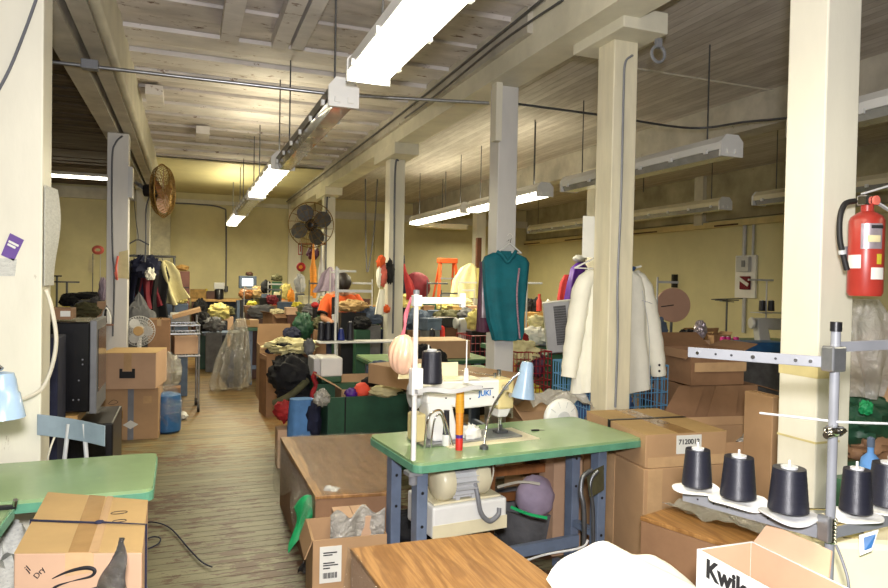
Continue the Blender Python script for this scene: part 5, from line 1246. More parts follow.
for i, (px, py, w_, lab) in enumerate(((697, 318, .3, 'yellowish small open carton beside the pink round board'), (716, 318, .28, 'brown small open carton left of the dark thread rack'))):
    v = S(px, 326, 8.0); carton(lab, (v.x, v.y, .803), w_, .2, .12, .1, m='cartony' if i == 0 else 'carton', open_={'b': (-20, .08), 'l': (50, .05), 'r': (50, .05)})
v = S(690, 340, 6.9)
for i, (px, py, r_, m_, lab) in enumerate(((690, 340, (.12, .12, .1), 'blackcloth', 'black machine cover between the pink board and the open cartons'), (672, 345, (.13, .1, .1), 'greycloth', 'grey crumpled cloth under the pink round board'), (700, 330, (.05, .05, .08), 'silver', 'silver shiny can-shaped bundle right of the pink board'), (655, 330, (.1, .06, .12), 'slate', 'slate grey tilted cover by the jacket cuff'), (677, 378, (.2, .1, .14), 'slate', 'grey plastic-wrapped bundle between the jacket and the open cartons'), (668, 395, (.2, .12, .08), 'darkbrown', 'dark brown bundle right of the blue wire cart'))):
    perched(px, py, 6.2-.25*i, r_, m_, lab, seed=80+i)
q = S(757, 346, 7.0); MB().box((0, 0, 0), (.5, .3, .1)).out('blue_crate', 'blueplastic', loc=q, label='blue plastic crate behind the open cartons and the near post', cat='crate', bevel=.01, rotz=-.2)
MB().box((0, 0, 0), (1.0, .5, q.z-.05)).out('crate_table', 'greycloth', loc=(q.x-.2, q.y+.1, (q.z-.05)/2), label='grey low table carrying the blue plastic crate', cat='table')

# open cartons stack
v = S(722, 430, 4.4)
base = carton('brown carton supporting the two open cartons on the right', (v.x, v.y+.2, 0), .6, .5, v.z-.002, -.22, m='cartond')
lo_ = carton('lower open carton of the right stack with long hanging flaps', (v.x+.02, v.y+.2, v.z), .52, .42, S(722, 385, 4.4).z-v.z, -.22, m='cartond', open_={'r': (105, .24), 'f': (172, .24)})
b = MB(); h_ = S(722, 385, 4.4).z-v.z
for x0, x1, dx in ((-.36, -.12, -.16), (-.1, .12, -.08)):
    b.hexa([(x0+dx, -.3, -.02), (x1+dx, -.3, -.03), (x1, -.225, h_), (x0+.06, -.225, h_)], [(x0+dx, -.294, -.02), (x1+dx, -.294, -.03), (x1, -.219, h_), (x0+.06, -.219, h_)])
b.out('hanging_flaps', 'cartond', lo_)
v2_ = S(722, 386, 4.35); h2 = S(722, 352, 4.35).z-v2_.z
up = carton('upper open carton of the right stack with a strip of tape across it', (v2_.x, v2_.y+.2, v2_.z+.004), .4, .36, h2, -.1, m='cartond', open_={'b': (60, .16), 'r': (70, .12), 'l': (150, .06)})
MB().bx(-.19, .2, -.203, -.2005, .09, .15).out('tape', 'cleartape', up)
# more cartons at the foot of the near post
v = S(745, 470, 3.6)
c_ = carton('brown open carton between the numbered box and the near post', (v.x+.1, v.y+.15, .0), .5, .4, S(750, 440, 3.6).z, -.15, m='carton', open_={'b': (20, .05), 'l': (70, .1)})
heap('clear bag in the brown open carton beside the near post', (v.x+.12, v.y+.0, v.z-.02), (.13, .12, .12), 'filmheavy', 'plastic_bag', 'plastic bag', .35, 90)
carton('narrow upright carton standing left of the near post', (S(779, 450, 3.3).x, S(779, 450, 3.3).y+.1, 0), .07, .2, S(772, 400, 3.2).z, -.1, m='carton')
# plywood table on the lower right
K1 = G(640, 517, .5); K2 = G(725, 480, .5)
q1 = G(640, 516, .55); q2 = G(752, 552, .55); q3 = G(700, 498, .55); q4 = G(783, 518, .55)
crate('plywood-topped crate under the white-sided box at the lower right', q1, q2, q4, q3, .55, 'cartond', 'ply2')
o = MB().bx(-.04, .05, -.001, 0, 0, .03)
b = MB()
def fl2(u, v): 
    P_ = q1.lerp(q3, u).lerp(q2.lerp(q4, u), v); return (P_.x, P_.y, .556+.02*abs(math.sin(12*u+5*v))+.02*noise.noise(Vector((u*8, v*8, 7))))
b.grid(lambda u, v: fl2(.35+.65*u, v), 26, 26, .0015); b.out('polythene_sheet', 'filmheavy', smooth=True, label='crumpled clear film on the plywood crate at the lower right', cat='plastic sheet')
# white-sided box with lettering
zt = .86
k1 = G(697, 549, zt); k2 = G(800, 606, zt); wv = k2-k1; ang = math.atan2(wv.y, wv.x); nn = Vector((-wv.y, wv.x, 0)).normalized()
wl = wv.length*1.05; dpt = .2; dpt = .17; cn = k1+wv.normalized()*wl/2+nn*dpt/2
kb = T('cardboard_box', 'white-sided open box with black lettering in front of the thread stand', 'box', (cn.x, cn.y, .56), ang)
hb = zt-.56; b = MB(); k = .005
b.bx(-wl/2, wl/2, -dpt/2, -dpt/2+k, 0, hb); b.bx(-wl/2, wl/2, dpt/2-k, dpt/2, 0, hb); b.bx(-wl/2, -wl/2+k, -dpt/2+k, dpt/2-k, 0, hb); b.bx(wl/2-k, wl/2, -dpt/2+k, dpt/2-k, 0, hb); b.bx(-wl/2, wl/2, -dpt/2, dpt/2, 0, k)
b.out('body', 'white', kb)
b = MB(); b.bx(-wl/2+k, wl/2-k, -dpt/2+k, -dpt/2+k+.002, .006, hb-.001); b.bx(-wl/2+k, wl/2-k, dpt/2-k-.002, dpt/2-k, .006, hb-.001); b.bx(-wl/2+k, -wl/2+k+.002, -dpt/2+.01, dpt/2-.01, .006, hb-.001); b.out('brown_lining', 'cartonp', kb)
b = MB(); b.hexa([(-wl/2+.005, dpt/2, hb), (-wl/2+.22, dpt/2, hb), (-wl/2+.2, dpt/2+.03, hb+.05), (-wl/2+.02, dpt/2+.03, hb+.05)], [(-wl/2+.005, dpt/2+.004, hb-.002), (-wl/2+.22, dpt/2+.004, hb-.002), (-wl/2+.2, dpt/2+.034, hb+.048), (-wl/2+.02, dpt/2+.034, hb+.048)]); b.out('raised_flap', 'cartonp', kb)
text('lettering', 'Kwik', .06, (-wl/2+.095, -dpt/2-.0008, hb-.034), (PI/2, 0, 0), 'ink', kb, bold=.0022)
v = cn+Vector((0, 0, 0)); heap('small clear bags inside the white-sided box', (v.x-.06, v.y+.03, zt-.13), (.07, .03, .035), 'filmheavy', 'plastic_bag', 'plastic bag', .4, 91)
# white cloth at the bottom edge
v = S(648, 592, 1.75)
b = MB(); b.grid(lambda u, v_: (v.x-.2+.4*u, v.y-.12+.3*v_, v.z-.02+.075*math.sin(PI*u)**.7+.02*v_*math.sin(6*u)+.008*math.sin(15*u+7*v_)-.03*(1-v_)), 24, 18, .01); b.out('white_cloth', 'coat', smooth=True, label='bright white cloth draped at the bottom edge right of the near plywood board', cat='cloth')
MB().bx(-.18, .18, -.1, .16, 0, v.z-.045).out('cloth_stool', 'cartond', loc=(v.x, v.y, 0), label='brown carton carrying the bright white cloth', cat='box')

# ================================================================== foreground thread stand
d0 = 1.55
pb = S(829, 560, d0); X0, Y0 = pb.x, pb.y
ts = T('thread_stand', 'large grey steel thread stand in the right foreground holding black cones', 'thread stand', (X0, Y0, .70))
def q_(px, py, d): return S(px, py, d)-Vector((X0, Y0, .70))
zt_ = S(829, 331, d0).z-.70
MB().cyl((0, 0, 0), (0, 0, zt_), .0105, seg=16).out('pole', 'grey', ts, smooth=True)
MB().cyl((0, 0, zt_-.0), (0, 0, zt_+.022), .0125, seg=16).out('pole_cap', 'black', ts, smooth=True)
def bar(p0, p1, h, th, name, m='grey', par=ts):
    d = (p1-p0); L_ = d.length; mid = (p0+p1)/2; yaw_ = math.atan2(d.y, d.x); pit = -math.asin(d.z/L_)
    return MB().box(mid, (L_, th, h), rot=(0, pit, yaw_)).out(name, m, par, bevel=.0012), yaw_, pit
def zf(py, d, px): return S(px, py, d)
ua = q_(688, 352, 1.72); ub_ = q_(826, 363, 1.545); ub_.z = ua.z
o, yw, pt_ = bar(ua, ub_, .026, .004, 'upper_left_arm')
uc = q_(838, 347, 1.545); ud = q_(925, 343, 1.62); bar(uc, ud, .024, .004, 'upper_right_arm')
for f in (.08, .5, .8, .9):
    c_ = ua.lerp(ub_, f); n_ = Vector((math.sin(yw), -math.cos(yw), 0)); MB().cyl(c_, c_+n_*.007, .0042 if f != .5 else .005, seg=12).out('rivet', 'chrome', ts, smooth=True)
for f in (.22, .34, .66):
    c_ = ua.lerp(ub_, f); MB().cyl(c_+n_*.002, c_+n_*.0035, .003, seg=10).out('hole', 'black', ts)
MB().bx(-.026, .016, -.017, .017, ub_.z-.02, ub_.z+.038).out('upper_clamp', 'steel', ts, bevel=.004)
r1 = q_(760, 413, 1.7); r2 = q_(829, 421, 1.54); r3 = q_(925, 425, 1.6)
MB().tube([r1, Vector((.0, -.014, r2.z)), r3], .0028, 8).out('guide_rod', 'lgrey', ts, smooth=True)
MB().blob((.0, -.005, r2.z-.022), (.028, .02, .013), .25, 3, 3).out('wing_nut', 'chrome', ts, smooth=True)
MB().cyl((-.035, -.01, r2.z-.03), (.0, -.01, r2.z-.025), .008, seg=10).out('thumb_screw', 'chrome', ts, smooth=True)
la = q_(683, 488, 1.815); lb = q_(830, 534, 1.54); la.z = q_(683, 494, 1.76).z; lb.z = la.z
la.z -= .02; lb.z -= .02; bar(la, lb, .03, .004, 'lower_left_arm'); dirL = (lb-la).normalized()
b = MB(); b.box((la+lb)/2+Vector((0, 0, .015))+Vector((-dirL.y, dirL.x, 0))*.008, ((lb-la).length, .018, .002), rot=(0, 0, math.atan2(dirL.y, dirL.x))); b.out('lower_left_arm_flange', 'grey', ts)
for f in (.12, .24, .34, .62, .75):
    c_ = la.lerp(lb, f); n_ = Vector((dirL.y, -dirL.x, 0)); MB().cyl(c_+n_*.002, c_+n_*.0032, .0025, seg=10).out('hole', 'black', ts)
lc = q_(836, 520, 1.545); ld = q_(930, 500, 1.7); lc.z = ld.z = la.z+.005
bar(lc, ld, .026, .004, 'lower_right_arm')
b = MB()
for k in range(7): b.lathe([(.0125, 0), (.0155, .004), (.0125, .008)], (0, 0, la.z-.02+k*.0085), 16)
b.out('ribbed_collar', 'chrome', ts, smooth=True)
MB().bx(-.024, -.01, -.016, .016, la.z-.015, la.z+.045).out('lower_clamp', 'steel', ts, bevel=.004)
ts_table = sewing_table('green sewing table at the lower right edge under the thread stand', (X0+.0-.05, Y0-.3, 0), L=1.2, W=.55, h=.70, rotz=math.radians(6))
zarm = la.z+.72
def fcone(px, py, d, hh, wpx, lab, rot=0, m='white'):
    v = S(px, py, d); r_ = wpx/2*d/FPX
    t = T('thread_cone', lab, 'thread cone', (v.x, v.y, zarm+.016))
    prof = [(r_*.9, 0)]+[(r_*(1-.2*i/14)+(.0004 if i % 2 else 0), .002+hh*i/14) for i in range(15)]+[(r_*.5, hh+.001)]
    MB().lathe(prof, seg=40).out('thread', 'thread', t, smooth=True)
    MB().lathe([(r_*.4, hh), (r_*.42, hh+.006), (.003, hh+.006)], seg=18).out('core', 'lgrey', t, smooth=True)
    MB().cyl((0, 0, hh), (0, 0, hh+.02), .0026, seg=8).out('spindle_tip', 'white', t)
    p_ = MB(); vs = []; fs = []; n = 36
    R_ = r_*(1.45 if m == 'lgrey' else 1.62)
    for rr in (.0, .35, .7, 1.0):
        for k in range(n):
            a = 2*PI*k/n; wz = .004*math.sin(2*a+rot)*rr**2+.003*math.sin(3*a+rot*2)*rr; vs.append((R_*rr*math.cos(a), R_*rr*math.sin(a), -.006+wz+.002*rr))
    for i in range(3):
        for k in range(n): fs.append((i*n+k, i*n+(k+1) % n, (i+1)*n+(k+1) % n, (i+1)*n+k))
    nn_ = len(vs); vs2 = [(x, y, z-.0035) for x, y, z in vs]; f2_ = [tuple(i+nn_ for i in f[::-1]) for f in fs]; rim = [(3*n+k, 3*n+(k+1) % n, nn_+3*n+(k+1) % n, nn_+3*n+k) for k in range(n)]
    p_.add(vs+vs2, fs+f2_+rim).out('cone_pad', m, T('cone_pad', 'pale foam pad under the '+lab.replace('black thread cone', 'black cone'), 'pad', (v.x, v.y, zarm+.012)), smooth=True)
    return t
fcone(697, 482, 1.785, .095, 29, 'black thread cone at the far left end of the lower arm', .5)
fcone(738, 496, 1.695, .1, 34, 'black thread cone in the middle of the lower left arm', 1.5)
fcone(788, 513, 1.6, .1, 38, 'black thread cone nearest the pole on the lower left arm', 2.5, m='lgrey')
fcone(856, 502, 1.6, .1, 30, 'black thread cone just right of the pole', 4)
fcone(888, 496, 1.66, .1, 36, 'black thread cone cut by the right edge of the picture', 5)
# machine under it
v = S(815, 590, 1.62)
fm = T('sewing_machine', 'ivory sewing machine at the lower right corner with a small picture card on it', 'sewing machine', (S(838, 590, 1.75).x, S(838, 590, 1.75).y, .702), -.45)
MB().bx(-.1, .28, -.08, .08, 0, .17).out('body', 'offwhite', fm, bevel=.02)
MB().bx(-.1, .06, -.06, .07, .17, .186).out('top_tray', 'cream', fm, bevel=.004)
b = MB(); b.tube([(-.11, -.07, .185), (-.11, .06, .2), (.02, .07, .2), (.02, -.07, .19)], .003, 6, closed=True); b.out('wire_frame', 'chrome', fm, smooth=True)
for x in (-.08, -.04, 0.0): MB().cyl((x, .03, .186), (x, .0, .2), .012, seg=12).out('bobbin', 'offwhite', fm, smooth=True)
text('logo', 'JUKI', .024, (.16, -.0808, .1), (PI/2, 0, 0), 'ink', fm, bold=.0004)
v = S(874, 552, 1.68)
q = S(869, 541, 1.63); t = T('picture_card', 'small white card with a blue picture leaning on the ivory machine', 'card', q)
cr = [S(860, 556, 1.63)-q, S(872, 551, 1.62)-q, S(879, 529, 1.64)-q, S(859, 535, 1.65)-q]
sheet('card', cr, 'paper', None, parent=t); sheet('picture', [c*.62+Vector((-.0005, -.003, 0)) for c in cr], 'blueplastic', None, parent=t)
cable('lamp_lead', [S(836, 545, 1.5), S(842, 560, 1.48), S(848, 580, 1.46), S(850, 605, 1.45)], .003, 'cordgrey', 'thin dark cord hanging from the big thread stand pole', 'cord')
# bottle and stuff right of the near post
v = S(870, 470, 2.3); t = T('spray_bottle', 'clear bluish bottle behind the right-hand cones', 'bottle', (v.x, v.y, v.z-.05)); MB().lathe([(.03, -.02), (.032, .06), (.028, .09), (.01, .11), (.01, .13)], seg=20).out('bottle', 'bluecloth', t, smooth=True); MB().lathe([(.012, .13), (.012, .16), (.004, .165)], seg=12).out('cap', 'slate', t, smooth=True)
MB().bx(.03, .45, .02, .3, 0, v.z-.072).out('side_cabinet', 'dgreen', loc=(v.x, v.y, 0), label='dark green cabinet right of the near post carrying the bluish bottle', cat='cabinet')
# wrapped rolls behind the near post on the right
v = S(862, 350, 2.9)
b = MB(); b.loft([(0, 0, .22, .05, .05), (.0, 0, .12, .13, .08), (.01, 0, -.02, .14, .09), (.02, 0, -.12, .08, .07), (.02, 0, -.2, .06, .05)], 44, .3, 7, 7); b.out('plastic_bag', 'filmheavy', smooth=True, loc=v, label='clear twisted plastic bag hanging right of the near post below the extinguisher', cat='plastic bag')
v = S(878, 365, 3.3)
MB().lathe([(.17, -.05), (.19, 0), (.17, .05)], (0, 0, 0), 36, Matrix.Rotation(PI/2, 4, 'X')).out('cardboard_roll', 'cartonp', smooth=True, loc=(v.x+.02, v.y, v.z), label='round cardboard reel behind the hanging plastic bag at the right edge', cat='reel')
o = carton('leaning brown carton panel at the right edge behind the thread stand', (v.x+.12, v.y+.05, v.z-.42), .4, .25, .36, .5, m='carton')
for i, (px, py, d, m_, lab) in enumerate(((862, 420, 3.0, 'bingreen', 'dark green fabric bundle right of the near post'), (866, 408, 2.8, 'emerald', 'small bright green wrapper right of the near post'), (880, 515, 2.2, 'filmheavy', 'crumpled clear film behind the ivory machine at the right edge'), (872, 445, 3.0, 'cartond', 'brown paper bundle below the green fabric at the right edge'))):
    q = S(px, py, d); r_ = ((.15, .1, .12), (.028, .025, .03), (.1, .09, .08), (.15, .1, .08))[i]
    heap(lab, (q.x, q.y, q.z-r_[2]), r_, m_, 'fabric_bundle', 'bundle', .3, 95+i)

# ================================================================== fire extinguisher
xe, ye = S(866, 250, 2.33).x, S(866, 250, 2.33).y
z0_ = S(865, 296, 2.33).z; z1_ = S(865, 213, 2.33).z
fe = T('fire_extinguisher', 'red fire extinguisher with a black hose mounted on the right side of the near post', 'fire extinguisher', (xe, ye, z0_))
H_ = z1_-z0_; R_ = .055
MB().lathe([(R_*.9, 0), (R_, .012), (R_, H_*.9), (R_*.9, H_*.95), (R_*.55, H_), (.02, H_+.005), (.02, H_+.03)], seg=40).out('cylinder', 'red', fe, smooth=True)
def wrap(a0, a1, z0, z1, m, name, r=R_+.001):
    def P(u, v): a = a0+(a1-a0)*u; return (r*math.cos(a), r*math.sin(a), z0+(z1-z0)*v)
    return MB().grid(P, 14, 1, .0008).out(name, m, fe, smooth=True)
va = math.atan2(-ye, -xe)                       # direction facing the viewer
wrap(va-.3, va+.95, H_*.56, H_*.86, 'silver', 'instruction_label'); wrap(va+.25, va+1.0, H_*.8, H_*.84, 'ink', 'label_heading', R_+.0022)
wrap(va+.05, va+.8, H_*.64, H_*.72, 'paperold', 'label_picture', R_+.0022)
wrap(va-1.2, va-.25, H_*.33, H_*.49, 'paper', 'white_sticker'); wrap(va+.3, va+1.2, H_*.2, H_*.34, 'paper', 'small_sticker')
wrap(va+.62, va+.95, H_*.38, H_*.5, 'brightyellow', 'yellow_sticker')
MB().bx(-.03, .02, -.018, .018, H_+.025, H_+.06).out('valve', 'chrome', fe, bevel=.004)
MB().box((.045, -.0, H_+.085), (.12, .018, .006), rot=(0, -.3, -.2)).out('top_lever', 'lgrey', fe, bevel=.002)
MB().box((.055, -.0, H_+.035), (.11, .018, .006), rot=(0, .45, -.2)).out('carry_handle', 'lgrey', fe, bevel=.002)
MB().lathe([(.0, 0), (.016, 0), (.016, .008), (0, .01)], (.01, -.02, H_+.042), 18, Matrix.Rotation(PI/2, 4, 'X')).out('pressure_gauge', 'coral', fe, smooth=True)
b = MB(); hp = [S(855, 201, 2.3), S(845, 204, 2.28), S(840, 218, 2.27), S(840, 240, 2.27), S(844, 258, 2.27), S(847, 270, 2.27)]
b.tube(bez([p-fe.location for p in hp], 8), .0095, 10); b.out('hose', 'rubber', fe, smooth=True)
p0 = S(842, 250, 2.268)-fe.location; MB().cyl(p0, p0+Vector((.003, 0, -.014)), .012, seg=12).out('hose_band', 'lgrey', fe, smooth=True)
MB().bx(-.04, -.01, .045, .06, H_*.45, H_*.6).out('wall_bracket', 'grey', fe)
# ================================================================== fans
def guard(b, R, depth, n, mtx, c=(0, 0, 0), r=.0022, rings=4):
    P = lambda rr, a, z: Vector(c)+mtx @ Vector((rr*math.cos(a), rr*math.sin(a), z))
    for s_ in (-1, 1):
        for k in range(n):
            a = 2*PI*k/n; b.tube([P(R*.14, a, s_*depth), P(R*.55, a+.12, s_*depth*.95), P(R*.85, a+.2, s_*depth*.7), P(R, a+.25, 0)], r, 4)
        for j in range(rings):
            rr = R*(.14+.8*j/rings); zz = depth*(1-.35*(j/rings)**2); b.tube([P(rr, 2*PI*i/28, s_*zz) for i in range(28)], r, 4, closed=True)
    b.tube([P(R, 2*PI*i/36, 0) for i in range(36)], r*2.2, 6, closed=True)
def paddles(b, n, r0, rr, mtx, c=(0, 0, 0), ph=0.):
    for k in range(n):
        a = 2*PI*k/n+ph; u = Vector((math.cos(a), math.sin(a), 0)); t_ = Vector((-math.sin(a), math.cos(a), .35)).normalized(); m_ = 18
        top = [Vector(c)+mtx @ (u*(r0+rr*math.cos(2*PI*i/m_))+t_*rr*math.sin(2*PI*i/m_)) for i in range(m_)]
        nz = mtx @ u.cross(t_)*.004; b.add(top+[p+nz for p in top], [tuple(range(m_))[::-1], tuple(range(m_, 2*m_))]+[(i, (i+1) % m_, m_+(i+1) % m_, m_+i) for i in range(m_)])
v = S(163, 191, 7.2)
mx = Vector((1, -.28, 0)).to_track_quat('Z', 'Y').to_matrix().to_4x4()
t = T('wall_fan', 'brass-caged wall fan seen edge-on, facing the aisle from the second left post', 'fan', v)
b = MB(); guard(b, .285, .085, 40, mx, r=.003, rings=6); b.out('guard', 'brass', t)
b = MB(); paddles(b, 4, .13, .11, mx); b.out('blades', 'wood', t)['kind'] = 'stuff'
MB().cyl(mx @ Vector((0, 0, -.19)), mx @ Vector((0, 0, -.05)), .065, .075, 20).out('motor', 'black', t, smooth=True)
p = S(138, 184, 7.3)-v
MB().tube([mx @ Vector((0, 0, -.16)), p+Vector((0, 0, 0)), Vector((-.62-v.x, 7.4-v.y, p.z))], .022, 8).out('bracket', 'grey', t)
MB().bx(-.52-v.x-.03, -.52-v.x+.01, 7.3-v.y-.05, 7.3-v.y+.15, -.15, .15).out('mounting_plate', 'lgrey', t)
b = MB(); b.tube(bez([mx @ Vector((0, 0, -.14))+Vector((0, 0, -.06)), S(146, 210, 7.25)-v, S(146, 240, 7.25)-v, S(145, 262, 7.25)-v], 4), .008, 6); b.out('power_cord', 'cordgrey', t)
v = S(311, 225, 10.7)
mf = Vector((v.x, -v.y, -.05)); mf = Vector((-.34, -.94, -.08)).to_track_quat('Z', 'Y').to_matrix().to_4x4()
t = T('wall_fan', 'large round-bladed fan in a wire cage on the far middle post', 'fan', v)
b = MB(); guard(b, .36, .08, 16, mf, r=.0035, rings=3); b.out('guard', 'brass', t)
b = MB(); paddles(b, 4, .205, .135, mf, ph=.45); b.out('blades', 'darksteel', t)['kind'] = 'stuff'
MB().lathe([(.05, .03), (.1, .0), (.1, -.12), (.05, -.16)], (0, 0, 0), 24, mf).out('motor', 'black', t, smooth=True)
MB().tube([mf @ Vector((0, 0, -.12)), Vector((2.2-v.x, 11.05-v.y, .1))], .03, 8).out('bracket', 'darksteel', t)
# desk fan on the carton stack
v = S(139, 331, 6.75)
mx = Vector((-.1, -1, .05)).to_track_quat('Z', 'Y').to_matrix().to_4x4()
t = T('desk_fan', 'small white desk fan with a yellow hub behind the aisle carton stack', 'fan', v)
b = MB(); guard(b, .15, .045, 36, mx, r=.0016, rings=5); b.out('guard', 'lgrey', t)
MB().lathe([(.0, .05), (.045, .05), (.05, .035), (.05, 0)], (0, 0, 0), 22, mx).out('hub', 'cartony', t, smooth=True)
b = MB(); paddles(b, 3, .085, .05, mx); b.out('blades', 'lgrey', t)['kind'] = 'stuff'
MB().cyl(mx @ Vector((0, 0, -.14)), mx @ Vector((0, 0, -.03)), .05, .06, 16).out('motor', 'white', t, smooth=True)
MB().cyl((0, .08, -.05), (0, .08, -.3), .02, seg=10).out('neck', 'white', t, smooth=True)
MB().lathe([(.1, 0), (.09, .03), (.03, .05)], (0, .08, -.34), 24).out('base', 'white', t, smooth=True)
MB().bx(-.2, .25, -.12, .25, 0, v.z-.342).out('fan_stand_cabinet', 'greycloth', loc=(v.x, v.y+.06, 0), label='grey stand carrying the small desk fan behind the carton stack', cat='cabinet')

# ================================================================== left side of the aisle, far part
# garment rail with clothes
v = S(148, 262, 7.75)
rz_ = S(148, 256, 7.75).z
t = T('garment_rail', 'steel garment rail behind the second left post holding dark clothes', 'garment rail', (v.x-.25, v.y+.05, 0))
MB().cyl((-.1, 0, rz_), (.55, 0, rz_), .014, seg=8).out('rail', 'darksteel', t)
for x in (-.08, .53): MB().cyl((x, 0, 0), (x, 0, rz_), .014, seg=8).out('upright', 'darksteel', t); MB().bx(x-.02, x+.02, -.2, .2, 0, .03).out('foot', 'darksteel', t)
gar = [(134, 'blackcloth', .3, .5, 'black garment hanging at the left end of the rail'), (140, 'navy', .32, .6, 'dark blue knit garment hanging second on the rail'), (146, 'darkred', .3, .55, 'dark red patterned garment hanging in the middle of the rail'), (152, 'darkred', .34, .7, 'dark red garment with a white patch right of the middle'), (158, 'blackcloth', .3, .68, 'black coat hanging near the right end of the rail'), (163, 'coatcream', .3, .5, 'cream garment hanging at the right end of the rail')]
for i, (px, m_, wd, ln, lab) in enumerate(gar):
    q = S(px, 262, 7.72+.02*i); t = T('garment', lab, 'garment', (q.x, q.y, rz_-.05), tilt=(0, .12*math.sin(i*2.3)-(.25 if i == 5 else 0), .6*math.sin(i*1.7)))
    MB().loft([(0, 0, .0, .03, .03), (0, 0, -.05, .08, wd*.32), (.01, 0, -.18, .11, wd*.4), (-.01, 0, -ln*.7, .1, wd*.36), (0, 0, -ln, .12, wd*.4)], 40, .5, 5, i*1.3).out('body', m_, t, smooth=True)
    MB().tube([(0, 0, -.01), (0, 0, .07)], .004, 6).out('hanger', 'darksteel', t)
q = S(146, 268, 7.5); heap('navy scarf bunched over the middle garments of the rail', (q.x, q.y+.05, q.z-.12), (.13, .09, .13), 'navy', 'scarf', 'garment', .5, 119)
q = S(150, 276, 7.45); heap('small white blouse bunched between the dark red garments', (q.x, q.y+.03, q.z-.05), (.05, .05, .07), 'coat', 'blouse', 'garment', .4, 120)
q = S(138, 304, 7.5); heap('dark heap under the hanging clothes behind the desk fan', (q.x, q.y+.1, 0), (.28, .2, q.z*.5), 'greycloth', 'cloth_heap', 'cloth', .25, 118)
t = T('coat_hanger', 'empty dark coat hanger hanging in front of the far grey post', 'hanger', S(138, 240, 7.2))
MB().tube([(-.11, 0, -.06), (-.02, 0, 0), (.02, 0, 0), (.11, 0, -.05)], .007, 6).out('arms', 'black', t); MB().tube(bez([(0, 0, 0), (0, 0, .06), (-.02, 0, .2), (-.05, 0, .5)], 4), .004, 6).out('hook', 'black', t)
# tag on the second left post
yf2 = 7.35-.098
sheet('tag', [YY(119, 252, yf2), YY(128, 250, yf2), YY(129, 279, yf2), YY(118, 278, yf2)], 'paperold', 'yellowed tag with printed lines hung on the second left post', 'tag')
b = MB(); b.tube(bez([YY(118, 256, yf2-.01), YY(116, 268, yf2-.01), YY(117, 280, yf2-.01), YY(115, 272, yf2-.01)], 5), .01, 6); b.out('ribbon', 'coral', smooth=True, label='coral ribbon dangling left of the yellowed tag', cat='ribbon')
# cabinet, boxes by the back wall
q = G(176, 352, 0); q = S(176, 305, 12.8)
t = T('cabinet', 'red-brown tall cabinet against the back wall beside the aisle', 'cabinet', (q.x, q.y, 0))
MB().bx(-.24, .24, 0, .45, 0, S(176, 271, 12.8).z).out('body', 'redbrown', t, bevel=.01); MB().bx(-.23, .23, -.012, 0, S(176, 287, 12.8).z-.02, S(176, 287, 12.8).z).out('door_gap', 'black', t); MB().bx(-.22, .22, -.01, 0, .2, S(176, 290, 12.8).z).out('lower_door', 'redbrown', t); MB().bx(-.22, .22, -.01, 0, S(176, 286, 12.8).z, S(176, 273, 12.8).z).out('upper_door', 'redbrown', t)
q2 = S(182, 271, 12.85); heap('small brown stuffed bundle on top of the red-brown cabinet', (q2.x, q2.y+.15, q2.z), (.12, .1, .06), 'woodlight', 'bundle', 'bundle', .3, 121)
# steel cart
v = S(183, 388, 0.1); q = G(178, 391, 0); q = S(184, 386, 7.35)
ct = T('steel_cart', 'chrome shelf cart with a carton in its basket at the left side of the aisle', 'cart', (q.x, q.y, 0), .05)
zt = S(183, 317, 7.35).z; zm = S(183, 356, 7.35).z
for x in (-.15, .15):
    for y in (0, .42):
        MB().cyl((x, y, .08), (x, y, zt if y > .2 else zt-.08), .011, seg=8).out('post', 'steel', ct, smooth=True)
        MB().cyl((x-.012, y, .045), (x+.012, y, .045), .045, seg=16).out('wheel', 'rubber', ct, smooth=True)
for z_, nm in ((zm, 'lower_shelf'), ((zt+zm)/2+.03, 'middle_shelf'), (zt-.09, 'top_shelf')):
    b = MB(); b.tube([(-.155, -.01, z_), (.155, -.01, z_), (.155, .43, z_), (-.155, .43, z_)], .012, 6, closed=True)
    for k in range(1, 9): b.tube([(-.155+.31*k/9, 0, z_), (-.155+.31*k/9, .42, z_)], .004, 4)
    b.out(nm, 'steel', ct)
ql = ct.location
carton('carton with handwriting leaning in the chrome cart basket', (ql.x+.0, ql.y+.2, zm+.015), .25, .3, .2, .15, m='cartonp', taped=False)
MB().box((0, 0, .1), (.3, .38, .04), rot=(0, -.28, 0)).out('flat_carton', 'carton', loc=(ql.x+.02, ql.y+.18, zt-.06), label='flat carton lying slanted on top of the chrome cart', cat='box')
MB().bx(-.1, .1, -.1, .1, 0, .09).out('striped_book', 'newsprint', loc=(ql.x-.05, ql.y+.2, (zt+zm)/2+.16), label='striped red and white parcel on the chrome cart', cat='parcel')
q = S(177, 318, 8.3)
MB().bx(-.13, .13, 0, .3, 0, S(177, 304, 8.3).z).out('grey_bin', 'slate', loc=(q.x, q.y, 0), label='grey bin behind the chrome cart, heaped with pale yellow scraps', cat='bin', bevel=.01)
q = S(177, 304, 8.3); heap('pale yellow scraps heaped on the grey bin behind the chrome cart', (q.x, q.y+.13, q.z+.002), (.12, .11, .04), 'yellowcloth', 'fabric_scraps', 'scraps', .4, 122, freq=4)
q = S(159, 350, 7.2); carton('plain brown carton between the desk fan and the chrome cart', (q.x, q.y+.1, 0), .22, .3, S(159, 319, 7.2).z, 0, m='cartond')
q = S(167, 402, 6.35)
t = T('blue_drum', 'blue plastic-wrapped drum standing right of the aisle carton stack', 'drum', (q.x, q.y+.1, 0)); MB().lathe([(.1, 0), (.125, .02), (.13, .28), (.12, .36), (.06, .38)], seg=24).out('drum', 'blueplastic', t, smooth=True); MB().blob((0, 0, .22), (.14, .14, .24), .15, 3, 4, floor=-.22).out('wrap', 'film', t, smooth=True)
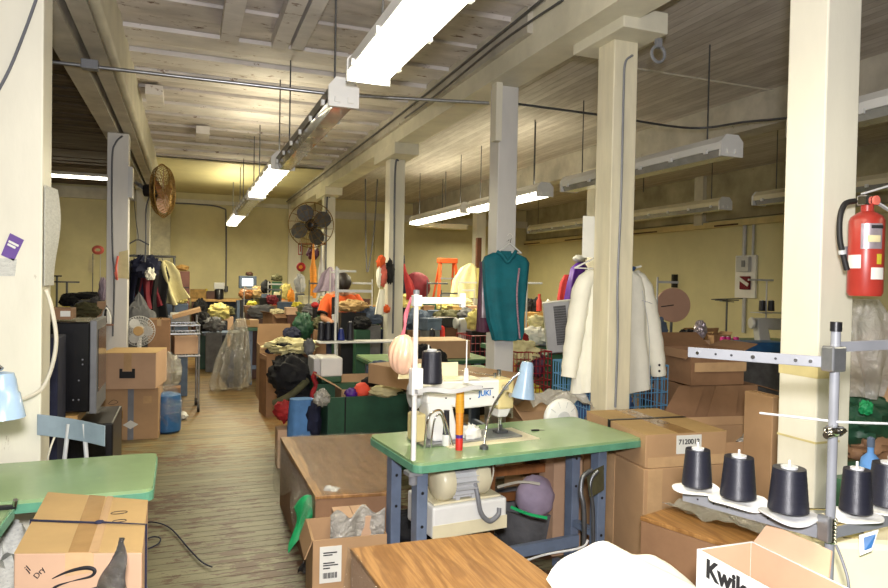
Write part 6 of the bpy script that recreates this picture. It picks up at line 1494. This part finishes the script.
q = S(170, 372, 6.7); heap('crumpled yellowish polythene between the blue drum and the chrome cart', (q.x, q.y, q.z-.15), (.1, .1, .16), 'filmyellow', 'plastic_bag', 'plastic bag', .4, 123)
MB().bx(-.1, .1, -.08, .1, 0, q.z-.16).out('parcel', 'cartond', loc=(q.x, q.y+.05, 0), label='brown parcel on the floor carrying the yellowish polythene', cat='parcel')
q = S(183, 378, 7.0); heap('small white crumpled paper on the cart side of the aisle', (q.x, q.y, .0), (.05, .05, .04), 'paper', 'paper_ball', 'paper', .3, 124)
# back counter
zc_ = 1.04; A0 = S(191, 299, 13.2); B0_ = S(243, 299, 13.2)
t = T('work_counter', 'long wooden counter along the back wall at the end of the aisle', 'counter', (A0.x, A0.y, 0))
Lc = (B0_-A0).length; zc_ = A0.z
MB().bx(0, Lc, 0, .7, zc_-.05, zc_).out('worktop', 'woodlight', t, bevel=.004)
for x in (.05, Lc-.05):
    for y in (.06, .64): MB().bx(x-.035, x+.035, y-.035, y+.035, 0, zc_-.05).out('leg', 'darkbrown', t)
MB().bx(.05, Lc-.05, .62, .66, .1, zc_-.05).out('back_panel', 'slate', t)
def on(px, d=13.45): q = S(px, 299, d); return (q.x, q.y, zc_+.002)
MB().bx(-.15, .15, -.1, .1, 0, .19).out('tool_box', 'brass', loc=on(198), label='brown open tool box at the left end of the back counter', cat='box')
MB().cyl((0, 0, 0), (0, 0, .2), .03, seg=12).out('yellow_bottle', 'brightyellow', loc=on(206), label='yellow bottle beside the tool box on the back counter', cat='bottle')
MB().bx(-.09, .09, -.08, .08, 0, .16).out('dark_box', 'darkbrown', loc=on(211), label='dark box left of the coffee maker on the back counter', cat='box')
t = T('coffee_maker', 'silver-topped black coffee maker on the back counter', 'coffee maker', on(219)); MB().lathe([(.09, 0), (.09, .18), (.07, .2)], seg=20).out('carafe', 'black', t, smooth=True); MB().bx(-.1, .1, -.08, .1, .2, .33).out('head', 'lgrey', t, bevel=.01)
MB().bx(-.04, .04, -.02, .02, -.06, .06).out('wall_outlet', 'black', loc=YY(226, 289, 14.96), label='small black outlet on the back wall above the counter', cat='outlet')
for i, (px, py, d, r_, m_, lab) in enumerate(((200, 311, 12.9, (.14, .14, .22), 'blackcloth', 'black rounded bag under the left part of the back counter'), (226, 311, 12.6, (.16, .12, .1), 'olive', 'olive bundle under the back counter'), (219, 312, 11.3, (.17, .12, .14), 'yellowcloth', 'pale yellow starry cloth piled on the aisle end table'), (214, 325, 10.6, (.15, .12, .12), 'greycloth', 'dark grey covered machine at the end of the aisle'), (203, 322, 10.9, (.12, .12, .16), 'blackcloth', 'black chair back cushion at the far end of the aisle'))):
    perched(px, py, d, r_, m_, lab, seed=130+i, amp=.35)
q = S(210, 333, 10.6)
sewing_table('small steel-legged table at the far right side of the aisle under the grey cover', (q.x-.12, q.y, 0), L=.6, W=.5, h=S(214, 333, 10.6).z-.0, top='slate', edge='darksteel', leg='darksteel')
q = G(232, 364, 0); b = MB(); zz_ = S(236, 318, 9.0).z
b.loft([(.1, 0, zz_, .05, .04), (.06, 0, zz_*.8, .13, .1), (0, 0, zz_*.45, .2, .14), (-.03, 0, .1, .24, .16), (-.03, 0, .0, .2, .14)], 70, .55, 7, 3); q = S(233, 350, 9.0); b.out('plastic_bag', 'filmyellow', smooth=True, loc=(q.x, q.y, 0), label='tall crinkled clear bag standing by the aisle left of the open carton', cat='plastic bag')
heap('dark scraps inside the tall crinkled clear bag', (q.x, q.y, 0), (.15, .1, .3), 'greycloth', 'fabric_scraps', 'scraps', .35, 133)
q = S(255, 326, 9.3); sewing_table('dark green sewing table behind the tall clear bag', (q.x-.15, q.y, 0), L=1.3, W=.55, h=.8, top='dgreen', edge='dgreen', leg='bluegrey')
q = S(247, 321, 9.5); carton('flat low carton on the dark green table behind the clear bag', (q.x, q.y, .803), .3, .25, .1, 0, m='carton')
q = S(277, 322, 9.3); carton('tilted brown carton holding papers beyond the open carton', (q.x, q.y, .803), .28, .3, .2, .35, m='cartond', open_={'f': (120, .1), 'l': (60, .06)})
heap('paper scraps in the tilted brown carton', (q.x, q.y, .97), (.11, .12, .05), 'paperold', 'paper_scraps', 'paper', .4, 134)

# ---- left bay behind the television
q = S(75, 322, 8.9)
sewing_table('dark table in the left bay behind the television', (q.x-1.0, q.y, 0), L=1.7, W=.7, h=.95, top='dgreen', edge='dgreen', leg='darksteel')
def rack2(px, py, d, w_, lab, zb): 
    v = S(px, py, d); t = T('thread_rack', lab, 'thread rack', (v.x, v.y, zb)); h_ = v.z-zb
    MB().cyl((0, 0, 0), (0, 0, h_), .014, seg=8).out('pole', 'darksteel', t); MB().box((0, 0, h_), (w_, .05, .02), rot=(0, 0, .1)).out('arm', 'black', t)
    return t
rack2(67, 282, 9.1, .3, 'dark T-shaped thread rack in the left bay, left of the orange ring', .953)
rack2(57, 276, 9.4, .12, 'thin dark rack beside the near left post in the left bay', .953)
v = S(98, 250, 9.0); t = T('thread_ring', 'orange ring of thread hanging on a rod in the left bay', 'thread', v)
b = MB()
for k in range(3): b.tube([((.055-.008*k)*math.cos(a)*1.15, -.01*k, (.05-.008*k)*math.sin(a)) for a in [2*PI*i/18 for i in range(18)]], .012, 6, closed=True)
b.out('ring', 'coral', t, smooth=True); MB().cyl((-.06, 0, -.05), (-.06, 0, .953-v.z), .006, seg=6).out('rod', 'darksteel', t); MB().box((-.08, 0, -.22), (.07, .01, .18), rot=(0, .1, 0)).out('paper_tag', 'paperold', t); MB().cyl((.03, 0, -.05), (.03, 0, .953-v.z), .004, seg=6).out('string', 'lgrey', t)
for i, (px, py, d, r_, m_, lab) in enumerate(((85, 296, 8.9, (.24, .1, .05), 'blackcloth', 'long black machine cover under the orange ring'), (70, 300, 8.8, (.12, .1, .09), 'blackcloth', 'black rounded machine head left in the left bay'), (66, 309, 8.4, (.1, .06, .03), 'brightyellow', 'bright yellow scrap on the left bay table'), (86, 311, 8.0, (.15, .12, .1), 'olive', 'brownish grey plastic-wrapped bundle behind the television'), (60, 316, 8.0, (.16, .1, .05), 'blackcloth', 'black flat bundle behind the television'), (103, 290, 8.4, (.05, .05, .14), 'lilac', 'lilac bottle-shaped bundle beside the second left post'), (98, 303, 8.6, (.1, .08, .08), 'greycloth', 'grey cloth near the second left post'))):
    perched(px, py, d, r_, m_, lab, seed=140+i)

# ================================================================== far middle bay: tables and clutter
rows = [(1.0, 10.4, 1.3, .84, 'far green table under the monitor'), (1.05, 12.0, 1.3, .9, 'farthest green table near the back wall'), (2.5, 7.0, 1.3, .8, 'green table in front of the worker in orange'), (2.6, 9.2, 1.3, .8, 'green table right of the worker in orange'), (4.0, 9.4, 1.3, .8, 'green table below the orange ladder'), (2.7, 11.4, 1.4, .85, 'far green table beside the burgundy bag'), (5.4, 9.6, 1.3, .8, 'far green table right of the slim post')]
for x, y, l_, h_, lab in rows: sewing_table(lab, (x, y, 0), L=l_, W=.6, h=h_, top='green' if x > 2.5 else 'dgreen', edge='dgreen', leg='darksteel', r=.02)
mach = [(1.35, 10.5, .84, 0, 'far sewing machine on the table under the monitor'), (1.9, 12.2, .9, .2, 'farthest sewing machine near the back wall'), (2.9, 7.15, .8, 0, 'pale sewing machine left of the glove post'), (2.9, 9.4, .8, .1, 'sewing machine right of the worker in orange'), (4.4, 9.6, .8, 0, 'sewing machine below the ladder'), (3.3, 11.6, .85, .2, 'far sewing machine near the burgundy bag'), (5.8, 9.8, .8, 0, 'sewing machine seen right of the slim post')]
ms = None
for x, y, z, r_, lab in mach:
    if ms is None: ms = sewing_machine(lab, (x, y, z+.003), r_, m='lgrey', m2='cream', simple=True)
    else: dup(ms, (x, y, z+.003), r_, lab)
random.seed(11)
# small cones scattered over the far tables
c_small = None
cols = ['yellowthread', 'orange', 'white', 'redthread', 'thread', 'ltblue', 'brightyellow', 'coatcream']
protos = {}
for (x, y, l_, h_, lab) in rows:
    n_ = 8 if x < 2 else 5; pick = random.sample(cols, n_)
    for k in range(n_):
        m_ = pick[k]; cl = {'yellowthread': 'golden', 'orange': 'orange', 'white': 'white', 'redthread': 'red', 'thread': 'black', 'ltblue': 'light blue', 'brightyellow': 'bright yellow', 'coatcream': 'cream'}[m_]; lb = 'small %s thread cone on the %s' % (cl, lab); px_ = x+.08+(l_-.16)*k/(n_-1)+random.uniform(-.02, .02); py_ = y+(.5 if k % 2 else .08)
        if m_ not in protos:
            t = T('thread_cone', lb, 'thread cone', (px_, py_, h_+.002), group='small thread cones on the far tables')
            MB().lathe([(.04, 0), (.036, .1), (.028, .15), (.012, .155), (.012, .165)], seg=12).out('thread', m_, t, smooth=True); protos[m_] = t
        else: dup(protos[m_], (px_, py_, h_+.002), label=lb)
def R_(px, py, d, r, m_, lab, name='bundle', cat='bundle', seed=0, amp=.3, freq=3):
    return perched(px, py, d, r, m_, lab, name, cat, seed, amp, freq)
# monitor
q = S(248, 290, 12.9)
t = T('monitor', 'bluish lit monitor on a dark box above the far clutter', 'monitor', (q.x, q.y, q.z))
MB().bx(-.16, .16, 0, .25, .03, .27).out('casing', 'slate', t, bevel=.01); MB().bx(-.11, .09, -.004, 0, .08, .22).out('screen', 'screen', t); MB().bx(-.1, .1, .02, .2, -.2, .03).out('stand', 'black', t)
q = S(250, 272, 12.95); heap('small dark toy-like bundle on top of the far monitor', (q.x, q.y+.1, S(248, 290, 12.9).z+.27), (.07, .06, .04), 'darkbrown', 'bundle', 'bundle', .3, 150)
b_ = S(248, 294, 12.9); MB().bx(-.2, .2, 0, .3, 0, b_.z-.13).out('monitor_stand', 'slate', loc=(b_.x, b_.y, 0), label='slate cabinet carrying the far monitor', cat='cabinet')
far = [(246, 294, 12, (.12, .1, .1), 'wood', 'brown mixed yarn pile under the far monitor'), (253, 304, 11, (.1, .1, .05), 'brightyellow', 'bright yellow cloth left of the far green table'), (258, 293, 12.2, (.12, .1, .12), 'cartony', 'tan bag of yarn right of the far monitor'), (266, 287, 12, (.09, .08, .12), 'blackcloth', 'black doll-shaped bundle right of the monitor'), (272, 300, 11, (.1, .09, .08), 'darkred', 'dark red yarn pile beyond the open carton'), (262, 312, 10, (.2, .1, .1), 'greycloth', 'dark grey bundle under the far green table edge'), (286, 292, 11.6, (.1, .08, .14), 'yellowcloth', 'cream box-like bundle with an orange band'), (291, 297, 11.2, (.06, .06, .12), 'orange', 'orange cloth bundle left of the hanging scarf'), (300, 284, 10.3, (.08, .07, .14), 'lgrey', 'pale grey plastic bag hanging at the fan post'), (277, 278, 12, (.1, .08, .06), 'olive', 'olive bundle on the far shelf'), (297, 306, 9.6, (.08, .07, .06), 'brightyellow', 'yellow bundle beside the red pin cushion'), (303, 313, 9.2, (.12, .09, .12), 'olive', 'olive rounded bag below the yellow bundle'), (316, 310, 9, (.17, .12, .09), 'greycloth', 'grey covered machine left of the worker in orange'), (327, 300, 9.4, (.12, .1, .06), 'coatcream', 'cream cloth in front of the worker in orange'), (352, 306, 7.6, (.18, .12, .07), 'cartony', 'tan lumpy bundle right of the worker in orange'), (368, 316, 7.7, (.16, .12, .1), 'slate', 'slate covered machine in front of the glove post'), (362, 323, 7.3, (.1, .08, .07), 'blackcloth', 'black machine head left of the glove post'), (410, 304, 8.6, (.16, .12, .14), 'yellowcloth', 'pale yellow draped cloth right of the glove post'), (417, 320, 8.2, (.16, .1, .12), 'slate', 'blue-grey cloth under the pale yellow one'), (448, 318, 8.8, (.2, .12, .11), 'olive', 'olive round sacks below the ladder'), (466, 316, 8.8, (.12, .1, .1), 'greycloth', 'grey sack left of the teal dress'), (478, 320, 7.6, (.14, .1, .12), 'yellowcloth', 'pale yellow bag touching the left of the teal dress'), (440, 307, 9.8, (.2, .1, .06), 'yellowcloth', 'pale cloth strip pile on the green table below the ladder'), (462, 303, 10, (.16, .1, .07), 'coatcream', 'cream clothes on the table beside the cream coat'), (388, 322, 7.8, (.1, .08, .08), 'greycloth', 'grey scraps at the foot of the glove post'), (322, 323, 8.3, (.12, .1, .08), 'olive', 'dark olive bundle left of the black cones'), (303, 327, 7.9, (.12, .1, .16), 'bingreen', 'dark green cloth bundle behind the fur trim'), (292, 336, 7.6, (.1, .1, .1), 'navy', 'navy bundle between the open carton flap and the black cones')]
for i, (px, py, d, r_, m_, lab) in enumerate(far): R_(px, py, d, r_, m_, lab, seed=160+i)
# supports hidden among the clutter
MB().bx(-.5, .3, 0, .5, 0, .92).out('storage_cabinet', 'bingreen', loc=(S(450, 330, 8.8).x, S(450, 330, 8.8).y, 0), label='dark green cabinet under the olive sacks', cat='cabinet', bevel=.01)
MB().bx(-.4, .2, 0, .4, 0, .85).out('storage_cabinet', 'slate', loc=(S(415, 330, 8.5).x, S(415, 330, 8.5).y, 0), label='slate cabinet under the pale yellow cloth right of the glove post', cat='cabinet', bevel=.01)
v = S(282, 278, 11.9)
t = T('open_fronted_box', 'cream cabinet with a dark opening and an orange strip beyond the black doll', 'box', (S(284, 300, 11.9).x, S(284, 300, 11.9).y, .92)); MB().bx(-.17, .2, 0, .25, 0, .33).out('body', 'offwhite', t, bevel=.006); MB().bx(-.13, .12, -.004, 0, .08, .28).out('opening', 'black', t); MB().bx(-.04, .02, -.008, -.004, .05, .28).out('orange_strip', 'orange', t)
# pin cushion stick
q = S(315, 305, 8.6); t = T('pin_cushion', 'red pin cushion on a black spool post among the far tables', 'pin cushion', (q.x, q.y, q.z)); MB().blob((0, 0, 0), (.05, .05, .04), .1).out('cushion', 'redcloth', t, smooth=True); MB().cyl((0, 0, -.03), (0, 0, -q.z), .03, seg=10).out('post', 'black', t)
# hanging things on the far fan post
MB().tube([S(298, 244, 10.85), S(326, 244, 10.95)], .015, 8).out('hanging_pole', 'wood', label='short wooden pole below the big fan from which scarves hang', cat='pole')
q = S(313, 253, 10.9)
MB().blob((0, 0, 0), (.09, .07, .11), .35, 3, 5).out('scarf_bundle', 'plum', smooth=True, loc=q, label='dark plum scarf bundle hanging below the big fan', cat='scarf')
q = S(315, 246, 10.85); MB().blob((0, 0, 0), (.03, .03, .06), .35, 3, 6).out('white_flower', 'coat', smooth=True, loc=q, label='small cream flower-like scrap above the plum scarf', cat='scrap')
q = S(313, 272, 10.8); MB().loft([(0, 0, .46, .01, .01), (0, 0, .15, .03, .03), (0, 0, .05, .055, .03), (.01, 0, -.2, .05, .03), (.01, 0, -.42, .045, .03)], 20, .3, 5, 2).out('scarf', 'orange', smooth=True, loc=q, label='orange and brown scarf hanging below the plum bundle', cat='scarf')
q = S(321, 275, 10.9); MB().loft([(0, 0, .5, .01, .01), (0, 0, .25, .02, .03), (0, 0, .05, .05, .03), (.01, 0, -.45, .06, .04)], 20, .3, 5, 2).out('white_cloth', 'lgrey', smooth=True, loc=q, label='long pale grey cloth hanging right of the orange scarf', cat='cloth')
q = S(301, 267, 10.7); t = T('round_ornament', 'red round hanging object with a pale centre left of the orange scarf', 'ornament', q); MB().lathe([(.0, -.02), (.07, -.02), (.075, 0), (.06, .02)], (0, 0, 0), 24, mf).out('disc', 'redcloth', t, smooth=True); MB().lathe([(.0, .021), (.03, .021), (.03, .028)], (0, 0, 0), 16, mf).out('centre', 'orange', t, smooth=True); MB().cyl((0, 0, .07), (0, 0, .38), .006, seg=6).out('string', 'cordgrey', t)
t = T('fire_sign', 'small red and white sign on the back wall pilaster below the big fan', 'sign', YY(300.5, 249, 14.83)); MB().bx(-.05, .05, 0, .01, -.13, .13).out('plate', 'paper', t)
b = MB(); b.bx(-.05, .05, -.003, 0, .11, .13); b.bx(-.05, .05, -.003, 0, -.13, -.11); b.bx(-.05, -.035, -.003, 0, -.11, .11); b.bx(.035, .05, -.003, 0, -.11, .11); b.bx(-.012, .012, -.003, 0, -.06, .07); b.out('red_marking', 'redcloth', t)
q = S(327, 277, 9.9); MB().loft([(.05, 0, .15, .02, .02), (.02, 0, .05, .1, .05), (0, 0, -.12, .14, .07), (-.04, 0, -.22, .16, .08)], 30, .35, 7, 2).out('white_blouse', 'lilac', smooth=True, loc=q, label='pale lilac white blouse hanging between the fan post and the worker', cat='garment')
# another pair of thread stands
q = S(337, 292, 7.2)
thread_stand('pale thread stand with a grey crossbar in front of the worker in orange', (S(338, 300, 7.4).x, S(338, 300, 7.4).y, .0), S(338, 268, 7.4).z, S(338, 271, 7.4).z, (-.05, .2), None, None, 'lgrey')
q = S(347, 322, 8.4); cone('light blue thread cone in front of the worker in orange', (S(351, 310, 8.0).x, S(351, 310, 8.0).y, S(351, 311, 8.0).z), 'ltblue', .12, .04, .02, seg=14)
# things on the glove post
yp = 7.35-.13
def gl_(px, py, rx, rz, m_, lab, name='glove', cat='glove', sd=0): 
    v = YY(px, py, yp); MB().blob((0, 0, 0), (rx, .04, rz), .35, 3.2, sd, 22, 14).out(name, m_, smooth=True, loc=v, label=lab, cat=cat)
gl_(381, 262, .05, .07, 'orangecloth', 'orange topped glove at the left of the glove post', sd=1)
gl_(383, 275, .05, .13, 'coral', 'coral gloves bunched on the glove post', sd=2)
gl_(390, 272, .05, .13, 'blackcloth', 'black glove right of the coral ones', sd=3)
gl_(379, 277, .03, .11, 'coat', 'white glove fingers left of the coral ones', sd=4)
v = YY(380, 300, yp); MB().loft([(.02, 0, .12, .03, .02), (.01, 0, .0, .045, .03), (-.0, 0, -.16, .06, .03)], 20, .25, 5, 2).out('cloth', 'coat', smooth=True, loc=v, label='long cream cloth hanging under the coral gloves', cat='cloth')
gl_(386, 309, .045, .05, 'orangecloth', 'orange red tip of the cloth under the gloves', 'cloth', 'cloth', 5)
q = S(404, 277, 8.4); MB().loft([(-.02, 0, .27, .02, .02), (-.03, 0, .1, .04, .03), (-.01, 0, -.1, .08, .04), (-.02, 0, -.2, .09, .05)], 24, .25, 5, 3).out('bag', 'navy', smooth=True, loc=q, label='long navy bag hanging right of the glove post', cat='bag')
q = S(408, 285, 8.3); MB().loft([(-.06, 0, .26, .015, .015), (-.04, 0, .16, .02, .02), (0, 0, .05, .05, .03), (.04, 0, -.1, .06, .04), (.03, 0, -.18, .05, .04)], 24, .25, 5, 3).out('red_cloth', 'redcloth', smooth=True, loc=q, label='coral red cloth beside the navy bag', cat='cloth')
R_(417, 286, 9.3, (.18, .12, .2), 'darkred', 'burgundy speckled backpack right of the navy bag', 'backpack', 'bag', 200, .12, 1.5)
MB().bx(-.25, .25, -.1, .3, 0, S(417, 300, 9.3).z-.02).out('bag_stand', 'bingreen', loc=(S(417, 300, 9.3).x, S(417, 300, 9.3).y, 0), label='dark green stand carrying the burgundy backpack', cat='stand')
# ladder
q = S(447, 300, 11.2); zt = S(447, 262, 11.2).z
t = T('step_ladder', 'orange step ladder standing in the far right bay', 'ladder', (q.x, q.y, 0))
for s_ in (-1, 1):
    MB().tube([(s_*.13, 0, zt), (s_*.3, -.3, 0)], .028, 6).out('front_rail', 'ladder', t); MB().tube([(s_*.12, .05, zt), (s_*.26, .55, 0)], .02, 6).out('rear_rail', 'ladder', t)
for k in range(6):
    f = (k+1)/6.6; MB().box((0, -.3*f, zt*(1-f)), (.26+.34*f, .08, .025)).out('step', 'grey', t)
MB().bx(-.16, .16, -.06, .1, zt-.02, zt+.06).out('top_cap', 'ladder', t, bevel=.01)
# cream coat on the far right bay post
q = S(466, 280, 11.0)
t = T('cream_coat', 'cream coat hanging on the far ivory post left of the teal dress', 'coat', q)
MB().loft([(.08, 0, .27, .04, .04), (.05, 0, .2, .14, .06), (.0, 0, .0, .22, .08), (-.02, 0, -.3, .24, .09)], 40, .2, 8, 3).out('body', 'coatcream', t, smooth=True)
MB().loft([(.2, .0, .2, .05, .04), (.22, 0, -.0, .09, .05), (.22, 0, -.3, .1, .06)], 24, .2, 6, 1).out('yellow_layer', 'yellowcloth', t, smooth=True)
MB().bx(.17, .25, -.04, .02, .2, .7).out('dark_strap', 'darkbrown', t)
q = S(527, 287, 7.9); t = thread_stand('pale thread stand with a side arm right of the teal dress', (q.x, q.y, .0), S(527, 278, 7.9).z, S(527, 283, 7.9).z, (-.02, .2), None, None, 'lgrey')
for i, (px, m_, lab) in enumerate(((529, 'black', 'black machine head right of the teal dress'), (536, 'black', 'second black machine head right of the teal dress'))):
    R_(px, 307, 9.6, (.07, .08, .12), 'blackcloth', lab, 'black_machine', 'sewing machine', 210+i, .3)
q = S(539, 311, 9.4); MB().lathe([(.04, 0), (.04, .14), (.02, .18), (.02, .24)], seg=12).out('red_bottle', 'red', smooth=True, loc=(q.x, q.y, q.z), label='red bottle beside the black machine heads', cat='bottle')
q = S(548, 312, 9.4); MB().lathe([(.025, 0), (.025, .16), (.01, .18)], seg=12).out('white_bottle', 'white', smooth=True, loc=(q.x, q.y, q.z), label='white slim bottle right of the red bottle', cat='bottle')
MB().bx(-.45, .5, -.1, .5, 0, S(539, 312, 9.4).z-.005).out('side_table', 'woodlight', loc=(S(539, 312, 9.4).x, S(539, 312, 9.4).y, 0), label='pale wooden table carrying the red bottle, right of the teal dress', cat='table')

# more machines, stands, racks and boxes on the far tables
for px, py, d, h_, arm, lab in ((244, 300, 10.8, .45, .2, 'thin thread stand left of the tilted brown carton'), (268, 296, 11.4, .5, .25, 'thin thread stand beside the orange strip cabinet'), (281, 303, 10.2, .5, -.2, 'thin thread stand beyond the tilted brown carton'), (309, 297, 9.9, .5, .25, 'thin thread stand left of the lilac blouse'), (330, 284, 9.2, .4, .2, 'thin thread stand just left of the worker'), (372, 300, 8.2, .5, -.25, 'thin thread stand beside the glove post'), (427, 298, 9.2, .5, .3, 'thin thread stand right of the burgundy backpack'), (441, 306, 9.6, .45, .25, 'thin thread stand below the ladder'), (458, 296, 9.9, .5, .3, 'thin thread stand left of the cream coat'), (474, 303, 9.7, .45, -.2, 'thin thread stand touching the cream coat')):
    q = S(px, py, d); base = 0
    for x0, x1, y0, y1, hh_ in TABS:
        if x0-.05 < q.x < x1+.05 and y0-.05 < q.y < y1+.05: base = hh_
    base = base or .0; thread_stand(lab, (q.x, q.y, base+.002), q.z+h_*.5-base, q.z+h_*.4-base, (min(0, arm), max(0, arm)), None, None, 'darksteel' if px % 2 else 'lgrey', r=.008)
bx = [(251, 309, 10.2, .2, .1, 'cartond'), (262, 302, 11, .16, .14, 'black'), (285, 306, 10, .2, .12, 'slate'), (292, 311, 9.2, .18, .1, 'cartonp'), (305, 301, 10, .14, .16, 'offwhite'), (322, 308, 9, .22, .14, 'darksteel'), (333, 315, 8.4, .2, .1, 'black'), (360, 303, 9.2, .2, .12, 'darkbrown'), (372, 309, 8.6, .16, .1, 'woodlight'), (398, 313, 8.2, .14, .14, 'black'), (425, 309, 9.2, .18, .1, 'cartond'), (435, 314, 9, .2, .1, 'slate'), (455, 310, 9.4, .16, .12, 'woodlight'), (470, 309, 9.6, .2, .1, 'cartonp'), (278, 314, 9.6, .18, .12, 'bingreen'), (443, 322, 8.2, .24, .12, 'black'), (430, 324, 8.0, .2, .14, 'slate'), (340, 318, 8.1, .18, .09, 'lgrey')]
where = ['left of the tilted brown carton', 'below the far monitor', 'beyond the tilted brown carton', 'behind the red pin cushion', 'under the orange scarf', 'left of the worker', 'in front of the worker', 'right of the worker', 'left of the glove post', 'right of the glove post', 'right of the pale yellow cloth', 'left of the ladder foot', 'below the ladder', 'left of the cream coat', 'above the open carton flap', 'below the olive sacks', 'left of the olive sacks', 'by the light blue cone']
for i, (px, py, d, w_, h_, m_) in enumerate(bx):
    q = S(px, py, d); base = 0
    for x0, x1, y0, y1, hh_ in TABS:
        if x0-.05 < q.x < x1+.05 and y0-.05 < q.y < y1+.05: base = hh_
    zb_ = max(base+.003, q.z-h_/2)
    if zb_-base > .05: MB().bx(-w_*.42, w_*.42, -.12, .12, 0, zb_-base-.005).out('storage_box', ('darkbrown', 'greycloth', 'bingreen')[i % 3], label='%s tall box standing %s' % (('dark brown', 'dark grey', 'dark green')[i % 3], where[i]), cat='box', loc=(q.x, q.y, base+.002))
    t = T('small_box', '%s small box %s' % ({'cartond': 'brown', 'black': 'black', 'slate': 'slate', 'cartonp': 'pale brown', 'offwhite': 'ivory', 'darksteel': 'metal', 'darkbrown': 'dark brown', 'woodlight': 'tan', 'bingreen': 'dark green', 'lgrey': 'light grey'}[m_], where[i]), 'box', (q.x, q.y, zb_), .3*math.sin(i*2.1))
    MB().bx(-w_/2, w_/2, -.1, .1, 0, h_*.8).out('body', m_, t, bevel=.005); MB().bx(-w_/2-.004, w_/2+.004, -.104, .104, h_*.8, h_).out('lid', m_, t, bevel=.004)
# ================================================================== the worker
def skin(name, pts, edges, rad, root, m, parent, lv=2):
    me = bpy.data.meshes.new(name); me.from_pydata(pts, edges, []); me.materials.append(M[m]); o = bpy.data.objects.new(name, me); COL.objects.link(o)
    md = o.modifiers.new('skin', 'SKIN'); md.use_smooth_shade = True
    for i, r in enumerate(rad): me.skin_vertices[0].data[i].radius = (r, r) if not isinstance(r, tuple) else r
    me.skin_vertices[0].data[root].use_root = True
    sb = o.modifiers.new('smooth', 'SUBSURF'); sb.levels = lv; sb.render_levels = lv
    if parent: o.parent = parent
    return o
hd = S(345, 284, 8.05)
pp = T('person', 'dark-haired person in an orange shirt bending over the work on the table', 'person', (hd.x, hd.y+.12, 0), math.radians(-12))
hz = hd.z
pts = [(0, .12, .9), (0, .12, 1.05), (0, .1, 1.22), (0, .03, hz-.14), (0, -.04, hz-.08), (0, -.08, hz),
       (-.17, .05, hz-.17), (-.23, -.05, hz-.42), (-.14, -.27, 1.0), (-.1, -.33, .98), (.17, .05, hz-.17), (.23, -.05, hz-.42), (.14, -.27, 1.0), (.1, -.33, .98),
       (-.1, .12, .85), (-.11, .08, .47), (-.11, .14, .08), (-.11, .02, .03), (.1, .12, .85), (.11, .08, .47), (.11, .14, .08), (.11, .02, .03)]
ed = [(0, 1), (1, 2), (2, 3), (3, 4), (4, 5), (3, 6), (6, 7), (7, 8), (8, 9), (3, 10), (10, 11), (11, 12), (12, 13), (0, 14), (14, 15), (15, 16), (16, 17), (0, 18), (18, 19), (19, 20), (20, 21)]
rd = [.14, .13, .14, .09, .055, .085, .06, .045, .032, .03, .06, .045, .032, .03, .09, .06, .04, .035, .09, .06, .04, .035]
skin('body', pts, ed, rd, 0, 'skin', pp)
MB().blob((0, -.08, hz), (.085, .1, .115), .02, 1, 1, 24, 16).out('head', 'skin', pp, smooth=True)
MB().blob((0, -.1, hz+.02), (.1, .112, .118), .06, 3, 2, 28, 18).out('hair', 'hair', pp, smooth=True)
for s_ in (-1, 1): MB().blob((s_*.03, -.165, hz-.085), (.012, .006, .008), 0, 1, 1, 10, 6).out('eye', 'ink', pp, smooth=True)
MB().blob((0, -.16, hz-.11), (.013, .016, .02), 0, 1, 1, 10, 6).out('nose', 'skin', pp, smooth=True)
b = MB(); b.loft([(0, .03, hz-.1, .07, .07), (0, .03, hz-.14, .15, .1), (0, .04, hz-.19, .21, .12), (0, .07, hz-.32, .2, .13), (0, .12, 1.05, .18, .14), (0, .13, .88, .19, .15)], 40, .06, 7, 2); b.out('shirt', 'orangecloth', pp, smooth=True)
for s_ in (-1, 1):
    b = MB(); b.tube([(s_*.14, .05, hz-.16), (s_*.2, .02, hz-.25), (s_*.235, -.04, hz-.36)], [.07, .075, .068], 16); b.out('shirt_sleeve', 'orangecloth', pp, smooth=True)
    MB().tube([(s_*.236, -.04, hz-.355), (s_*.24, -.048, hz-.37)], [.07, .07], 16).out('black_cuff', 'blackcloth', pp, smooth=True)
    for k in range(5):
        a = -.5+.25*k if k < 4 else .9; x0 = s_*(.1+.0); MB().tube([(s_*.1, -.33, .985), (s_*(.1-.02*k+.03), -.39-.008*(2-abs(k-2)), .975), (s_*(.1-.022*k+.03), -.415, .955)], [.011, .009, .007], 8).out('finger', 'skin', pp, smooth=True)
MB().bx(-.13, -.07, -.1, -.08, hz-.42, hz-.16).out('black_strap', 'blackcloth', pp)
b = MB(); b.loft([(0, .13, .93, .17, .14), (0, .13, .8, .19, .15), (0, .12, .7, .19, .14)], 30, .03, 5, 1); b.out('trousers', 'navy', pp, smooth=True)
for s_ in (-1, 1): MB().tube([(s_*.1, .12, .78), (s_*.11, .09, .45), (s_*.11, .13, .06)], [.1, .075, .06], 16).out('trouser_leg', 'navy', pp, smooth=True)
